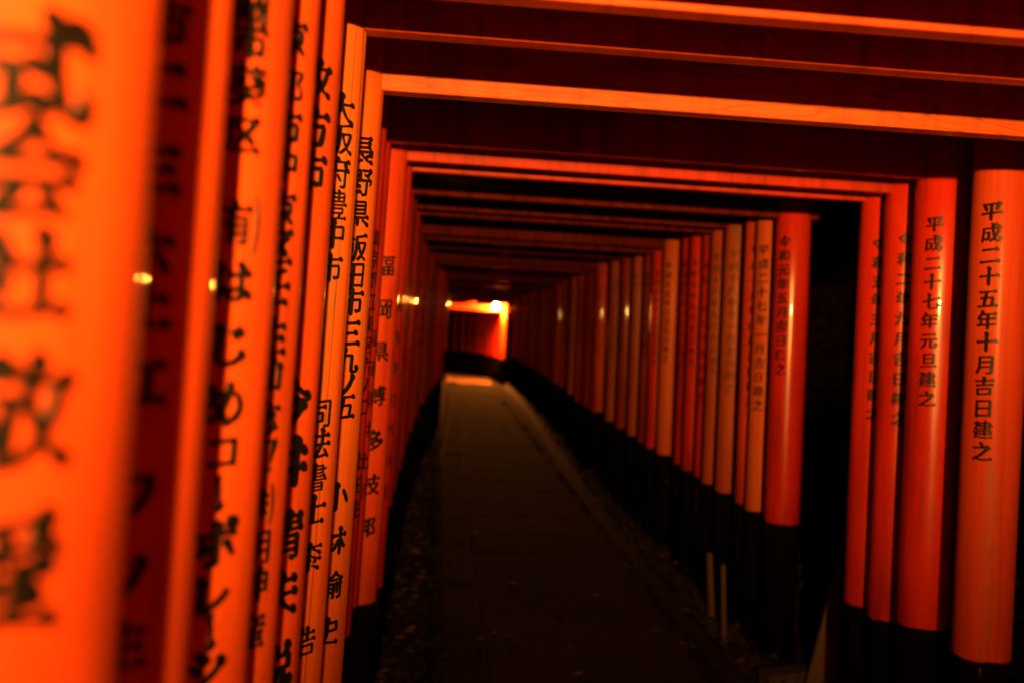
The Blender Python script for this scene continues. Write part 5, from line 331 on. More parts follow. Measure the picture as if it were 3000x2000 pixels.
'厳': [[803,995,782,998,764,987,718,918,700,845,559,827,547,832,544,905,523,950,505,968,482,980,459,985,436,981,418,964,413,932,425,900,453,868,454,823,427,814,336,805,314,809,286,895,255,932,236,943,214,949,191,947,176,936,167,918,170,891,190,855,221,827,223,804,218,797,205,792,126,786,114,775,106,750,100,673,100,518,86,332,64,221,21,86,25,59,42,36,59,26,77,22,91,25,103,36,138,123,161,209,177,286,186,400,195,728,209,736,500,762,559,772,618,777,633,773,618,736,622,709,633,682,631,645,609,605,600,568,595,567,564,599,532,615,536,673,522,695,495,712,473,713,445,701,391,700,327,691,255,700,232,692,223,682,220,664,227,642,241,627,264,614,291,613,336,636,427,645,435,641,436,623,423,569,286,559,236,574,218,569,205,555,201,541,204,523,236,477,232,173,227,166,191,165,173,157,165,136,171,114,195,88,227,80,254,86,309,117,382,123,445,136,455,131,472,86,491,73,509,75,527,96,555,95,582,101,618,90,652,109,755,212,823,156,877,120,905,114,924,123,927,141,919,159,846,214,800,264,796,295,836,345,869,418,888,482,906,573,941,577,963,591,972,609,970,636,958,659,941,677,900,694,879,691,854,677,832,653,745,647,741,650,759,691,756,718,736,751,699,782,732,785,768,798,836,803,900,778,932,776,957,791,963,823,954,845,941,863,923,878,900,887,864,885,845,875,827,854,802,855,805,873,836,924,841,945,832,973],[809,591,809,573,790,495,765,418,745,377,709,468,692,495,700,577,705,583,727,590],[432,514,445,512,450,505,450,459,445,450,350,437,329,441,327,495,332,502],[568,492,574,436,580,423,591,419,608,432,636,431,663,364,704,309,700,273,679,259,632,205,614,191,609,191,578,236,537,273,541,318,541,482,545,491],[445,389,449,382,450,336,445,326,364,314,336,314,329,318,328,368,336,381],[432,262,435,259,423,232,418,192,345,178,324,182,323,245,327,255,336,259]],
'禁': [[693,1023,655,1016,640,1005,631,986,631,950,654,895,653,886,586,878,514,888,494,877,482,851,455,879,427,894,400,899,368,892,346,945,327,966,305,982,264,993,245,991,227,982,209,961,202,927,207,900,224,864,223,841,205,836,173,836,100,848,81,841,66,823,64,805,70,786,83,768,105,753,136,748,195,773,205,771,208,759,205,749,177,740,160,727,104,659,98,645,100,618,73,573,76,564,91,558,141,584,173,589,223,634,254,568,273,556,291,557,300,566,324,614,332,677,364,636,400,612,445,605,482,620,491,608,505,604,577,639,603,645,645,687,655,677,678,609,695,594,714,592,732,603,756,650,760,718,764,725,868,634,895,625,921,632,930,655,918,681,844,745,809,783,770,805,766,827,777,837,818,839,877,811,905,808,923,811,939,823,948,841,948,864,937,891,905,924,864,938,827,929,800,899,791,898,787,941,768,978,733,1009],[495,823,523,801,550,793,577,797,609,813,636,817,641,814,636,805,595,784,532,714,524,677,495,634,486,691,473,714,450,736,423,753,395,760,350,756,327,760,320,773,327,792,345,796,364,792,414,766,459,767,473,773,485,786],[785,586,764,588,745,583,723,564,709,544,677,536,541,522,468,522,268,501,191,511,168,495,165,468,173,450,189,432,209,420,227,416,250,418,286,436,318,441,532,460,550,468,682,482,727,485,782,458,818,454,836,462,852,477,858,495,856,518,847,541,832,560,809,577],[885,455,864,456,845,451,823,433,809,412,782,404,645,390,495,384,464,374,391,372,186,349,145,347,86,357,64,353,50,341,46,318,58,291,77,272,95,264,118,261,141,267,164,280,181,277,176,250,180,214,123,152,68,104,61,86,65,68,91,40,109,35,123,37,188,82,255,144,295,142,323,150,346,177,350,214,334,255,300,291,332,300,427,310,436,307,439,291,429,127,400,114,359,109,318,112,305,100,306,82,323,59,355,46,400,47,500,63,523,84,537,114,545,318,559,323,632,328,655,337,827,352,886,325,909,322,927,325,944,336,954,350,959,368,955,391,944,414,928,432],[705,318,673,320,659,313,649,300,647,268,668,232,695,210,751,191,784,127,823,93,850,82,877,78,900,82,918,94,932,118,933,145,924,173,905,201,859,233,786,249,772,259,744,295]],
'東': [[486,995,464,995,445,988,423,959,421,927,444,873,441,862,164,835,86,845,72,841,60,827,59,805,70,782,91,763,114,755,136,757,177,774,214,779,400,797,441,800,446,786,445,718,418,712,232,694,173,693,159,686,145,668,137,641,133,418,145,359,164,338,191,327,232,334,305,334,327,339,341,337,344,332,300,280,259,243,145,161,91,99,74,91,74,82,82,75,100,70,118,73,205,99,309,173,427,269,431,182,456,109,477,86,500,86,533,150,534,264,541,316,568,291,675,218,809,152,835,123,859,107,886,100,912,105,928,114,942,132,945,155,939,177,923,200,905,216,864,230,818,215,773,234,668,298,627,331,607,359,609,364,641,370,814,382,827,386,843,400,858,450,858,645,863,673,850,719,827,742,800,751,595,730,550,730,545,741,543,805,545,814,550,816,609,816,814,839,845,839,891,817,923,815,945,827,959,845,961,868,952,895,918,932,895,942,873,946,845,936,818,905,805,899,577,878,572,923,555,955,523,982],[755,683,760,673,760,614,753,595,582,580,545,578,541,582,539,659,545,669,627,671],[436,651,442,641,440,564,377,561,264,548,241,549,236,554,235,623,242,632],[755,533,759,527,760,500,755,445,591,426,564,428,541,421,536,426,536,514],[432,501,437,491,435,386,391,406,268,393,241,393,232,399,231,468,238,482]],
'江': [[853,959,827,960,805,953,781,932,766,905,750,899,655,890,605,891,559,881,468,877,391,892,362,877,345,848,300,891,250,913,205,915,168,935,136,941,109,936,90,918,85,900,86,877,109,837,136,816,168,804,195,769,218,748,264,727,305,724,336,736,356,759,364,798,400,774,432,766,455,770,495,795,541,801,555,801,560,795,552,273,547,214,518,204,423,195,391,197,355,209,327,208,309,202,293,182,292,150,308,118,336,94,359,85,382,83,405,90,423,105,445,114,577,128,605,126,668,143,805,157,841,155,882,129,923,118,955,123,982,146,991,182,976,227,943,264,900,285,873,288,845,280,822,259,807,232,795,226,700,216,691,216,685,223,693,818,709,825,795,830,841,801,882,790,909,794,932,808,943,823,950,845,948,868,938,895,900,938],[101,664,77,667,59,664,44,655,34,641,33,605,56,564,85,541,118,527,158,486,195,465,245,457,282,474,298,500,300,532,289,568,266,600,241,623,209,640,177,648,136,646],[257,427,232,427,209,413,182,345,66,141,64,118,75,91,95,69,118,56,155,52,177,65,327,323,330,355,318,383,291,412]],
'上': [[454,1000,418,1000,391,989,372,968,364,941,368,900,395,832,396,655,387,436,386,182,368,173,136,150,109,153,73,165,32,161,18,152,9,138,8,105,28,68,64,42,86,36,109,37,164,68,386,91,455,93,491,102,641,114,664,124,791,138,827,138,877,106,905,98,927,97,959,110,980,136,982,177,960,223,923,256,877,272,855,271,832,263,810,241,795,214,782,209,641,194,568,195,536,191,524,195,523,373,527,405,529,568,618,588,750,600,809,566,868,559,891,567,905,579,916,600,918,623,908,659,882,695,845,722,809,733,782,731,755,719,741,705,730,677,723,672,564,655,536,660,532,673,533,791,558,818,567,836,573,864,571,891,556,927,527,962,491,987]]}
GLY_HEAVY = {
'式': [[582,1050,545,1050,514,1039,489,1018,475,991,472,959,478,923,518,845,519,809,514,802,155,767,100,785,73,788,45,779,23,755,18,718,35,677,68,644,109,626,150,629,195,661,500,694,521,691,528,659,527,611,468,635,418,633,382,609,362,564,355,559,314,557,273,564,232,552,177,551,132,566,100,570,73,564,55,547,46,523,48,495,60,468,83,441,109,423,136,413,173,413,205,426,209,414,209,192,127,167,82,178,50,176,27,164,13,141,11,109,22,77,45,47,77,24,114,13,150,16,173,29,195,61,264,83,315,91,355,110,382,136,445,148,518,116,555,111,586,115,609,127,626,145,641,195,695,136,727,110,759,92,800,82,882,82,914,87,941,101,973,140,999,245,997,286,968,346,945,370,918,388,873,397,851,391,836,380,822,345,823,300,805,200,780,232,748,327,717,477,693,714,700,724,814,732,859,699,900,682,941,678,977,691,1005,723,1012,759,1005,795,986,832,972,900,955,932,927,965,895,990,859,1009,818,1020,777,1020,723,1002,700,983,641,1029],[732,838,743,827,744,818,723,818],[400,468,441,437,477,422,518,418,559,424,591,299,518,338,486,344,455,341,425,327,406,309,394,282,391,245,386,241,381,309,384,464]],
'会': [[491,1036,450,1031,414,1005,396,964,402,905,318,817,259,765,214,738,182,698,142,677,73,629,65,609,66,586,76,564,92,545,118,530,145,526,241,576,277,557,309,552,664,592,732,591,764,601,805,640,855,593,905,571,955,569,982,579,1000,594,1016,627,1014,668,996,709,964,747,918,776,873,786,836,780,795,754,709,800,644,845,645,891,639,918,624,950,600,982,550,1019],[518,791,550,784,641,723,647,714,641,693,405,668,377,671,505,789],[853,573,818,576,786,567,759,541,745,509,732,501,600,489,568,494,186,455,118,473,86,472,64,463,45,436,46,395,68,358,105,329,132,319,159,319,186,328,218,355,264,360,286,355,218,269,179,232,148,136,150,114,160,91,186,65,223,55,718,142,759,141,791,115,823,103,850,102,869,109,882,123,888,141,879,182,859,208,808,250,746,359,703,409,777,417,832,380,882,366,918,371,948,391,960,409,966,436,963,464,951,495,909,544],[555,387,560,382,563,336,577,305,600,275,643,241,391,191,363,191,453,300,463,323,475,377,486,382]],
'社': [[677,1073,632,1076,595,1064,568,1037,555,1000,553,973,559,941,596,873,597,695,591,684,509,678,427,699,400,764,349,809,344,873,318,925,273,968,214,992,177,991,150,981,128,959,118,932,118,905,126,873,142,841,172,805,173,786,136,783,86,799,55,801,27,792,10,773,5,741,15,709,38,677,73,653,100,645,127,645,155,654,182,676,205,681,227,677,183,609,157,527,142,509,105,497,50,452,27,427,20,400,29,364,59,330,91,315,136,314,136,145,182,62,209,38,236,32,259,40,297,73,310,95,317,259,314,377,318,381,350,370,382,371,402,382,413,400,414,427,403,455,342,518,352,545,386,594,434,555,477,540,518,545,555,571,577,576,590,573,587,323,583,205,577,198,459,186,409,203,382,206,359,199,338,182,327,155,330,127,345,94,373,66,409,47,445,44,468,53,505,80,623,94,705,93,745,115,809,120,823,119,855,93,886,76,945,68,986,81,1010,109,1017,150,1002,200,966,245,918,276,877,286,836,280,805,258,783,209,764,207,754,214,763,605,805,606,873,562,905,554,936,554,964,564,986,582,1000,609,1002,641,989,682,964,718,932,746,891,766,855,771,823,765,795,745,771,714,768,822,799,850,811,873,817,905,813,941,795,983,764,1023,723,1054]],
'敬': [[657,1027,627,1031,605,1027,586,1017,568,995,562,955,579,895,568,865,527,903,482,921,456,959,427,984,391,1002,355,1007,329,1000,310,986,299,968,291,934,255,967,218,987,182,993,150,985,123,959,114,927,120,891,143,841,127,840,86,854,59,854,36,846,23,827,26,791,50,757,86,738,127,741,132,736,114,692,110,655,62,582,37,495,43,464,69,427,71,268,99,191,118,173,145,168,195,216,314,221,340,227,359,245,364,243,352,159,333,127,323,124,255,134,236,126,225,109,223,86,234,59,255,37,277,24,323,23,355,41,414,53,450,80,514,70,555,84,664,169,723,234,781,177,818,111,859,78,895,65,932,64,959,77,976,100,981,123,978,150,950,200,900,237,823,254,777,305,776,336,777,346,818,395,863,518,883,600,900,709,945,711,974,727,989,755,986,791,972,818,947,845,918,862,886,869,849,859,832,844,814,817,700,808,705,839,730,859,747,886,751,927,740,959,718,989,691,1012],[318,869,323,859,314,857,311,868,314,872],[445,787,491,764,538,755,516,636,509,637,482,669,450,682,268,660,251,664,269,732,273,775,295,781,341,780,368,738,400,727,417,736],[768,733,770,718,743,582,705,478,692,505,674,573,649,618,661,718,677,730],[400,592,373,341,367,364,371,441,358,482,341,505,295,527,227,515,181,518,197,568,206,577,373,594],[559,548,614,409,650,364,651,327,623,304,554,223,491,174,516,455,517,514,532,536],[241,436,243,305,236,297,200,295,194,309,195,432,232,439]],
'愛': [[797,1050,768,1052,745,1045,723,1022,705,982,645,967,573,952,541,953,464,943,400,922,350,921,218,904,195,897,132,911,114,906,100,895,92,864,109,824,150,794,200,790,218,764,224,732,218,724,195,719,77,715,59,701,47,673,48,632,82,555,105,537,123,534,141,538,149,527,159,495,138,436,141,427,164,419,223,447,268,452,305,465,314,462,321,445,309,393,273,376,241,334,200,320,118,266,73,266,50,256,37,232,41,200,55,177,74,159,95,148,123,142,164,153,182,178,282,245,364,191,332,170,127,106,68,121,36,115,20,95,18,68,32,37,55,14,91,-2,123,0,159,21,450,106,491,144,500,147,518,145,545,127,573,118,777,102,827,65,868,51,905,53,936,77,945,109,935,150,908,186,868,212,836,219,809,216,786,201,765,173,755,170,664,181,621,200,668,235,718,230,750,234,778,245,800,268,814,309,808,364,785,409,734,459,733,468,745,488,786,472,818,467,850,472,874,486,890,509,895,536,893,564,879,600,905,616,941,673,938,709,915,759,886,782,844,795,859,832,856,877,882,898,893,918,896,941,890,968,875,995,850,1022,823,1041],[673,891,675,855,651,800,645,764,564,757,555,795,533,836,530,859,605,883,655,893],[405,841,426,805,429,755,386,736,353,736,320,800,316,823,338,832],[805,697,817,682,823,659,768,677,714,676,686,657,668,619,623,628,582,621,523,664,545,674,705,683,764,696],[395,655,423,620,441,606,547,564,554,532,551,523,459,515,452,559,432,598,414,620,369,650,370,655],[541,437,548,432,538,400,457,395,466,427],[564,319,571,314,568,307,516,273,482,229,473,226,464,228,430,259,386,277,372,295,382,305,405,303]],
'市': [[439,1045,405,1041,378,1027,360,1005,351,973,354,936,364,905,418,832,159,807,86,825,55,826,32,819,18,807,7,768,14,736,36,703,68,678,105,665,150,670,195,702,377,721,401,718,405,632,400,626,232,607,145,611,124,605,109,591,91,550,91,395,82,359,82,264,97,223,145,154,182,136,213,145,250,178,263,209,266,500,395,513,400,436,391,377,393,177,405,148,446,82,468,65,495,59,527,74,554,95,571,127,577,341,573,523,577,533,714,547,722,536,722,382,714,297,700,295,655,310,623,310,595,295,580,268,584,232,619,182,664,156,714,155,764,186,809,187,855,201,882,233,890,259,900,550,876,618,841,655,795,672,773,669,745,657,582,644,578,659,581,741,636,744,695,760,818,770,891,726,923,717,955,717,982,725,1005,744,1016,768,1019,800,1007,845,974,891,932,922,882,938,845,936,815,923,795,900,782,864,773,860,668,849,600,853,595,859,597,891,589,927,558,982,502,1027,473,1040]],
'二': [[788,945,745,945,709,930,688,909,673,870,664,865,255,824,232,826,177,847,136,846,114,835,96,814,90,786,93,759,110,723,136,694,173,671,209,661,255,668,300,702,714,744,768,709,800,696,841,690,877,692,914,711,935,741,942,782,934,823,913,864,877,903,832,932],[865,368,823,368,789,355,762,327,747,282,718,275,623,265,550,270,164,229,86,252,45,252,23,242,6,223,-3,195,0,168,15,132,45,97,82,74,123,64,168,74,205,107,641,149,695,166,786,175,832,140,868,122,909,113,955,115,991,133,1013,164,1019,205,1011,245,990,286,955,325,909,355]],
'三': [[823,991,786,992,755,981,727,955,705,917,218,867,164,889,118,888,95,878,78,859,71,836,73,809,89,773,114,744,150,720,186,711,228,718,268,752,755,801,832,757,868,750,900,752,936,771,956,795,965,832,959,873,938,914,906,950,865,977],[737,659,695,659,664,646,638,618,625,582,618,576,491,562,423,566,277,552,218,572,177,571,155,559,139,541,131,514,134,486,149,455,173,427,205,405,241,394,282,400,321,432,341,438,505,452,536,465,659,478,705,445,741,427,782,418,818,422,852,441,872,468,879,505,871,545,849,586,818,619,777,646],[862,327,818,330,782,317,759,296,744,259,736,253,150,195,95,216,55,218,32,208,12,186,4,164,6,136,19,105,45,72,82,48,118,39,150,43,193,77,227,83,777,138,791,137,827,110,864,94,895,88,936,90,968,105,990,132,998,168,992,209,972,250,941,285,905,311]],
'六': [[475,991,427,993,391,981,361,950,349,914,351,868,367,823,394,782,443,736,445,727,155,696,105,716,55,719,23,707,4,682,0,645,12,609,39,573,77,546,109,536,141,536,173,549,195,575,224,573,198,545,182,505,181,468,193,423,187,405,125,295,21,141,12,118,12,86,25,55,50,26,82,6,109,0,132,1,155,12,178,32,264,145,361,300,426,327,455,364,462,391,461,427,436,490,391,541,317,582,317,586,632,619,686,636,791,646,805,644,877,596,914,585,945,584,991,599,1009,617,1020,636,1025,664,1023,691,999,750,950,801,891,830,841,834,800,820,775,795,755,746,659,736,627,738,640,809,633,845,617,882,589,918,549,955,514,977],[653,564,618,567,590,555,573,528,573,495,591,453,705,286,711,232,730,186,770,141,823,109,877,97,927,110,953,136,965,173,962,214,942,259,905,303,848,341,723,515,686,548]],
'上': [[454,1041,405,1043,364,1030,333,1000,320,959,328,895,367,818,357,195,350,190,132,168,73,189,18,188,-6,173,-20,145,-21,114,-10,82,9,54,36,30,68,14,100,8,142,18,177,50,395,74,491,74,527,86,650,97,677,109,795,123,805,122,855,83,895,66,941,62,977,73,1001,91,1017,118,1022,150,1015,186,998,223,973,255,939,282,900,301,850,308,809,297,779,268,759,223,632,209,559,213,552,218,551,364,559,555,623,573,727,582,805,535,850,522,886,522,918,534,940,555,953,582,955,618,940,668,905,717,859,750,805,769,764,768,727,751,705,724,691,683,595,672,564,674,561,755,595,786,610,814,618,855,611,895,588,945,550,990,505,1022]],
'江': [[834,995,800,993,769,977,746,950,732,913,650,906,591,915,545,897,464,896,418,914,391,919,341,903,300,931,264,946,227,955,186,955,136,969,95,965,68,945,57,923,55,895,63,864,78,836,105,808,141,784,186,731,245,695,291,684,336,687,373,706,402,745,436,740,464,743,518,780,532,777,533,764,524,286,519,227,509,221,414,212,364,231,315,236,316,245,350,305,356,327,356,350,347,377,306,432,335,473,341,518,321,582,276,636,227,670,173,686,123,683,86,694,59,695,32,686,12,668,3,645,2,623,8,595,23,567,45,541,91,509,129,468,182,427,158,359,40,150,39,127,46,100,82,54,132,29,159,28,182,33,202,50,264,147,286,109,314,82,345,64,382,56,423,66,459,98,582,110,655,108,714,134,814,142,873,100,932,83,973,89,1009,114,1022,136,1027,159,1025,186,1016,218,978,273,923,310,877,323,836,319,800,295,773,241,732,234,713,241,722,809,773,815,841,768,873,758,905,756,932,762,959,778,974,795,985,823,986,850,978,882,945,936,894,977]],
'ワ': [[783,891,755,887,727,873,673,872,241,827,209,827,164,837,136,838,105,823,84,795,70,741,69,609,75,577,93,541,138,486,159,470,186,462,209,466,245,488,271,518,276,545,276,655,281,705,286,708,686,749,697,745,679,641,639,523,600,445,561,391,504,327,458,286,368,226,359,223,318,235,286,235,262,227,243,209,233,177,242,136,265,100,300,71,345,55,391,60,586,173,645,216,723,291,786,368,818,421,868,545,881,591,901,695,904,768,892,814,866,850,827,878]],
'ノ': [[709,995,673,996,636,987,609,968,591,943,579,905,577,873,601,791,540,641,504,568,455,488,416,436,354,368,237,268,145,210,133,195,128,168,135,141,157,109,182,88,209,77,236,75,291,97,448,200,532,273,627,375,695,468,755,581,800,685,850,708,878,736,890,768,893,809,884,850,864,891,832,931,795,961,755,983]],
'生': [[472,1050,436,1047,409,1035,383,1009,371,982,369,950,375,918,414,845,413,786,332,780,350,859,346,886,332,914,309,939,277,958,245,965,214,959,197,945,186,923,156,841,141,764,108,727,32,591,30,564,41,532,73,497,115,477,112,441,119,409,141,376,173,351,205,339,232,338,259,346,295,375,386,385,400,384,405,377,400,173,136,146,86,162,55,165,33,159,18,148,5,114,14,73,43,36,82,13,109,8,136,11,177,37,205,44,432,67,518,69,577,84,641,86,668,97,791,111,809,110,845,82,877,65,932,58,973,74,997,105,1000,155,977,207,932,251,877,274,841,275,809,262,785,236,768,199,632,185,574,191,575,405,580,414,727,425,791,384,827,374,859,372,886,379,908,395,922,418,927,445,918,491,890,536,850,570,800,590,759,590,727,577,706,555,691,517,586,505,581,518,581,695,623,706,764,720,836,675,873,666,900,667,927,677,948,695,959,723,960,750,945,795,914,836,873,865,827,879,791,877,764,865,745,845,727,808,595,797,625,836,635,864,634,905,620,945,592,986,557,1018,514,1041],[405,675,410,664,408,495,255,479,181,500,181,509,245,606,268,659,314,671]],
'岡': [[871,964,850,966,786,951,241,896,150,889,109,895,74,877,60,845,54,773,54,573,49,382,41,318,41,155,48,123,77,59,91,43,118,32,141,38,184,95,191,429,216,386,218,273,230,232,264,194,286,182,309,178,377,190,486,196,559,209,655,216,695,210,723,217,738,232,749,259,758,382,791,415,794,314,786,182,764,173,709,190,677,188,654,164,655,127,667,105,688,82,714,66,736,59,766,64,800,84,882,98,900,109,926,155,932,245,942,859,933,900,920,927,898,950],[795,864,803,859,804,850,798,714,791,710,755,725,718,728,713,732,727,764,728,795,720,818,697,850,714,858],[595,843,598,836,587,805,546,732,530,664,439,650,427,705,383,786,356,818,400,827],[268,812,271,764,294,709,294,641,282,638,227,651,195,649,192,705,197,800,214,808],[686,593,691,591,686,587,672,591],[600,573,583,536,580,509,590,468,616,423,613,309,600,298,564,296,557,300,556,309,559,568,568,576],[414,560,417,286,409,278,364,274,356,282,356,336,396,382,402,405,400,432,389,464,372,491,314,541,336,552,368,551],[791,550,798,545,799,536,791,499,754,550],[200,548,212,536,195,518,192,541,195,550]],
'葵': [[674,1036,627,1036,608,1027,591,1011,576,973,584,923,573,914,427,899,395,948,364,978,323,998,282,1003,248,991,224,964,217,932,223,882,155,873,77,887,59,881,42,864,38,832,51,800,81,773,114,762,141,766,182,791,218,797,273,801,300,769,327,761,345,767,367,795,400,814,632,837,645,818,638,782,642,741,636,731,627,735,595,783,555,810,532,813,514,807,501,795,495,777,499,750,525,700,547,668,585,632,600,601,629,568,623,551,609,540,527,531,500,533,436,517,382,518,382,528,435,591,456,655,452,682,441,709,421,732,395,748,368,752,336,740,200,727,123,743,105,738,86,723,78,691,98,645,91,614,98,582,131,541,184,514,164,490,77,435,65,418,65,395,75,373,121,341,114,309,126,277,159,245,195,234,223,238,255,258,282,264,374,268,329,218,255,169,150,123,77,121,55,111,41,86,44,59,59,31,86,8,118,-3,155,2,209,41,341,98,441,158,482,192,505,224,636,181,814,104,845,103,864,116,868,132,864,150,836,181,750,221,582,285,572,295,591,303,732,315,795,278,823,274,855,279,882,299,892,332,884,368,859,405,814,436,768,443,732,428,705,385,564,371,557,382,557,445,591,455,673,457,700,466,736,492,768,476,818,464,855,427,900,404,945,402,977,422,989,445,989,477,976,509,954,536,923,558,891,570,833,559,845,577,859,585,914,576,941,582,964,595,978,614,985,641,973,694,931,745,895,767,850,780,817,818,769,855,836,861,891,829,941,824,964,833,982,851,990,873,989,900,976,932,954,959,923,981,891,991,868,992,845,984,821,964,805,933,786,930,763,973,740,1000,709,1023],[732,650,731,641,714,625,709,627,711,641],[305,653,308,650,301,632,259,583,246,591,213,636,227,646],[418,437,425,427,425,368,407,355,332,353,227,342,168,359,175,368,291,437,327,426]],
'区': [[875,1014,836,1018,800,1008,777,989,762,955,755,948,618,934,545,936,200,900,109,902,82,893,60,868,49,827,39,145,56,91,87,50,118,32,150,27,195,45,255,45,623,82,677,98,809,110,868,70,914,56,959,62,993,86,1005,109,1008,141,1001,173,985,205,962,232,932,256,900,271,868,277,836,275,812,264,789,236,775,200,755,193,659,184,586,186,245,150,210,150,206,159,211,532,218,693,248,650,277,623,309,606,364,591,445,523,424,491,355,419,260,332,255,295,263,255,273,242,327,226,359,229,418,273,545,387,600,314,632,290,668,272,705,263,745,263,777,275,801,295,816,323,820,355,816,386,801,423,754,482,718,507,677,525,674,532,764,651,823,671,850,700,858,732,856,764,845,795,824,832,827,835,882,813,923,810,957,823,979,850,984,895,965,945,927,986],[623,833,627,750,523,607,423,680,382,741,332,777,300,788,268,788,243,777,218,754,217,759,218,791,227,799,600,836]],
'有': [[387,1032,359,1030,336,1021,318,1005,307,986,298,941,318,873,314,838,282,830,173,821,150,822,114,835,73,839,44,827,28,800,29,768,44,736,68,711,100,694,145,690,168,699,200,723,240,723,223,645,193,582,137,550,97,505,89,482,94,455,115,418,159,398,200,395,203,314,194,268,194,177,202,136,250,59,273,43,300,41,342,77,357,100,364,223,677,257,686,255,689,245,681,173,655,167,591,189,555,181,540,168,532,145,534,118,546,91,582,55,632,38,668,43,709,69,795,79,818,95,835,118,847,168,852,591,832,653,797,691,755,706,736,704,705,689,650,688,409,666,406,673,421,741,455,752,636,766,695,782,795,791,823,790,855,766,886,752,923,744,950,745,982,759,999,782,1006,818,997,855,975,891,945,919,909,939,868,948,841,944,817,932,800,914,786,879,773,873,641,861,609,866,541,858,536,864,534,900,527,927,495,976,445,1015],[691,587,693,536,686,526,382,493,364,495,360,500,359,550,368,560,659,589],[682,424,688,418,689,395,688,368,682,358,373,325,362,332,362,382,368,392]],
'は': [[670,1005,632,1003,603,991,579,968,566,941,563,909,569,873,606,800,605,747,500,735,436,756,405,758,368,740,352,705,356,673,373,640,400,613,436,595,464,591,486,595,541,629,605,630,609,434,468,416,409,397,382,381,373,385,349,423,318,454,244,495,274,695,319,732,338,768,339,814,322,859,300,892,268,922,236,942,200,955,164,959,132,953,105,937,86,914,76,886,74,845,98,773,62,536,53,377,58,300,71,250,72,209,85,164,108,127,155,80,177,72,195,73,243,109,259,138,262,195,305,233,314,230,345,171,377,140,432,109,495,96,595,97,691,116,723,134,753,159,782,208,845,163,905,146,936,147,964,154,986,169,1003,191,1013,223,1010,264,995,305,968,343,932,375,886,399,836,410,791,408,784,436,782,664,795,667,836,642,886,625,918,623,945,629,973,649,986,674,990,709,981,745,957,786,924,818,886,839,836,854,810,914,768,961,720,991],[600,318,607,309,600,255,587,227,573,215,536,203,493,205,496,264,509,286,555,313]],
'じ': [[260,982,209,984,164,966,134,932,122,882,132,818,172,745,155,382,156,277,169,214,191,170,214,141,255,105,314,72,382,57,495,58,618,83,741,137,827,199,882,206,915,223,940,255,949,291,944,332,926,373,895,410,855,441,809,459,768,463,732,453,701,427,685,391,683,323,664,300,596,241,500,194,427,179,368,182,359,209,355,291,374,686,408,718,422,741,430,773,430,809,412,864,373,918,318,960],[728,936,691,940,664,932,634,905,614,865,577,873,545,871,520,855,506,827,506,795,513,768,571,673,614,632,659,611,695,611,723,626,737,650,741,687,800,681,845,695,868,717,880,745,883,773,878,805,845,865,791,913]],
'め': [[618,964,573,962,539,932,526,891,514,791,509,784,368,749,362,755,344,805,322,836,288,868,250,890,209,902,168,901,136,888,114,864,102,823,110,773,135,723,179,677,195,636,131,586,82,518,40,423,28,323,37,264,47,236,81,186,123,151,182,128,286,137,345,158,391,194,400,196,464,172,482,122,522,82,559,66,600,67,627,81,648,109,745,153,818,202,865,250,904,309,932,391,936,436,934,518,905,609,857,677,795,730,773,745,694,777,694,809,705,859,698,895,664,940],[682,674,709,660,734,636,759,568,764,482,751,414,722,345,686,294,636,250,577,218,571,223,577,259,573,295,534,373,614,541,641,614,650,673,659,677],[450,641,453,632,432,573,409,519,400,514,369,582,369,600],[259,467,306,391,301,332,242,264,223,246,209,241,204,250,204,305,213,368,240,436]],
'コ': [[792,868,755,870,705,850,286,809,268,811,218,833,186,836,164,830,140,814,129,795,124,773,127,745,139,718,177,675,232,651,277,655,327,690,686,726,693,714,686,309,655,300,255,262,195,287,145,288,114,267,102,227,114,182,145,142,186,117,227,109,264,118,295,140,332,145,700,182,727,181,773,157,814,151,841,157,868,176,880,195,884,218,893,745,877,791,858,823,827,852]],
'ー': [[801,682,764,680,732,666,705,636,688,595,673,590,577,581,505,586,209,554,150,577,91,579,68,568,50,546,43,518,45,491,63,450,91,418,127,394,168,383,195,384,218,392,256,427,550,456,591,461,618,473,709,483,732,482,777,445,818,424,859,415,895,417,936,437,960,468,969,509,960,555,936,600,897,641,850,669]],
'ポ': [[872,1036,841,1040,736,1036,691,1014,653,977,641,936,646,873,668,827,712,786,714,777,709,771,632,765,628,768,632,809,627,845,611,882,585,918,550,950,514,971,473,984,436,986,405,979,379,964,361,941,351,909,350,877,359,841,398,773,395,738,195,718,150,735,105,741,73,732,55,713,47,691,48,668,68,623,105,587,159,564,137,527,134,455,113,418,106,391,91,250,97,232,109,224,123,224,262,277,279,291,309,331,350,349,386,392,389,386,386,187,327,206,295,206,265,191,250,164,251,132,263,100,285,73,318,48,355,35,387,36,409,46,432,68,477,67,514,79,543,95,559,117,573,164,577,632,582,640,755,658,818,619,873,609,914,620,945,650,954,677,954,709,925,777,959,803,976,823,990,864,989,909,978,941,950,984,909,1019],[696,623,645,616,612,586,602,564,600,536,616,482,659,426,723,382,771,300,795,273,845,248,868,247,891,253,906,264,916,282,917,327,907,355,851,445,847,486,834,523,809,559,773,592,736,613],[391,621,395,595,391,444,366,500,331,541,286,570,223,591,232,605,241,608]],
'レ': [[261,945,205,948,159,931,127,893,118,841,129,786,166,714,160,209,182,159,209,126,250,100,291,93,314,97,336,110,377,115,436,134,548,186,686,267,772,327,883,427,927,477,936,514,921,559,886,597,841,618,795,614,777,600,682,492,568,395,445,312,368,276,365,432,370,645,402,677,419,705,427,736,425,777,406,832,368,883,318,922]],
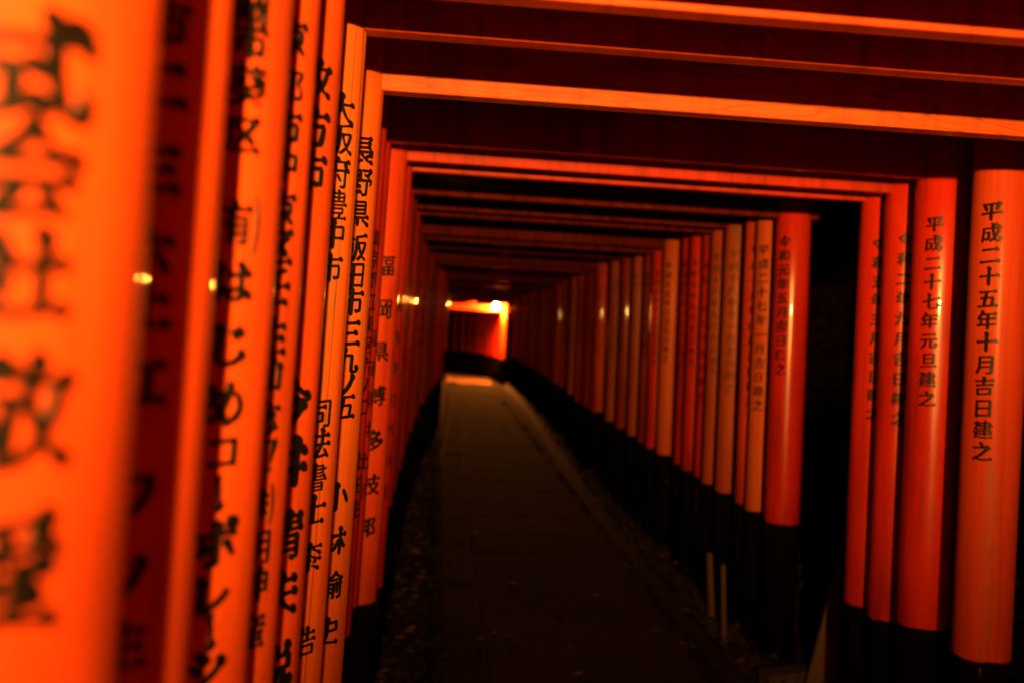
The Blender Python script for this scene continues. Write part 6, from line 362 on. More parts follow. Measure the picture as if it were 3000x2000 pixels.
'シ': [[306,927,277,930,250,923,228,909,213,886,208,859,212,827,225,795,245,768,277,739,315,718,377,647,432,612,473,599,514,597,550,606,577,623,603,664,608,714,592,768,559,818,519,855,473,881,427,895,373,897],[837,800,800,803,768,798,741,786,717,764,701,732,696,695,701,659,718,609,655,529,554,427,436,334,345,276,249,227,140,186,129,168,128,145,137,123,154,100,205,73,236,70,273,76,382,118,495,172,614,246,691,305,805,406,882,491,941,499,982,523,1004,555,1013,595,1009,636,992,682,964,723,927,757,882,785],[280,659,232,659,186,645,155,650,123,645,109,635,100,618,98,595,105,573,123,546,155,519,192,450,245,401,282,382,327,368,364,367,400,376,433,400,453,436,456,482,444,527,418,573,377,614,332,643]],
'京': [[452,1036,418,1037,391,1028,368,1009,357,986,354,959,360,927,374,895,402,859,400,853,164,829,109,845,68,849,32,834,17,805,22,764,45,726,82,699,109,689,136,688,168,699,200,725,473,753,545,750,586,767,636,767,664,779,786,793,806,791,841,764,873,748,927,739,964,750,989,777,997,818,984,864,955,905,909,938,868,951,827,949,788,927,764,881,627,867,600,870,592,877,579,936,549,982,505,1018],[775,741,741,745,695,729,627,728,286,692,191,693,155,676,140,655,134,632,134,459,161,395,210,355,177,327,87,205,86,168,112,114,168,96,209,103,262,159,311,223,320,250,313,286,295,314,254,345,255,350,282,362,395,371,403,368,405,355,405,236,397,145,391,140,373,139,314,161,277,155,264,145,253,127,250,105,255,77,271,50,295,25,323,8,350,-1,390,5,432,33,495,35,523,43,555,71,570,114,576,164,576,382,582,389,614,394,628,391,620,350,629,309,647,277,673,250,736,212,769,168,809,141,859,132,895,148,907,164,912,186,903,232,881,264,842,295,814,350,774,395,814,404,839,423,855,450,858,486,858,623,854,650,823,709,800,729],[682,625,687,614,688,518,682,508,536,492,459,490,423,478,314,471,305,476,303,577,309,587]],
'都': [[266,991,241,991,218,984,200,969,190,950,189,909,213,850,214,830,186,829,109,842,83,827,73,805,76,782,88,759,127,729,159,726,214,748,214,650,132,638,55,651,29,636,19,614,21,591,36,564,58,545,82,536,111,536,159,562,195,568,215,564,191,496,145,481,109,433,55,414,38,391,41,364,58,341,82,327,111,323,112,141,128,91,145,57,164,44,182,41,195,47,210,68,236,90,418,106,455,89,482,86,500,91,514,105,523,132,530,327,529,423,516,468,495,496,464,513,377,501,341,500,336,505,364,579,441,598,505,565,564,559,559,186,588,109,600,93,627,81,645,86,656,95,682,136,687,155,693,736,698,850,705,857,800,867,815,864,812,845,772,755,735,686,725,632,740,582,756,559,801,518,818,486,829,455,834,400,829,355,814,309,800,301,741,307,718,301,703,282,703,250,716,227,736,207,759,196,782,193,805,198,838,218,886,232,918,252,946,291,956,327,956,400,950,441,904,532,848,595,857,636,941,818,950,882,942,909,927,931,900,952,873,958,836,946,691,933,618,934,595,924,582,911,541,947,500,954,477,940,434,845,423,841,377,849,373,895,350,940,314,973],[573,830,570,691,568,680,564,680,501,718,509,755,532,776,564,825],[373,767,376,759,341,700,338,764],[405,424,407,359,400,347,268,333,236,336,230,395,245,416],[400,264,402,195,395,184,277,169,236,169,234,236,241,252,373,267]],
'中': [[488,1050,450,1053,414,1044,386,1024,366,991,363,936,379,891,407,845,405,800,168,776,105,783,77,774,61,759,46,727,41,664,40,418,46,386,74,332,100,300,127,287,155,289,223,338,391,351,394,314,390,200,396,168,450,86,473,69,495,63,516,68,550,95,571,127,579,373,791,393,841,372,868,367,900,377,926,400,934,418,937,455,942,718,934,764,917,800,891,829,855,849,818,851,782,834,623,824,633,864,635,891,627,927,611,959,587,991,557,1018,523,1038],[764,723,767,659,759,500,582,486,580,709],[400,686,403,500,397,464,218,450,215,573,222,668,241,675]],
'壬': [[784,995,750,996,577,934,445,904,412,882,364,877,195,839,155,850,109,851,86,842,73,829,63,791,77,745,114,706,159,686,186,684,214,691,232,703,246,723,264,730,391,759,405,755,398,564,164,540,136,540,91,557,55,560,27,550,5,523,2,486,18,445,55,409,95,392,136,394,182,427,200,432,382,451,396,445,397,309,391,177,377,172,205,156,136,177,95,169,69,141,65,105,82,64,118,28,155,11,186,9,209,16,245,45,273,51,450,68,518,67,600,91,727,104,745,102,805,61,845,49,895,53,928,77,939,100,942,127,927,182,886,232,827,265,786,270,745,260,719,236,700,196,605,186,577,186,572,191,577,472,641,474,668,486,700,491,805,500,873,456,932,444,959,449,982,462,997,477,1008,500,1008,550,981,605,936,646,882,669,841,670,809,656,786,632,768,592,636,579,581,586,586,808,823,883,844,900,848,927,837,955,814,980]],
'仙': [[623,1041,582,1043,545,1031,515,1000,503,964,510,909,548,836,534,223,532,215,523,210,477,206,469,214,475,550,478,559,510,591,523,618,524,659,512,700,491,734,464,763,394,805,411,850,408,895,385,945,348,986,295,1017,241,1026,195,1012,168,979,161,932,179,868,127,768,98,650,64,633,9,584,-2,568,-6,545,4,509,28,477,64,452,108,441,99,155,110,123,146,68,177,38,200,33,218,37,259,73,273,100,279,173,275,350,280,536,270,600,282,638,303,614,307,600,298,200,320,141,350,107,377,92,409,87,459,104,623,109,659,114,691,127,791,131,809,130,855,105,877,101,918,113,938,136,947,236,953,600,955,609,984,636,999,668,1003,700,995,736,976,773,949,805,914,831,877,847,841,853,809,849,776,832,757,809,747,777,748,745,757,714,784,659,775,250,772,241,759,234,705,232,716,786,757,836,765,864,766,891,750,941,718,986,673,1022]],
'株': [[677,1041,636,1044,600,1030,579,1000,573,960,523,980,491,986,459,981,433,964,422,945,415,918,422,873,438,827,438,791,427,777,386,806,345,823,350,864,344,895,326,932,297,964,264,986,232,998,200,1000,173,994,141,967,128,927,137,882,166,827,161,755,136,753,100,767,77,768,47,759,31,741,27,723,30,700,57,659,82,642,105,635,154,641,157,627,143,555,114,539,91,514,28,377,26,355,38,318,37,286,50,258,68,247,105,274,146,282,151,141,186,64,214,40,236,37,259,50,286,82,295,103,300,452,355,434,373,437,395,450,427,434,455,429,482,436,514,459,534,459,473,355,411,264,410,241,421,195,436,178,455,181,491,174,514,180,586,261,593,186,631,114,655,91,686,87,723,127,736,150,745,319,833,214,859,190,882,179,905,176,923,182,935,195,939,223,931,250,882,315,812,432,768,491,823,499,859,475,891,462,923,455,950,457,973,469,989,491,994,518,987,550,970,582,943,609,909,628,877,636,845,632,823,620,809,605,795,574,764,568,745,571,742,727,748,736,800,740,868,701,895,695,923,697,950,710,968,732,974,759,969,791,950,827,924,855,891,875,855,884,827,882,806,873,789,855,773,816,750,814,749,832,773,855,786,882,789,914,784,941,768,973,742,1005,709,1028],[600,709,600,562,550,551,486,550,516,600,542,664,551,700,568,712],[309,664,373,635,382,605,409,568,406,564,373,550,333,591,300,612,299,664]],
'明': [[891,973,864,977,827,964,591,941,514,944,486,932,470,895,464,845,459,509,454,445,436,396,432,445,441,805,430,845,416,873,386,898,355,906,318,896,168,882,95,885,69,873,52,836,46,764,38,305,45,277,80,214,105,198,132,201,186,281,400,292,403,282,383,236,336,167,333,136,342,109,364,84,391,69,422,68,438,77,480,132,529,214,563,300,582,373,795,396,803,391,805,377,805,236,796,177,732,164,700,176,677,175,659,155,662,127,673,109,695,91,736,78,868,92,909,111,932,145,940,182,951,891,945,918,933,941,914,960],[805,877,813,873,814,864,814,732,809,724,609,705,601,709,600,782,604,850,609,858],[295,809,303,805,305,773,295,642,286,636,186,631,182,641,182,691,186,795],[805,639,809,627,809,500,805,483,782,477,732,477,618,464,597,468,595,555,605,615,623,622],[295,553,300,541,295,377,182,365,177,373,177,468,183,541,191,545]],
'神': [[670,1041,636,1045,609,1040,582,1023,569,1000,565,973,569,945,598,877,595,830,486,822,445,827,423,822,400,801,386,749,355,779,327,795,303,895,276,941,227,977,200,985,173,986,150,978,132,964,123,945,120,923,136,868,179,818,178,777,136,772,59,787,36,778,24,764,20,736,31,705,55,678,82,663,123,659,145,667,168,684,200,690,232,691,239,686,213,636,191,609,166,532,138,491,109,480,79,459,27,414,20,391,32,350,64,321,104,314,137,332,140,145,177,68,201,45,223,40,238,45,277,89,285,105,291,396,341,369,386,371,418,311,450,291,468,292,500,306,527,325,582,329,585,186,627,106,645,91,664,86,686,94,726,150,732,214,733,345,823,354,868,335,900,333,924,341,939,359,947,436,946,605,952,691,951,764,940,805,918,839,882,861,855,863,818,851,766,855,781,909,768,959,727,1010],[809,762,812,732,805,650,736,645,739,755,773,762],[595,742,593,627,532,626,530,732,541,739],[386,638,390,614,382,454,314,514,329,555],[800,560,807,550,807,505,799,445,786,437,736,439,734,550],[591,537,589,423,568,415,527,417,527,532]],
'産': [[476,1014,450,1016,427,1010,409,999,397,982,391,941,414,882,409,873,314,867,264,854,195,854,164,864,123,868,105,862,89,845,85,818,94,791,114,765,141,748,186,743,227,767,255,772,302,700,305,668,304,659,295,655,200,645,132,645,107,632,92,609,87,582,87,459,73,332,57,245,36,173,48,123,54,64,64,52,77,50,127,85,152,95,165,109,201,232,218,346,254,318,256,282,272,250,314,220,355,217,400,240,432,245,477,249,482,241,483,164,477,154,291,135,218,149,187,136,175,114,183,77,205,48,236,28,282,26,318,48,345,55,550,70,655,93,795,106,836,81,873,67,905,63,932,70,947,82,959,102,962,123,958,150,942,182,918,207,891,225,849,241,878,273,883,314,866,355,825,400,873,406,903,432,911,468,897,514,877,539,852,559,823,572,795,577,773,573,754,564,736,546,723,520,668,514,648,559,622,595,627,603,664,603,718,620,809,627,850,600,882,589,923,587,955,603,971,636,964,681,936,721,895,750,864,759,832,756,800,737,782,700,755,694,742,700,767,750,765,777,754,809,756,827,786,830,823,804,855,792,900,792,926,809,940,832,942,859,932,891,914,919,886,943,859,956,827,962,805,959,786,949,755,904,700,897,664,903,595,892,590,895,573,941,550,971,514,999],[614,810,623,804,624,786,605,746,596,691,577,683,441,672,391,755,389,777,395,786,536,796],[450,583,453,541,468,500,464,496,455,497,443,536,418,577],[236,564,246,559,253,514,265,477,227,439,222,450,221,555,223,561],[755,437,768,432,785,414,755,412,732,403,712,386,695,357,641,349,623,355,623,425],[477,409,486,405,487,395,483,341,479,336,373,324,331,336,355,386,368,399],[727,273,811,232,787,209,773,177,645,162,621,164,618,266]],
'枚': [[596,1036,564,1041,536,1036,514,1022,497,1000,488,950,504,895,493,859,486,795,445,742,391,786,333,805,353,841,357,877,346,918,320,959,264,1001,205,1013,177,1007,158,995,143,977,134,950,140,900,169,841,168,733,150,731,73,748,50,740,30,718,26,695,31,673,62,632,105,611,127,611,155,621,157,614,149,541,122,527,91,492,51,391,10,309,9,277,44,214,59,202,119,214,132,223,150,251,155,247,158,141,197,68,223,47,241,44,258,50,297,91,306,109,310,382,314,386,318,383,355,330,391,308,432,309,448,323,455,341,450,382,427,418,364,497,302,541,304,641,309,647,370,614,359,590,360,564,373,536,395,513,418,501,445,496,467,500,491,518,495,516,552,395,591,336,588,323,491,228,386,145,380,127,383,105,409,69,427,59,450,55,491,73,582,133,677,226,791,144,832,97,873,74,905,65,936,68,964,82,980,105,985,132,980,159,964,191,941,217,909,238,877,249,850,249,814,240,741,305,736,318,776,359,818,436,872,577,895,687,900,691,950,691,986,711,1003,750,995,795,976,827,945,856,914,874,877,882,850,878,830,868,795,816,668,803,644,805,647,823,677,842,699,868,707,895,706,923,692,959,668,992,636,1018],[741,719,746,714,742,686,712,582,667,473,655,461,611,591,586,641,594,700,618,711]],
'方': [[480,1041,441,1041,409,1029,386,1008,373,977,372,945,378,914,398,873,432,832,433,818,427,810,345,808,305,795,159,785,114,802,77,805,50,795,27,768,24,732,37,695,68,661,105,640,150,636,173,645,208,673,273,681,279,677,273,559,209,341,132,209,59,135,48,114,48,86,58,59,82,33,109,17,141,13,164,21,220,64,301,141,332,184,395,295,422,382,439,464,450,472,509,474,664,491,684,486,674,386,651,264,627,183,614,175,577,168,518,189,482,192,455,182,439,164,432,136,437,109,453,77,477,52,514,32,550,26,582,34,618,59,727,70,779,100,813,145,825,173,851,300,867,414,869,518,848,573,809,611,759,627,732,623,700,604,464,586,460,591,467,695,495,703,559,701,591,713,645,720,677,731,800,741,877,695,918,686,950,687,982,702,1004,732,1010,768,1000,809,977,849,943,882,900,906,859,915,823,910,795,896,778,877,766,841,759,836,627,824,623,827,630,864,629,891,619,927,602,959,577,989,547,1014,514,1031]],
'今': [[503,1050,445,1051,418,1042,399,1027,376,986,374,955,380,914,366,891,227,748,89,641,78,623,76,605,77,559,86,544,145,518,173,514,191,520,236,549,350,631,381,595,418,566,451,509,450,503,436,498,255,480,209,498,177,504,155,502,127,491,113,477,102,455,100,432,107,405,136,358,186,325,218,317,250,321,270,332,300,366,610,395,605,379,455,186,420,132,423,95,445,57,482,30,523,22,555,30,580,50,741,257,809,336,864,348,900,375,917,409,920,445,912,482,889,532,941,529,982,544,1009,573,1018,614,1013,645,997,682,973,714,941,741,905,760,868,768,836,767,795,752,705,811,659,849,653,859,653,891,645,923,614,977,564,1023],[523,787,550,779,627,721,773,632,787,614,786,605,736,611,695,605,655,655,614,688,568,709,514,721,480,750,509,784]],
'井': [[675,1059,632,1063,595,1054,568,1032,550,1000,546,968,552,936,592,859,591,790,441,774,428,777,451,814,459,850,454,891,436,932,405,970,364,1001,318,1019,277,1023,245,1015,223,1001,205,977,196,950,203,891,236,827,236,755,186,752,136,767,109,770,82,764,62,745,55,718,60,686,77,657,105,631,132,617,164,612,197,618,227,641,233,632,226,445,155,439,100,457,64,460,34,445,20,418,20,391,33,359,55,334,82,315,109,305,136,304,164,312,191,332,195,327,182,280,142,205,120,173,54,100,52,77,61,50,77,27,100,10,136,-1,173,5,268,94,311,150,350,218,369,273,376,345,382,352,550,371,577,368,574,218,580,186,636,101,659,86,682,82,700,89,733,118,751,145,759,389,814,395,868,361,923,349,964,359,991,386,1000,427,989,473,958,518,914,552,868,567,827,566,795,550,779,532,768,506,759,508,759,705,786,709,821,682,855,665,886,657,918,657,945,667,966,686,978,714,978,745,959,795,918,840,868,866,813,873,808,932,780,986,732,1033],[582,680,587,668,586,482,423,465,405,467,409,664]],
'清': [[597,1032,550,1028,517,1000,505,964,515,909,509,905,414,896,332,912,311,905,294,886,289,864,294,841,331,791,310,764,310,732,319,709,339,686,368,669,400,664,455,694,527,704,535,700,537,673,527,664,386,650,355,650,323,660,282,663,264,658,250,645,244,609,261,573,291,547,337,532,319,486,318,391,314,384,268,430,218,453,173,452,155,444,138,427,128,395,135,332,132,314,42,118,42,95,51,73,68,50,91,34,132,26,159,41,259,247,309,275,314,155,346,82,359,67,377,57,400,57,421,73,451,118,454,191,486,200,736,222,738,177,734,168,682,180,659,180,637,168,627,150,628,123,641,95,668,68,700,53,732,53,782,80,836,89,864,117,876,159,881,482,867,532,842,564,818,578,795,582,745,568,691,568,441,541,371,545,386,561,409,568,605,583,673,602,814,615,836,613,895,579,936,574,964,583,987,609,993,636,989,664,969,700,937,732,936,768,919,809,952,832,966,864,961,905,935,945,891,977,841,986,800,970,775,927,723,921,695,968,668,997,632,1021],[132,936,95,931,74,909,73,873,92,836,114,817,141,804,191,796,227,781,264,787,276,814,260,850,218,880,177,919],[768,850,771,845,745,806,686,798,673,805,675,827,698,845],[532,822,537,805,532,787,423,780,406,786,411,795,441,813],[782,733,810,709,801,686,705,676,677,676,673,682,673,723,695,729],[85,668,45,667,19,641,16,605,40,564,77,540,127,535,182,509,209,509,227,518,234,545,218,578,155,620,116,655],[741,485,746,455,736,441,464,416,455,423,454,450,459,458],[741,356,746,318,736,305,673,304,468,282,455,286,455,318,473,331]],
'夫': [[478,1045,441,1047,409,1038,382,1018,367,991,362,959,366,923,383,882,407,845,408,827,223,809,177,826,145,829,114,817,93,791,91,759,104,723,132,691,168,671,214,667,232,674,268,702,386,716,402,714,404,682,400,568,391,544,155,523,100,541,73,543,45,534,22,509,18,473,32,436,64,402,105,382,146,382,191,414,218,420,314,430,350,432,356,427,331,368,305,326,259,268,204,218,145,174,95,145,36,152,16,145,0,131,-10,100,-1,59,27,23,68,-4,105,-11,136,-4,195,42,323,117,400,182,505,310,568,246,636,190,691,158,773,123,810,82,855,54,895,43,932,45,965,64,984,91,990,123,982,159,964,194,936,224,895,251,855,262,814,259,777,235,750,245,695,283,662,314,574,450,582,456,618,459,668,473,768,483,800,481,845,448,900,431,945,434,977,453,990,473,996,500,994,527,984,559,941,613,882,646,836,652,800,640,773,614,759,577,745,572,618,562,577,567,573,573,579,732,759,753,805,724,836,711,868,707,905,712,936,732,951,759,954,800,939,841,914,877,882,903,845,921,809,928,777,924,750,910,734,891,718,858,631,850,623,918,593,973,541,1020]],
'、': [[110,373,77,377,50,373,23,359,5,340,-6,314,-8,282,0,250,16,218,45,182,91,148,127,104,173,71,209,57,241,52,273,55,300,66,327,94,339,132,335,173,315,218,277,264,218,302,177,341,145,361]],
'悦': [[803,1064,773,1068,741,1063,718,1050,700,1027,691,977,704,923,681,873,670,809,664,803,635,805,620,855,616,909,593,955,553,995,505,1020,464,1026,432,1017,409,999,395,968,395,932,409,895,434,859,470,823,470,791,464,784,400,786,349,836,342,886,325,927,295,964,253,995,209,1011,168,1013,134,1000,108,973,98,945,98,909,109,873,136,821,127,812,82,822,45,818,18,803,-1,777,-10,745,-10,718,-1,686,19,645,-4,541,-4,518,11,477,41,445,82,427,128,427,129,395,122,359,122,155,149,91,169,59,186,43,209,35,232,41,274,77,287,105,292,318,289,514,295,590,355,559,369,495,395,455,423,434,459,424,464,418,451,341,426,273,395,218,325,145,320,91,332,75,386,54,418,56,473,92,547,159,579,209,606,273,630,373,632,443,637,441,638,350,635,195,658,136,687,105,718,86,745,79,914,94,936,101,993,136,1019,164,1032,205,1027,245,1006,291,968,331,927,356,882,369,841,365,805,343,799,345,800,464,882,465,909,480,924,505,929,527,934,705,930,736,909,782,886,806,849,827,850,832,895,853,916,877,926,914,919,959,899,995,873,1025,841,1048],[768,709,768,563,686,561,650,548,518,543,518,687,586,683,623,697,655,702],[800,224,817,195,800,187,793,200,795,223]]}
def glyph_loops(ch, heavy=False):
    out = []
    for q in (GLY_HEAVY if heavy and ch in GLY_HEAVY else GLY)[ch]:
        L = [(q[i]/1000-.5, q[i+1]/1000-.5) for i in range(0, len(q), 2)]
        ar = sum(L[i-1][0]*L[i][1]-L[i][0]*L[i-1][1] for i in range(len(L)))
        if len(L) >= 4 and abs(ar) > .002: out.append(L)
    if ch == '\u30fc':                      # long-vowel mark stands upright in a column
        out = [[(y*1.0, -x*1.0) for x, y in L] for L in out]
    if ch in '\u6709\u682a':                # company abbreviations stand between brackets
        sq = [[(x*.62, y*.86) for x, y in L] for L in out]
        for s in (-1, 1):
            arc = [(s*(.36+.13*math.cos(a)), .56*math.sin(a)) for a in [R(-80+16*i) for i in range(11)]]
            inn = [(s*(.31+.085*math.cos(a)), .53*math.sin(a)) for a in [R(72-16*i) for i in range(10)]]
            sq.append(arc+inn if s > 0 else (arc+inn)[::-1])
        out = sq
    return out
_gc = {}
def glyph_mesh(ch, rich, bold=0):
    k = (ch, rich, bold)
    if k in _gc: return _gc[k]
    cu = bpy.data.curves.new('glyph', 'CURVE'); cu.dimensions = '2D'; cu.fill_mode = 'FRONT'
    if rich: cu.bevel_depth = .014; cu.bevel_resolution = 0; cu.offset = -.010+(0 if bold > .5 else bold); cu.extrude = .004
    for L in glyph_loops(ch, bold > .5):
        sp = cu.splines.new('POLY'); sp.points.add(len(L)-1); sp.use_cyclic_u = True
        for p, (x, y) in zip(sp.points, L): p.co = (x, y, 0, 1)
    o = bpy.data.objects.new('glyph', cu)
    me = o.to_mesh(); bm = bmesh.new(); bm.from_mesh(me); o.to_mesh_clear()
    bpy.data.objects.remove(o); bpy.data.curves.remove(cu)
    if rich:
        bmesh.ops.remove_doubles(bm, verts=bm.verts, dist=1e-5)
    n = 12 if rich else 8
    for i in range(1, n):
        g = bm.verts[:]+bm.edges[:]+bm.faces[:]
        bmesh.ops.bisect_plane(bm, geom=g, dist=1e-5, plane_co=(-.6+1.2*i/n, 0, 0), plane_no=(1, 0, 0))
    bm.verts.index_update()
    r = ([v.co.copy() for v in bm.verts], [[v.index for v in f.verts] for f in bm.faces]); bm.free()
    _gc[k] = r; return r
def inscription(parent, chars, phi, size, zs, r, ink, rich=True, bold=0):
    """brush characters wrapped round a pillar; readable ones are separate sub-parts"""
    vs, fs = [], []
    rnd = random.Random(chars+str(phi))
    for k_, (ch, z) in enumerate(zip(chars, zs)):
        gv, gf = glyph_mesh(ch, rich, bold); o = len(vs)
        s = (size[k_] if isinstance(size, list) else size)*rnd.uniform(.97, 1.05)
        du = rnd.uniform(-.03, .03)*s
        for v in gv:
            a = phi+(v.x*s+du)/r; rad = r+.0009+v.z*s*.9
            vs.append((rad*math.sin(a), -rad*math.cos(a), z+v.y*s*.98))
        fs += [[i+o for i in f] for f in gf]
        if rich:
            link(bpy.data.objects.new('brush_character', mesh('brush_character', vs, fs, ink)), parent); vs, fs = [], []
    if not rich: link(bpy.data.objects.new('lettering', mesh('lettering', vs, fs, ink)), parent, kind='stuff')

# ------------------------------------------------------------------ where the path runs
def sm(a, b, x):
    t = max(0, min(1, (x-a)/(b-a))); return t*t*(3-2*t)
def cx(d): return .24*sm(6.5, 18, d)                      # sideways drift of the tunnel
def cz(d): return -.30*sm(22.8, 24.6, d)+.08*sm(24.6, 24.7, d)                     # gentle descent, one low step up

# ------------------------------------------------------------------ the setting
gv, gf = [], []
xs = [-60, -30, -15, -8, -5, -3, -2, -1.2, -.6, -.2, .3, .8, 1.2, 1.42, 1.5, 1.6, 1.9, 2.2, 2.6, 3, 3.6, 4.4, 5.5, 7, 10, 15, 25, 40, 60]
ys = [-40, -15, -6, -3]+[i*.8 for i in range(-2, 60)]+[50, 55, 62, 75, 100, 150]
def terrain(x, y):
    yy = max(0, min(27, y)); z = cz(yy)-.03
    u = x-cx(yy)
    z += .10*sm(1.38, 1.52, u)+.04*sm(-.05, -.25, u)*0
    right = max(0, u-1.9); z += .55*min(right, 3.2)**1.15 if right else 0
    if u > 5: z += .18*(u-5)
    left = max(0, -u-.7); z -= .25*min(left, 6)
    k = 1 if (u > 1.9 or u < -.5) else .25
    z += k*(.10*noise.noise(Vector((x*1.1, y*1.1, 0)))+.05*noise.noise(Vector((x*3, y*3, 4))))-(.03 if k < 1 else 0)
    return z
# the tunnel turns left beyond the far lamp: keep that ground level
def ground_z(x, y):
    z = terrain(x, y)
    if 25 < y < 46 and -14 < x < 3.2: z = cz(27)-.06+.03*noise.noise(Vector((x*2, y*2, 1)))
    return z
for y in ys:
    for x in xs: gv.append((x, y, ground_z(x, y)))
nx = len(xs)
for j in range(len(ys)-1):
    for i in range(nx-1): gf.append((j*nx+i, j*nx+i+1, (j+1)*nx+i+1, (j+1)*nx+i))
link(bpy.data.objects.new('ground', mesh('ground', gv, gf, M_ground, True)), kind='structure')

# path bed and its stones
pv, pf = [], []
n = 0
yy = -3.0
while yy < 29.01:
    d = max(0, yy)
    pv += [(cx(d)+.02, yy, cz(d)-.012), (cx(d)+1.44, yy, cz(d)-.012)]
    if n: pf.append((2*n-2, 2*n-1, 2*n+1, 2*n))
    n += 1; yy += .4
path = link(bpy.data.objects.new('path', mesh('path', pv, pf, M_path)), kind='structure')
slab_me = [box_mesh('paving_stone', -.5, .5, -.5, .5, -.06, 0, M_slab, 0) for _ in range(1)]
def slab(name, x0, x1, y0, y1, m, dz=0):
    rnd = random.Random(int(y0*1000)+int(x0*77))
    me = box_mesh(name, -(x1-x0)/2+.005, (x1-x0)/2-.005, -(y1-y0)/2+.006, (y1-y0)/2-.006, -.07, 0, m, .007, 1)
    o = link(bpy.data.objects.new(name, me), path)
    d = max(0, (y0+y1)/2)
    o.location = (cx(d)+(x0+x1)/2, (y0+y1)/2, cz(d)+dz+rnd.uniform(-.003, .004))
    s = (cz(max(0, y1))-cz(max(0, y0)))/(y1-y0)
    if abs(s) > .1: s = 0
    o.rotation_euler = (math.atan(s)+rnd.uniform(-.005, .005), rnd.uniform(-.004, .004), -math.atan(cx(max(0, y1))-cx(max(0, y0)))/(y1-y0))
y = 2.2; k = 0
while y < 28.6:
    L = random.uniform(.52, .78) if y < 12 else random.uniform(.8, 1.1)
    if y < 24.65 < y+L: L = 24.65-y
    slab('paving_stone', .29, 1.30, y, y+L, M_slab if y < 24.6 else M_stonelit); y += L
y = 2.2
while y < 28.6:
    L = random.uniform(.75, 1.0) if y < 12 else random.uniform(1.0, 1.4)
    if y < 24.65 < y+L: L = 24.65-y
    slab('kerb_stone', .06, .285, y, y+L, M_kerb if y < 24.6 else M_stonelit, .002); y += L

def scatter(name, n, fx, fy, zf, mk, m, label=None):
    vs, fs = [], []
    for i in range(n):
        x, y = fx(), fy(); z = zf(x, y); pts, fc = mk()
        a = random.uniform(0, 6.28); ca, sa = math.cos(a), math.sin(a); o = len(vs)
        vs += [(x+p[0]*ca-p[1]*sa, y+p[0]*sa+p[1]*ca, z+p[2]) for p in pts]
        fs += [[q+o for q in f] for f in fc]
    return link(bpy.data.objects.new(name, mesh(name, vs, fs, m)), kind='stuff', label=label)
def pebble():
    r = random.uniform(.008, .026); h = r*random.uniform(.5, .8)
    p = [(r*math.cos(a)*random.uniform(.7, 1.1), r*math.sin(a)*random.uniform(.7, 1.1), 0) for a in [k*1.047 for k in range(6)]]
    q = [(x*.6, y*.6, h) for x, y, _ in p]
    return p+q, [[k, (k+1) % 6, 6+(k+1) % 6, 6+k] for k in range(6)]+[[6, 7, 8, 9, 10, 11]]
def leaf():
    L = random.uniform(.018, .04); w = L*random.uniform(.3, .5); c_ = random.uniform(.004, .014)
    return [(-L, 0, .002), (-.3*L, -w, c_), (.5*L, -w*.8, c_*.8), (L, 0, .004), (.5*L, w*.8, c_), (-.3*L, w, c_*.7), (0, 0, .001)], [[0, 1, 6], [1, 2, 6], [2, 3, 6], [3, 4, 6], [4, 5, 6], [5, 0, 6]]
rs = random.uniform
def edgey(): return 1.5+17*random.random()**1.7
scatter('gravel', 5200, lambda: rs(-.34, .10), edgey, lambda x, y: max(ground_z(x, y)+.012, cz(y) if x > .04 else -9), pebble, M_gravel, 'loose gravel and pebbles along the left edge of the path')
scatter('gravel', 5200, lambda: 1.24+.75*random.random()**.8, edgey, lambda x, y: max(ground_z(x, y)+.012, cz(y) if x < 1.32 else -9), pebble, M_gravel, 'loose gravel and pebbles along the right edge of the path')
scatter('fallen_leaves', 900, lambda: rs(-.34, .05), edgey, lambda x, y: ground_z(x, y)+.03, leaf, M_leaf, 'dry brown leaves fallen on the left gravel strip')
scatter('fallen_leaves', 1500, lambda: rs(1.32, 3.2), edgey, lambda x, y: ground_z(x, y)+.03, leaf, M_leaf, 'dry brown leaves fallen along the right edge of the path')
scatter('fallen_leaves', 110, lambda: rs(.06, 1.32), edgey, lambda x, y: cz(y)+.008, leaf, M_leaf, 'a few dry leaves lying on the paving stones')
def sprig():
    pts, fc = [], []
    h = rs(.06, .34)
    for k in range(random.randint(5, 9)):
        a = rs(0, 6.28); e = rs(.2, 1.2); L = rs(.05, .11); w = L*.28; z = h*rs(.2, 1); b_ = len(pts)
        dx, dy, dz = math.cos(a)*math.cos(e), math.sin(a)*math.cos(e), math.sin(e)*.5; px, py = -math.sin(a), math.cos(a)
        ox, oy = rs(-.04, .04), rs(-.04, .04)
        pts += [(ox, oy, z), (ox+dx*L*.5+px*w, oy+dy*L*.5+py*w, z+dz*L*.6), (ox+dx*L, oy+dy*L, z+dz*L*.5), (ox+dx*L*.5-px*w, oy+dy*L*.5-py*w, z+dz*L*.6)]
        fc.append([b_, b_+1, b_+2, b_+3])
    return pts, fc
scatter('undergrowth', 5200, lambda: 1.95+5*random.random()**1.6, lambda: rs(1.5, 22), ground_z, sprig, M_green, 'low dark undergrowth covering the bank behind the right pillars')

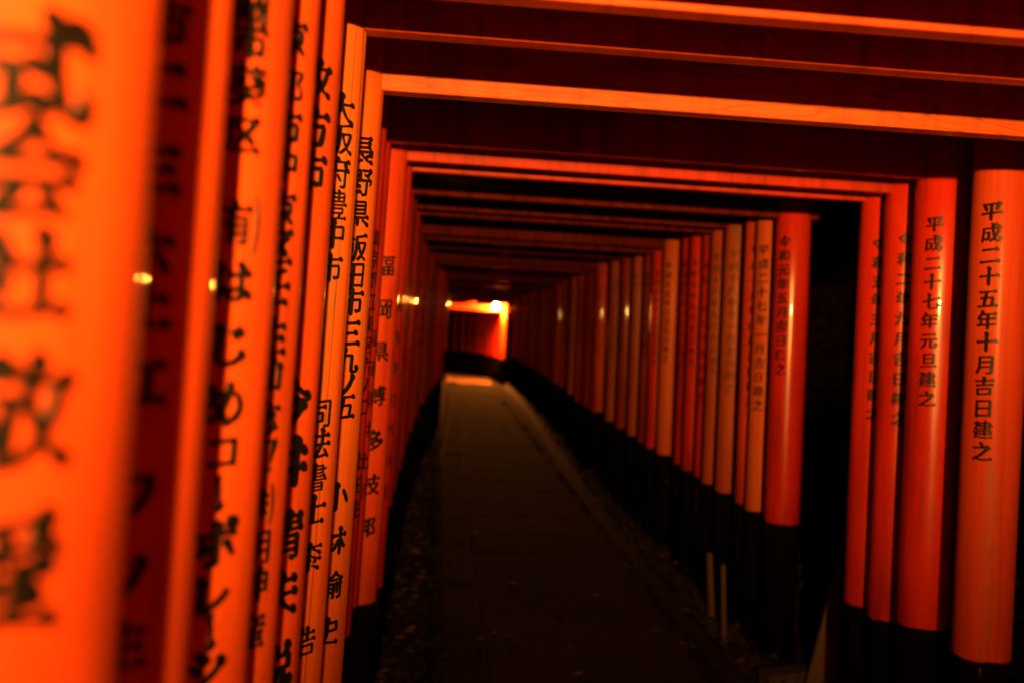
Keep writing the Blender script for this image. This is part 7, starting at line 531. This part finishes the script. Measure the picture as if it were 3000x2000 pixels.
# ------------------------------------------------------------------ torii gates
GATES = [[0.5, -0.2321, 0.085, 1.545, 0.075, 1.96], [0.74, -0.2408, 0.075, 1.545, 0.075, 1.96], [0.96, -0.234, 0.076, 1.545, 0.075, 1.96], [1.15, -0.228, 0.07, 1.545, 0.075, 1.937], [1.4, -0.2312, 0.073, 1.545, 0.075, 1.944], [1.68, -0.2218, 0.07, 1.545, 0.075, 1.961], [2.1, -0.2176, 0.072, 1.545, 0.075, 1.957], [2.75, -0.2457, 0.07, 1.5975, 0.08, 2.094], [3.09, -0.2507, 0.07, 1.5958, 0.083, 2.021], [3.32, -0.2087, 0.072, 1.5891, 0.07, 2.002], [3.52, -0.1946, 0.07, 1.5925, 0.075, 1.998], [4.4, -0.2123, 0.07, 1.5846, 0.078, 2.024], [4.67, -0.2179, 0.07, 1.5724, 0.07, 2.06], [4.84, -0.2101, 0.07, 1.5626, 0.06, 2.075], [5.18, -0.2164, 0.07, 1.565, 0.068, 2.045], [5.45, -0.2092, 0.07, 1.5587, 0.06, 2.04], [5.68, -0.217, 0.07, 1.5712, 0.06, 2.07], [5.93, -0.2073, 0.07, 1.57, 0.068, 2.09], [6.2, -0.2157, 0.07, 1.5772, 0.06, 2.09], [6.62, -0.2053, 0.07, 1.5658, 0.07, 2.035], [6.95, -0.2167, 0.07, 1.5565, 0.065, 2.02], [7.27, -0.2012, 0.07, 1.5559, 0.06, 2.05], [7.7, -0.2116, 0.07, 1.5609, 0.066, 2.06], [8.2, -0.1929, 0.07, 1.5451, 0.06, 2.05], [8.78, -0.2016, 0.07, 1.5586, 0.07, 2.07], [9.65, -0.1751, 0.07, 1.5489, 0.065, 2.04]]     # distance, left x, left radius, right x, right radius, underside of the tie beam
TEXT = {
 'L1': ['式会社敬愛', 42, [0.05, 0.047, 0.04, 0.054, 0.054], [1.596, 1.552, 1.508, 1.449, 1.379]],
 'L2': ['市二三六上江ワノ生', 38, 0.037, [1.686, 1.645, 1.588, 1.534, 1.497, 1.445, 1.37, 1.311, 1.267]],
 'L3': ['岡市葵区有はじめコーポレーシ', 42, [0.036, 0.036, 0.04, 0.036, 0.048, 0.043, 0.043, 0.045, 0.038, 0.038, 0.046, 0.042, 0.038, 0.044], [1.764, 1.735, 1.695, 1.652, 1.573, 1.52, 1.464, 1.412, 1.369, 1.332, 1.286, 1.24, 1.207, 1.172]],
 'L4': ['京都市中京区壬生仙念町株明神産', 44, 0.044, [1.793, 1.74, 1.696, 1.655, 1.607, 1.566, 1.522, 1.468, 1.427, 1.38, 1.339, 1.284, 1.236, 1.194, 1.143]],
 'L5': ['枚方市今井清夫、悦', 40, [0.056, 0.056, 0.056, 0.07, 0.072, 0.072, 0.066, 0.05, 0.07], [1.806, 1.742, 1.683, 1.375, 1.291, 1.194, 1.116, 1.063, 1.015]],
 'L6': ['大阪府豊中市司法書士桼浩', 38, 0.054, [1.823, 1.776, 1.721, 1.669, 1.621, 1.567, 1.333, 1.282, 1.228, 1.175, 1.098, 0.959]],
 'L7': ['長野県飯田市三九ノ五小林愉史', 34, 0.062, [1.826, 1.762, 1.698, 1.629, 1.573, 1.518, 1.455, 1.4, 1.348, 1.306, 1.121, 1.028, 0.938, 0.844]],
 'L8': ['東京都江東区六ノ二上田生', 62, 0.055, [1.698, 1.643, 1.587, 1.527, 1.467, 1.411, 1.355, 1.3, 1.244, 1.095, 1.03, 0.964]],
 'L9': ['福岡県井上明', 58, 0.06, [1.422, 1.328, 1.234, 1.14, 1.046, 0.951]],
 'L10': ['福岡県博多枝邦', 22, 0.072, [1.651, 1.512, 1.373, 1.229, 1.082, 0.939, 0.799]],
 'L11': ['大市中町四林生', 55, 0.055, [1.522, 1.415, 1.308, 1.201, 1.093, 0.986, 0.878]],
 'R8': ['平成二十五年十月吉日建之', -47, 0.058, [1.879, 1.818, 1.757, 1.696, 1.635, 1.573, 1.512, 1.45, 1.389, 1.327, 1.266, 1.204]],
 'R9': ['平成二十七年元旦建之', -41, 0.055, [1.874, 1.813, 1.752, 1.692, 1.631, 1.57, 1.509, 1.448, 1.387, 1.326]],
 'R10': ['令和二年九月吉日建之', -24, 0.05, [1.846, 1.779, 1.712, 1.645, 1.577, 1.51, 1.443, 1.375, 1.308, 1.24]],
 'R11': ['令和五年三月吉日建之', -24, 0.05, [1.844, 1.777, 1.71, 1.643, 1.575, 1.508, 1.44, 1.372, 1.305, 1.237]],
 'R12': ['令和元年五月吉日建之', -47, 0.056, [1.916, 1.853, 1.79, 1.727, 1.665, 1.602, 1.539, 1.475, 1.412, 1.349]],
 'R13': ['平成二十七年一月吉日建之', -45, 0.056, [1.896, 1.829, 1.763, 1.696, 1.63, 1.563, 1.496, 1.43, 1.363, 1.296, 1.229, 1.162]],
 'R14': ['平成十六年四月吉日建之', -25, 0.05, [1.904, 1.831, 1.757, 1.683, 1.61, 1.536, 1.462, 1.389, 1.315, 1.241, 1.167]],
 'R15': ['平成十八年十一月吉日建之', -29, 0.054, [1.908, 1.844, 1.781, 1.718, 1.654, 1.591, 1.528, 1.464, 1.401, 1.337, 1.273, 1.21]],
 'R16': ['平成十六年九月吉日建之', -42, 0.05, [1.906, 1.843, 1.779, 1.716, 1.653, 1.59, 1.527, 1.464, 1.4, 1.337, 1.274]],
 'R17': ['令和二年七月吉日建之', -52, 0.05, [1.871, 1.788, 1.705, 1.622, 1.539, 1.456, 1.372, 1.289, 1.206, 1.122]],
 'R18': ['令和元年九月吉日建之', -47, 0.05, [1.903, 1.837, 1.771, 1.705, 1.639, 1.573, 1.507, 1.441, 1.375, 1.308]],
 'R19': ['平成十七年八月吉日建之', -46, 0.05, [1.907, 1.845, 1.783, 1.721, 1.659, 1.597, 1.535, 1.473, 1.41, 1.348, 1.286]],
 'R20': ['平成十五年六月吉日建之', -39, 0.05, [1.916, 1.855, 1.793, 1.732, 1.67, 1.608, 1.547, 1.485, 1.423, 1.362, 1.3]]}
LEAN = math.tan(R(1.2))
FOOT = .66
def pillar(parent, x, r, top, m, left, seed, foot=FOOT, lean=None, seg=40):
    a = math.atan(LEAN) if lean is None else lean
    a = a if left else -a
    prof = [(r*.985, foot-.001), (r*1.0, foot+.008), (r, foot+.3), (r*.985, top*.7), (r*.96, top)]
    o = link(bpy.data.objects.new('pillar', lathe('pillar', prof, m, seg, .03, seed)), parent)
    o.location = (x-math.tan(a)*EYE, 0, 0); o.rotation_euler = (0, a, 0)
    fp = [(r*1.0, -.2), (r*.99, foot-.03), (r*.98, foot+.004)]
    link(bpy.data.objects.new('black_foot', lathe('black_foot', fp, M_foot, seg if seg < 30 else 32, .04, seed+9)), o)
    return o
def gate(d, lx, lr, rx, rr, bz, lm, rm, bm_, label, idx, loc=None, rot=0, bh=.135, bt=.045, shared=None, group='torii gates standing over the path'):
    g = bpy.data.objects.new('torii_gate', None); g.empty_display_size = .2
    link(g, None, label, 'torii gate', group)
    g.location = loc if loc else (0, d, 0); g.rotation_euler = (0, 0, rot)
    top = bz+bh+.30
    seg = 40 if d < 7 else 20
    foot = {7: .61, 8: .595, 9: .545, 10: .54}.get(idx, .655)
    pl = pillar(g, lx, lr, top, lm, True, idx, foot, seg=seg); pr = pillar(g, rx, rr, top, rm, False, idx+50, foot, seg=seg)
    y0 = rs(-.004, .004)
    link(bpy.data.objects.new('tie_beam', box_mesh('tie_beam', lx-lr-.15, rx+rr+(.15 if idx < 11 else .02), y0-bt/2, y0+bt/2, bz, bz+bh, bm_, .004, 2)), g)
    if d < 6:
        for sx, x in ((-1, lx-lr), (1, rx+rr))[:2 if idx < 11 else 1]:
            link(bpy.data.objects.new('wedge', box_mesh('wedge', min(x, x+sx*.09), max(x, x+sx*.09), y0-.017, y0+.017, bz+bh+.001, bz+bh+.03, bm_, .003, 1)), g)
    mid = (lx+rx)/2
    link(bpy.data.objects.new('strut', box_mesh('strut', mid-.06, mid+.06, -.02, .02, bz+bh+.001, top-.001, bm_, .003, 1)), g)
    half = (rx-lx)/2+.33
    vs, fs = [], []
    cvs, cfs = [], []
    ns = 10
    for i in range(ns+1):
        u = -1+2*i/ns; x = mid+half*u; up = .05*abs(u)**2.6
        for (yy, zz) in ((-.05, 0), (.05, 0), (.055, .10), (-.055, .10)): vs.append((x, yy, top+up+zz))
        for (yy, zz) in ((-.075, .101), (.075, .101), (.07, .15), (0, .17), (-.07, .15)): cvs.append((x*1.0, yy, top+up+zz))
    for i in range(ns):
        for k in range(4): fs.append((i*4+k, (i+1)*4+k, (i+1)*4+(k+1) % 4, i*4+(k+1) % 4))
        for k in range(5): cfs.append((i*5+k, (i+1)*5+k, (i+1)*5+(k+1) % 5, i*5+(k+1) % 5))
    fs += [(3, 2, 1, 0), tuple(ns*4+k for k in range(4))]; cfs += [(4, 3, 2, 1, 0), tuple(ns*5+k for k in range(5))]
    lt = link(bpy.data.objects.new('lintel', mesh('lintel', vs, fs, M_beam)), g)
    link(bpy.data.objects.new('cap', mesh('cap', cvs, cfs, M_cap)), lt)
    return g, pl, pr
INFO = [ # left pillar, right pillar, beam, label
 (M_litred, M_litred, M_beamlit, 'nearest blurred torii gate, its bright left pillar lettered with the huge 式会社 at the left edge'),
 (M_litred, M_litred, M_beamlit, 'second torii gate from the left edge, its shaded left pillar showing dark lettering specks'),
 (M_litred, M_litred, M_beamlit, 'torii gate whose brightest left pillar reads はじめコーポレーシ'),
 (M_litred, M_litred, M_beamlit, 'torii gate whose left pillar reads 京都市中京区 in half hidden letters'),
 (M_litred, M_litred, M_beamlit, 'torii gate with thick brush letters 枚方市 and 今井清夫 on the left pillar'),
 (M_crack, M_litred, M_beamlit, 'torii gate with cracked orange left pillar carved 大阪府豊中市 司法書士'),
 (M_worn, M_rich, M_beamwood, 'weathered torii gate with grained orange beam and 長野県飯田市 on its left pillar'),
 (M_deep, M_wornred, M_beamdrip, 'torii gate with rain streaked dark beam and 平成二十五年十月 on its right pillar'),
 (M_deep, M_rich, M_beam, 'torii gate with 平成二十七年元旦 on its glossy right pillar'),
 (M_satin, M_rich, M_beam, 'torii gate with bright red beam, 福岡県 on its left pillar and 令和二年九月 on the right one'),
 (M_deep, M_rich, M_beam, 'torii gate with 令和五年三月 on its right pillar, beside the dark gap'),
 (M_deep, M_rich, M_beamdim, 'torii gate with 令和元年五月 on its wide glossy right pillar, just beyond the dark gap'),
 (M_deep, M_wornorange, M_beamdim, 'torii gate with 平成二十七年一月 on its bright orange right pillar'),
 (M_dimred, M_satin, M_beamdim, 'torii gate with narrow red right pillar squeezed between two orange ones'),
 (M_dimred, M_faded, M_beamdim, 'torii gate with mottled brown orange right pillar reading 平成十八年十一月'),
 (M_deep, M_faded, M_beamdim, 'torii gate with slim faded brown right pillar beside the mottled brown one'),
 (M_dimred, M_deep, M_beamdim, 'torii gate with dark red right pillar between the slim brown and the glossy streaked one'),
 (M_dimred, M_rich, M_beamdim, 'torii gate with red right pillar showing a long golden reflection, beyond the brown ones'),
 (M_deep, M_deep, M_beamdim, 'torii gate with deep red right pillar in front of a broad orange one'),
 (M_dimred, M_wornorange, M_beamdim, 'torii gate with broad dull orange right pillar between two deep red ones'),
 (M_dimred, M_rich, M_beamdim, 'torii gate with red right pillar and a small golden reflection, beyond the dull orange one'),
 (M_deep, M_dimred, M_beamdim, 'torii gate with narrow dark red right pillar just before a broad dull brown one'),
 (M_dimred, M_faded, M_beamdim, 'torii gate with broad dull brown right pillar in the dim part of the right row'),
 (M_dimred, M_dimred, M_beamdim, 'torii gate with slim dark red right pillar between two dull brown ones, dimly lit'),
 (M_deep, M_faded, M_beamdim, 'torii gate with slimmer dull brown right pillar in the dim right row'),
 (M_dimred, M_satin, M_beamdim, 'torii gate with slightly brighter red right pillar where the right row fades into darkness'),
]
BOLD = {'L1': 1, 'L2': 1, 'L3': 1, 'L4': 1, 'L5': 1, 'L6': .004, 'L7': .010, 'L10': .010, 'R8': .010, 'R9': .010, 'R10': .014, 'R11': .014, 'R12': .016}
RND = ['平成十七年三月吉日建之', '平成二十年五月吉日建之', '令和元年十一月吉日建之', '平成二十六年元旦建之', '平成十五年八月吉日建之', '令和四年九月吉日建之']
LFT = ['東京都大田区小林建', '大阪市中生', '京都市上京区林田', '福岡市東区大江', '岡県九江生', '長野市林史']
mats_far = [M_dimred, M_deep, M_dimred, M_faded, M_dimred, M_satin, M_faded]
all_g = list(GATES)
d = GATES[-1][0]
rg = random.Random(3)
while d < 23.2:
    d += rg.uniform(.27, .36)
    all_g.append([d, -.215+.06*sm(9, 14, d)+rg.uniform(-.03, .03), rg.uniform(.06, .075), 1.55+rg.uniform(-.03, .03), rg.uniform(.06, .075), EYE+.54+rg.uniform(-.04, .06)])
all_g[-1][5] = EYE+.44; all_g[-2][5] = EYE+.45
all_g.append([26.98, -.16, .07, 1.55, .075, EYE+.43])
last = len(all_g)-1
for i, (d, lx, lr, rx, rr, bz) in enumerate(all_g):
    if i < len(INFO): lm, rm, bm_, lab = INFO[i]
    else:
        lm, rm, bm_ = (M_dimred, M_deep, M_dimred)[i % 3], mats_far[(i*5) % 7], M_beamdim
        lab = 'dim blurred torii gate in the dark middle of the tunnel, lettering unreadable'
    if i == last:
        lab = 'far torii gate lit bright orange by the lamp hanging at its beam'; lm = rm = M_litred; bm_ = M_beamlit
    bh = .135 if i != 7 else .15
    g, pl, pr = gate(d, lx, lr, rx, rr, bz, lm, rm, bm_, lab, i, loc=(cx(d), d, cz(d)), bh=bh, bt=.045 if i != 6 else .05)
    kL, kR = 'L%d' % (i+1), 'R%d' % (i+1)
    if kL in TEXT:
        s_, ph, sz, zs = TEXT[kL]; inscription(pl, s_, R(ph), sz, zs, lr*.985, M_ink, True, BOLD.get(kL, 0))
    elif i < 34 and i != last:
        s_ = LFT[i % len(LFT)]; z0 = rg.uniform(1.62, 1.75); pt = rg.uniform(.085, .12)
        inscription(pl, s_, R(38+rg.uniform(-8, 8)), .062, [z0-k*pt for k in range(len(s_))], lr*.985, M_ink, False)
    if kR in TEXT:
        s_, ph, sz, zs = TEXT[kR]
        inscription(pr, s_, R(ph), sz, zs, rr*.987, M_inkf if rm in (M_faded,) and i > 8 else M_ink, i < 13, BOLD.get(kR, 0))
    elif 7 <= i < 40:
        s_ = RND[i % len(RND)]; z0 = rg.uniform(1.84, 1.90); inscription(pr, s_, R(-42+rg.uniform(-8, 8)), .05, [z0-k*.062 for k in range(len(s_))], rr*.985, M_inkf if rm in (M_faded, M_worn) else M_ink, False)
# gates behind the viewpoint, which throw the lamplight back into the tunnel
for k, y_ in enumerate((-.35, -.80, -1.1, -1.45, -1.8, -2.2)):
    gate(y_, -.232, .075, 1.55, .075, EYE+.46, M_litred, M_litred, M_beam, 'red torii gate behind the viewpoint', 300+k)
# beyond the lamp the tunnel swings away to the left
px_, py_, hd = cx(27)+.66, 27.1, 0.0
for k in range(22):
    st = .34
    hd += R(1.4) if k < 10 else R(5.2) if k < 24 else 0
    px_ -= math.sin(hd)*st; py_ += math.cos(hd)*st
    gate(30, -.87, rg.uniform(.062, .075), .89, rg.uniform(.062, .075), EYE+.43+rg.uniform(-.03, .03), M_deep, M_deep if k % 3 else M_rich, M_beam,
         'dark red torii gate seen through the bright far gate where the tunnel bends left', 200+k, loc=(px_, py_, cz(27)), rot=hd)

# ------------------------------------------------------------------ the far lamp
t_ = link(bpy.data.objects.new('hanging_lamp', None), None, 'small glowing amber lamp hanging at the beam of the far gate', 'lamp')
t_.location = FAR_LAMP
bm = bmesh.new(); bmesh.ops.create_uvsphere(bm, u_segments=16, v_segments=10, radius=.075)
me = bpy.data.meshes.new('bulb'); bm.to_mesh(me); bm.free(); me.materials.append(M_glow)
link(bpy.data.objects.new('bulb', me), t_)
link(bpy.data.objects.new('socket', lathe('socket', [(.028, .058), (.032, .075), (.030, .11), (.012, .125)], M_metal, 16)), t_)
link(bpy.data.objects.new('cord', lathe('cord', [(.006, .124), (.006, .30)], M_metal, 8)), t_)

# ------------------------------------------------------------------ small things along the right edge
def stake(loc, h, w, ry, rx_, label):
    me = box_mesh('wooden_stake', -w/2, w/2, -w*.4, w*.4, -.08, h, M_wood, .003, 1)
    for v in me.vertices:
        if v.co.z > h*.9: v.co.x *= .8; v.co.y *= .8
    o = link(bpy.data.objects.new('wooden_stake', me), None, label, 'stake', 'wooden stakes at the right edge of the path')
    o.location = loc; o.rotation_euler = (R(rx_), R(ry), R(8)); return o
stake((1.48, 5.0, .06), .31, .032, -6.5, 2, 'farther and thicker of two pale wooden stakes standing at the right path edge')
stake((1.46, 4.70, .05), .33, .024, -5.0, 1, 'nearer and thinner of two pale wooden stakes standing at the right path edge')
sb = link(bpy.data.objects.new('warning_sign', None), None, 'pale wooden sign board with red letters leaning behind the black pillar foot', 'sign')
sb.location = (1.665, 4.0, .0); sb.rotation_euler = (R(-6), R(12), R(-12))
link(bpy.data.objects.new('board', box_mesh('board', -.07, .07, -.009, .009, -.05, .66, M_wood, .003, 1)), sb)
vs, fs = [], []
for k_, ch in enumerate('火気厳禁'):
    a_, f_ = glyph_mesh(ch, False); o_ = len(vs)
    vs += [(.0+v.x*.075, -.0105, .42-k_*.085+v.y*.075) for v in a_]; fs += [[q+o_ for q in f] for f in f_]
link(bpy.data.objects.new('lettering', mesh('lettering', vs, fs, M_redink)), sb, kind='stuff')
pk = link(bpy.data.objects.new('plank', box_mesh('plank', -.17, .17, -.05, .05, -.04, .025, M_bark, .004, 1)), None, 'short wooden plank lying on the ground at the foot of the leaning sign', 'plank')
pk.location = (1.62, 4.12, .06); pk.rotation_euler = (0, R(-4), R(12))

# ------------------------------------------------------------------ cedars on the bank behind the right row
def cedar(x, y, h, r, label, seed):
    rn = random.Random(seed)
    g = link(bpy.data.objects.new('cedar_tree', None), None, label, 'tree', 'cedar trees on the right bank')
    z0 = ground_z(x, y)-.1; g.location = (x, y, z0)
    vs, fs = [], []
    prof = [(r*1.5, 0), (r*1.1, .35), (r, 1.2), (r*.85, h*.4), (r*.5, h*.8), (.02, h)]
    link(bpy.data.objects.new('trunk', lathe('trunk', prof, M_bark, 18, .18, seed)), g)
    for i in range(900):
        zz = h*(.38+.62*rn.random()**.9); rad = (h-zz)/h*2.6*rn.random()**.5+.15; a = rn.uniform(0, 6.28)
        cx_, cy_ = rad*math.cos(a), rad*math.sin(a); zz -= rad*.25; L = rn.uniform(.18, .42); w = L*.35; o = len(vs)
        dx, dy = math.cos(a), math.sin(a); dr = rn.uniform(-.5, .1)
        vs += [(cx_, cy_, zz), (cx_+dx*L*.6-dy*w, cy_+dy*L*.6+dx*w, zz+dr*L*.5), (cx_+dx*L, cy_+dy*L, zz+dr*L), (cx_+dx*L*.6+dy*w, cy_+dy*L*.6-dx*w, zz+dr*L*.5)]
        fs.append((o, o+1, o+2, o+3))
    link(bpy.data.objects.new('crown', mesh('crown', vs, fs, M_green)), g)
cedar(2.62, 5.9, 9, .12, 'dark cedar trunk standing in the gap between the right pillars', 3)
cedar(4.4, 8.6, 11, .2, 'farther cedar on the dark bank behind the right row of pillars', 5)
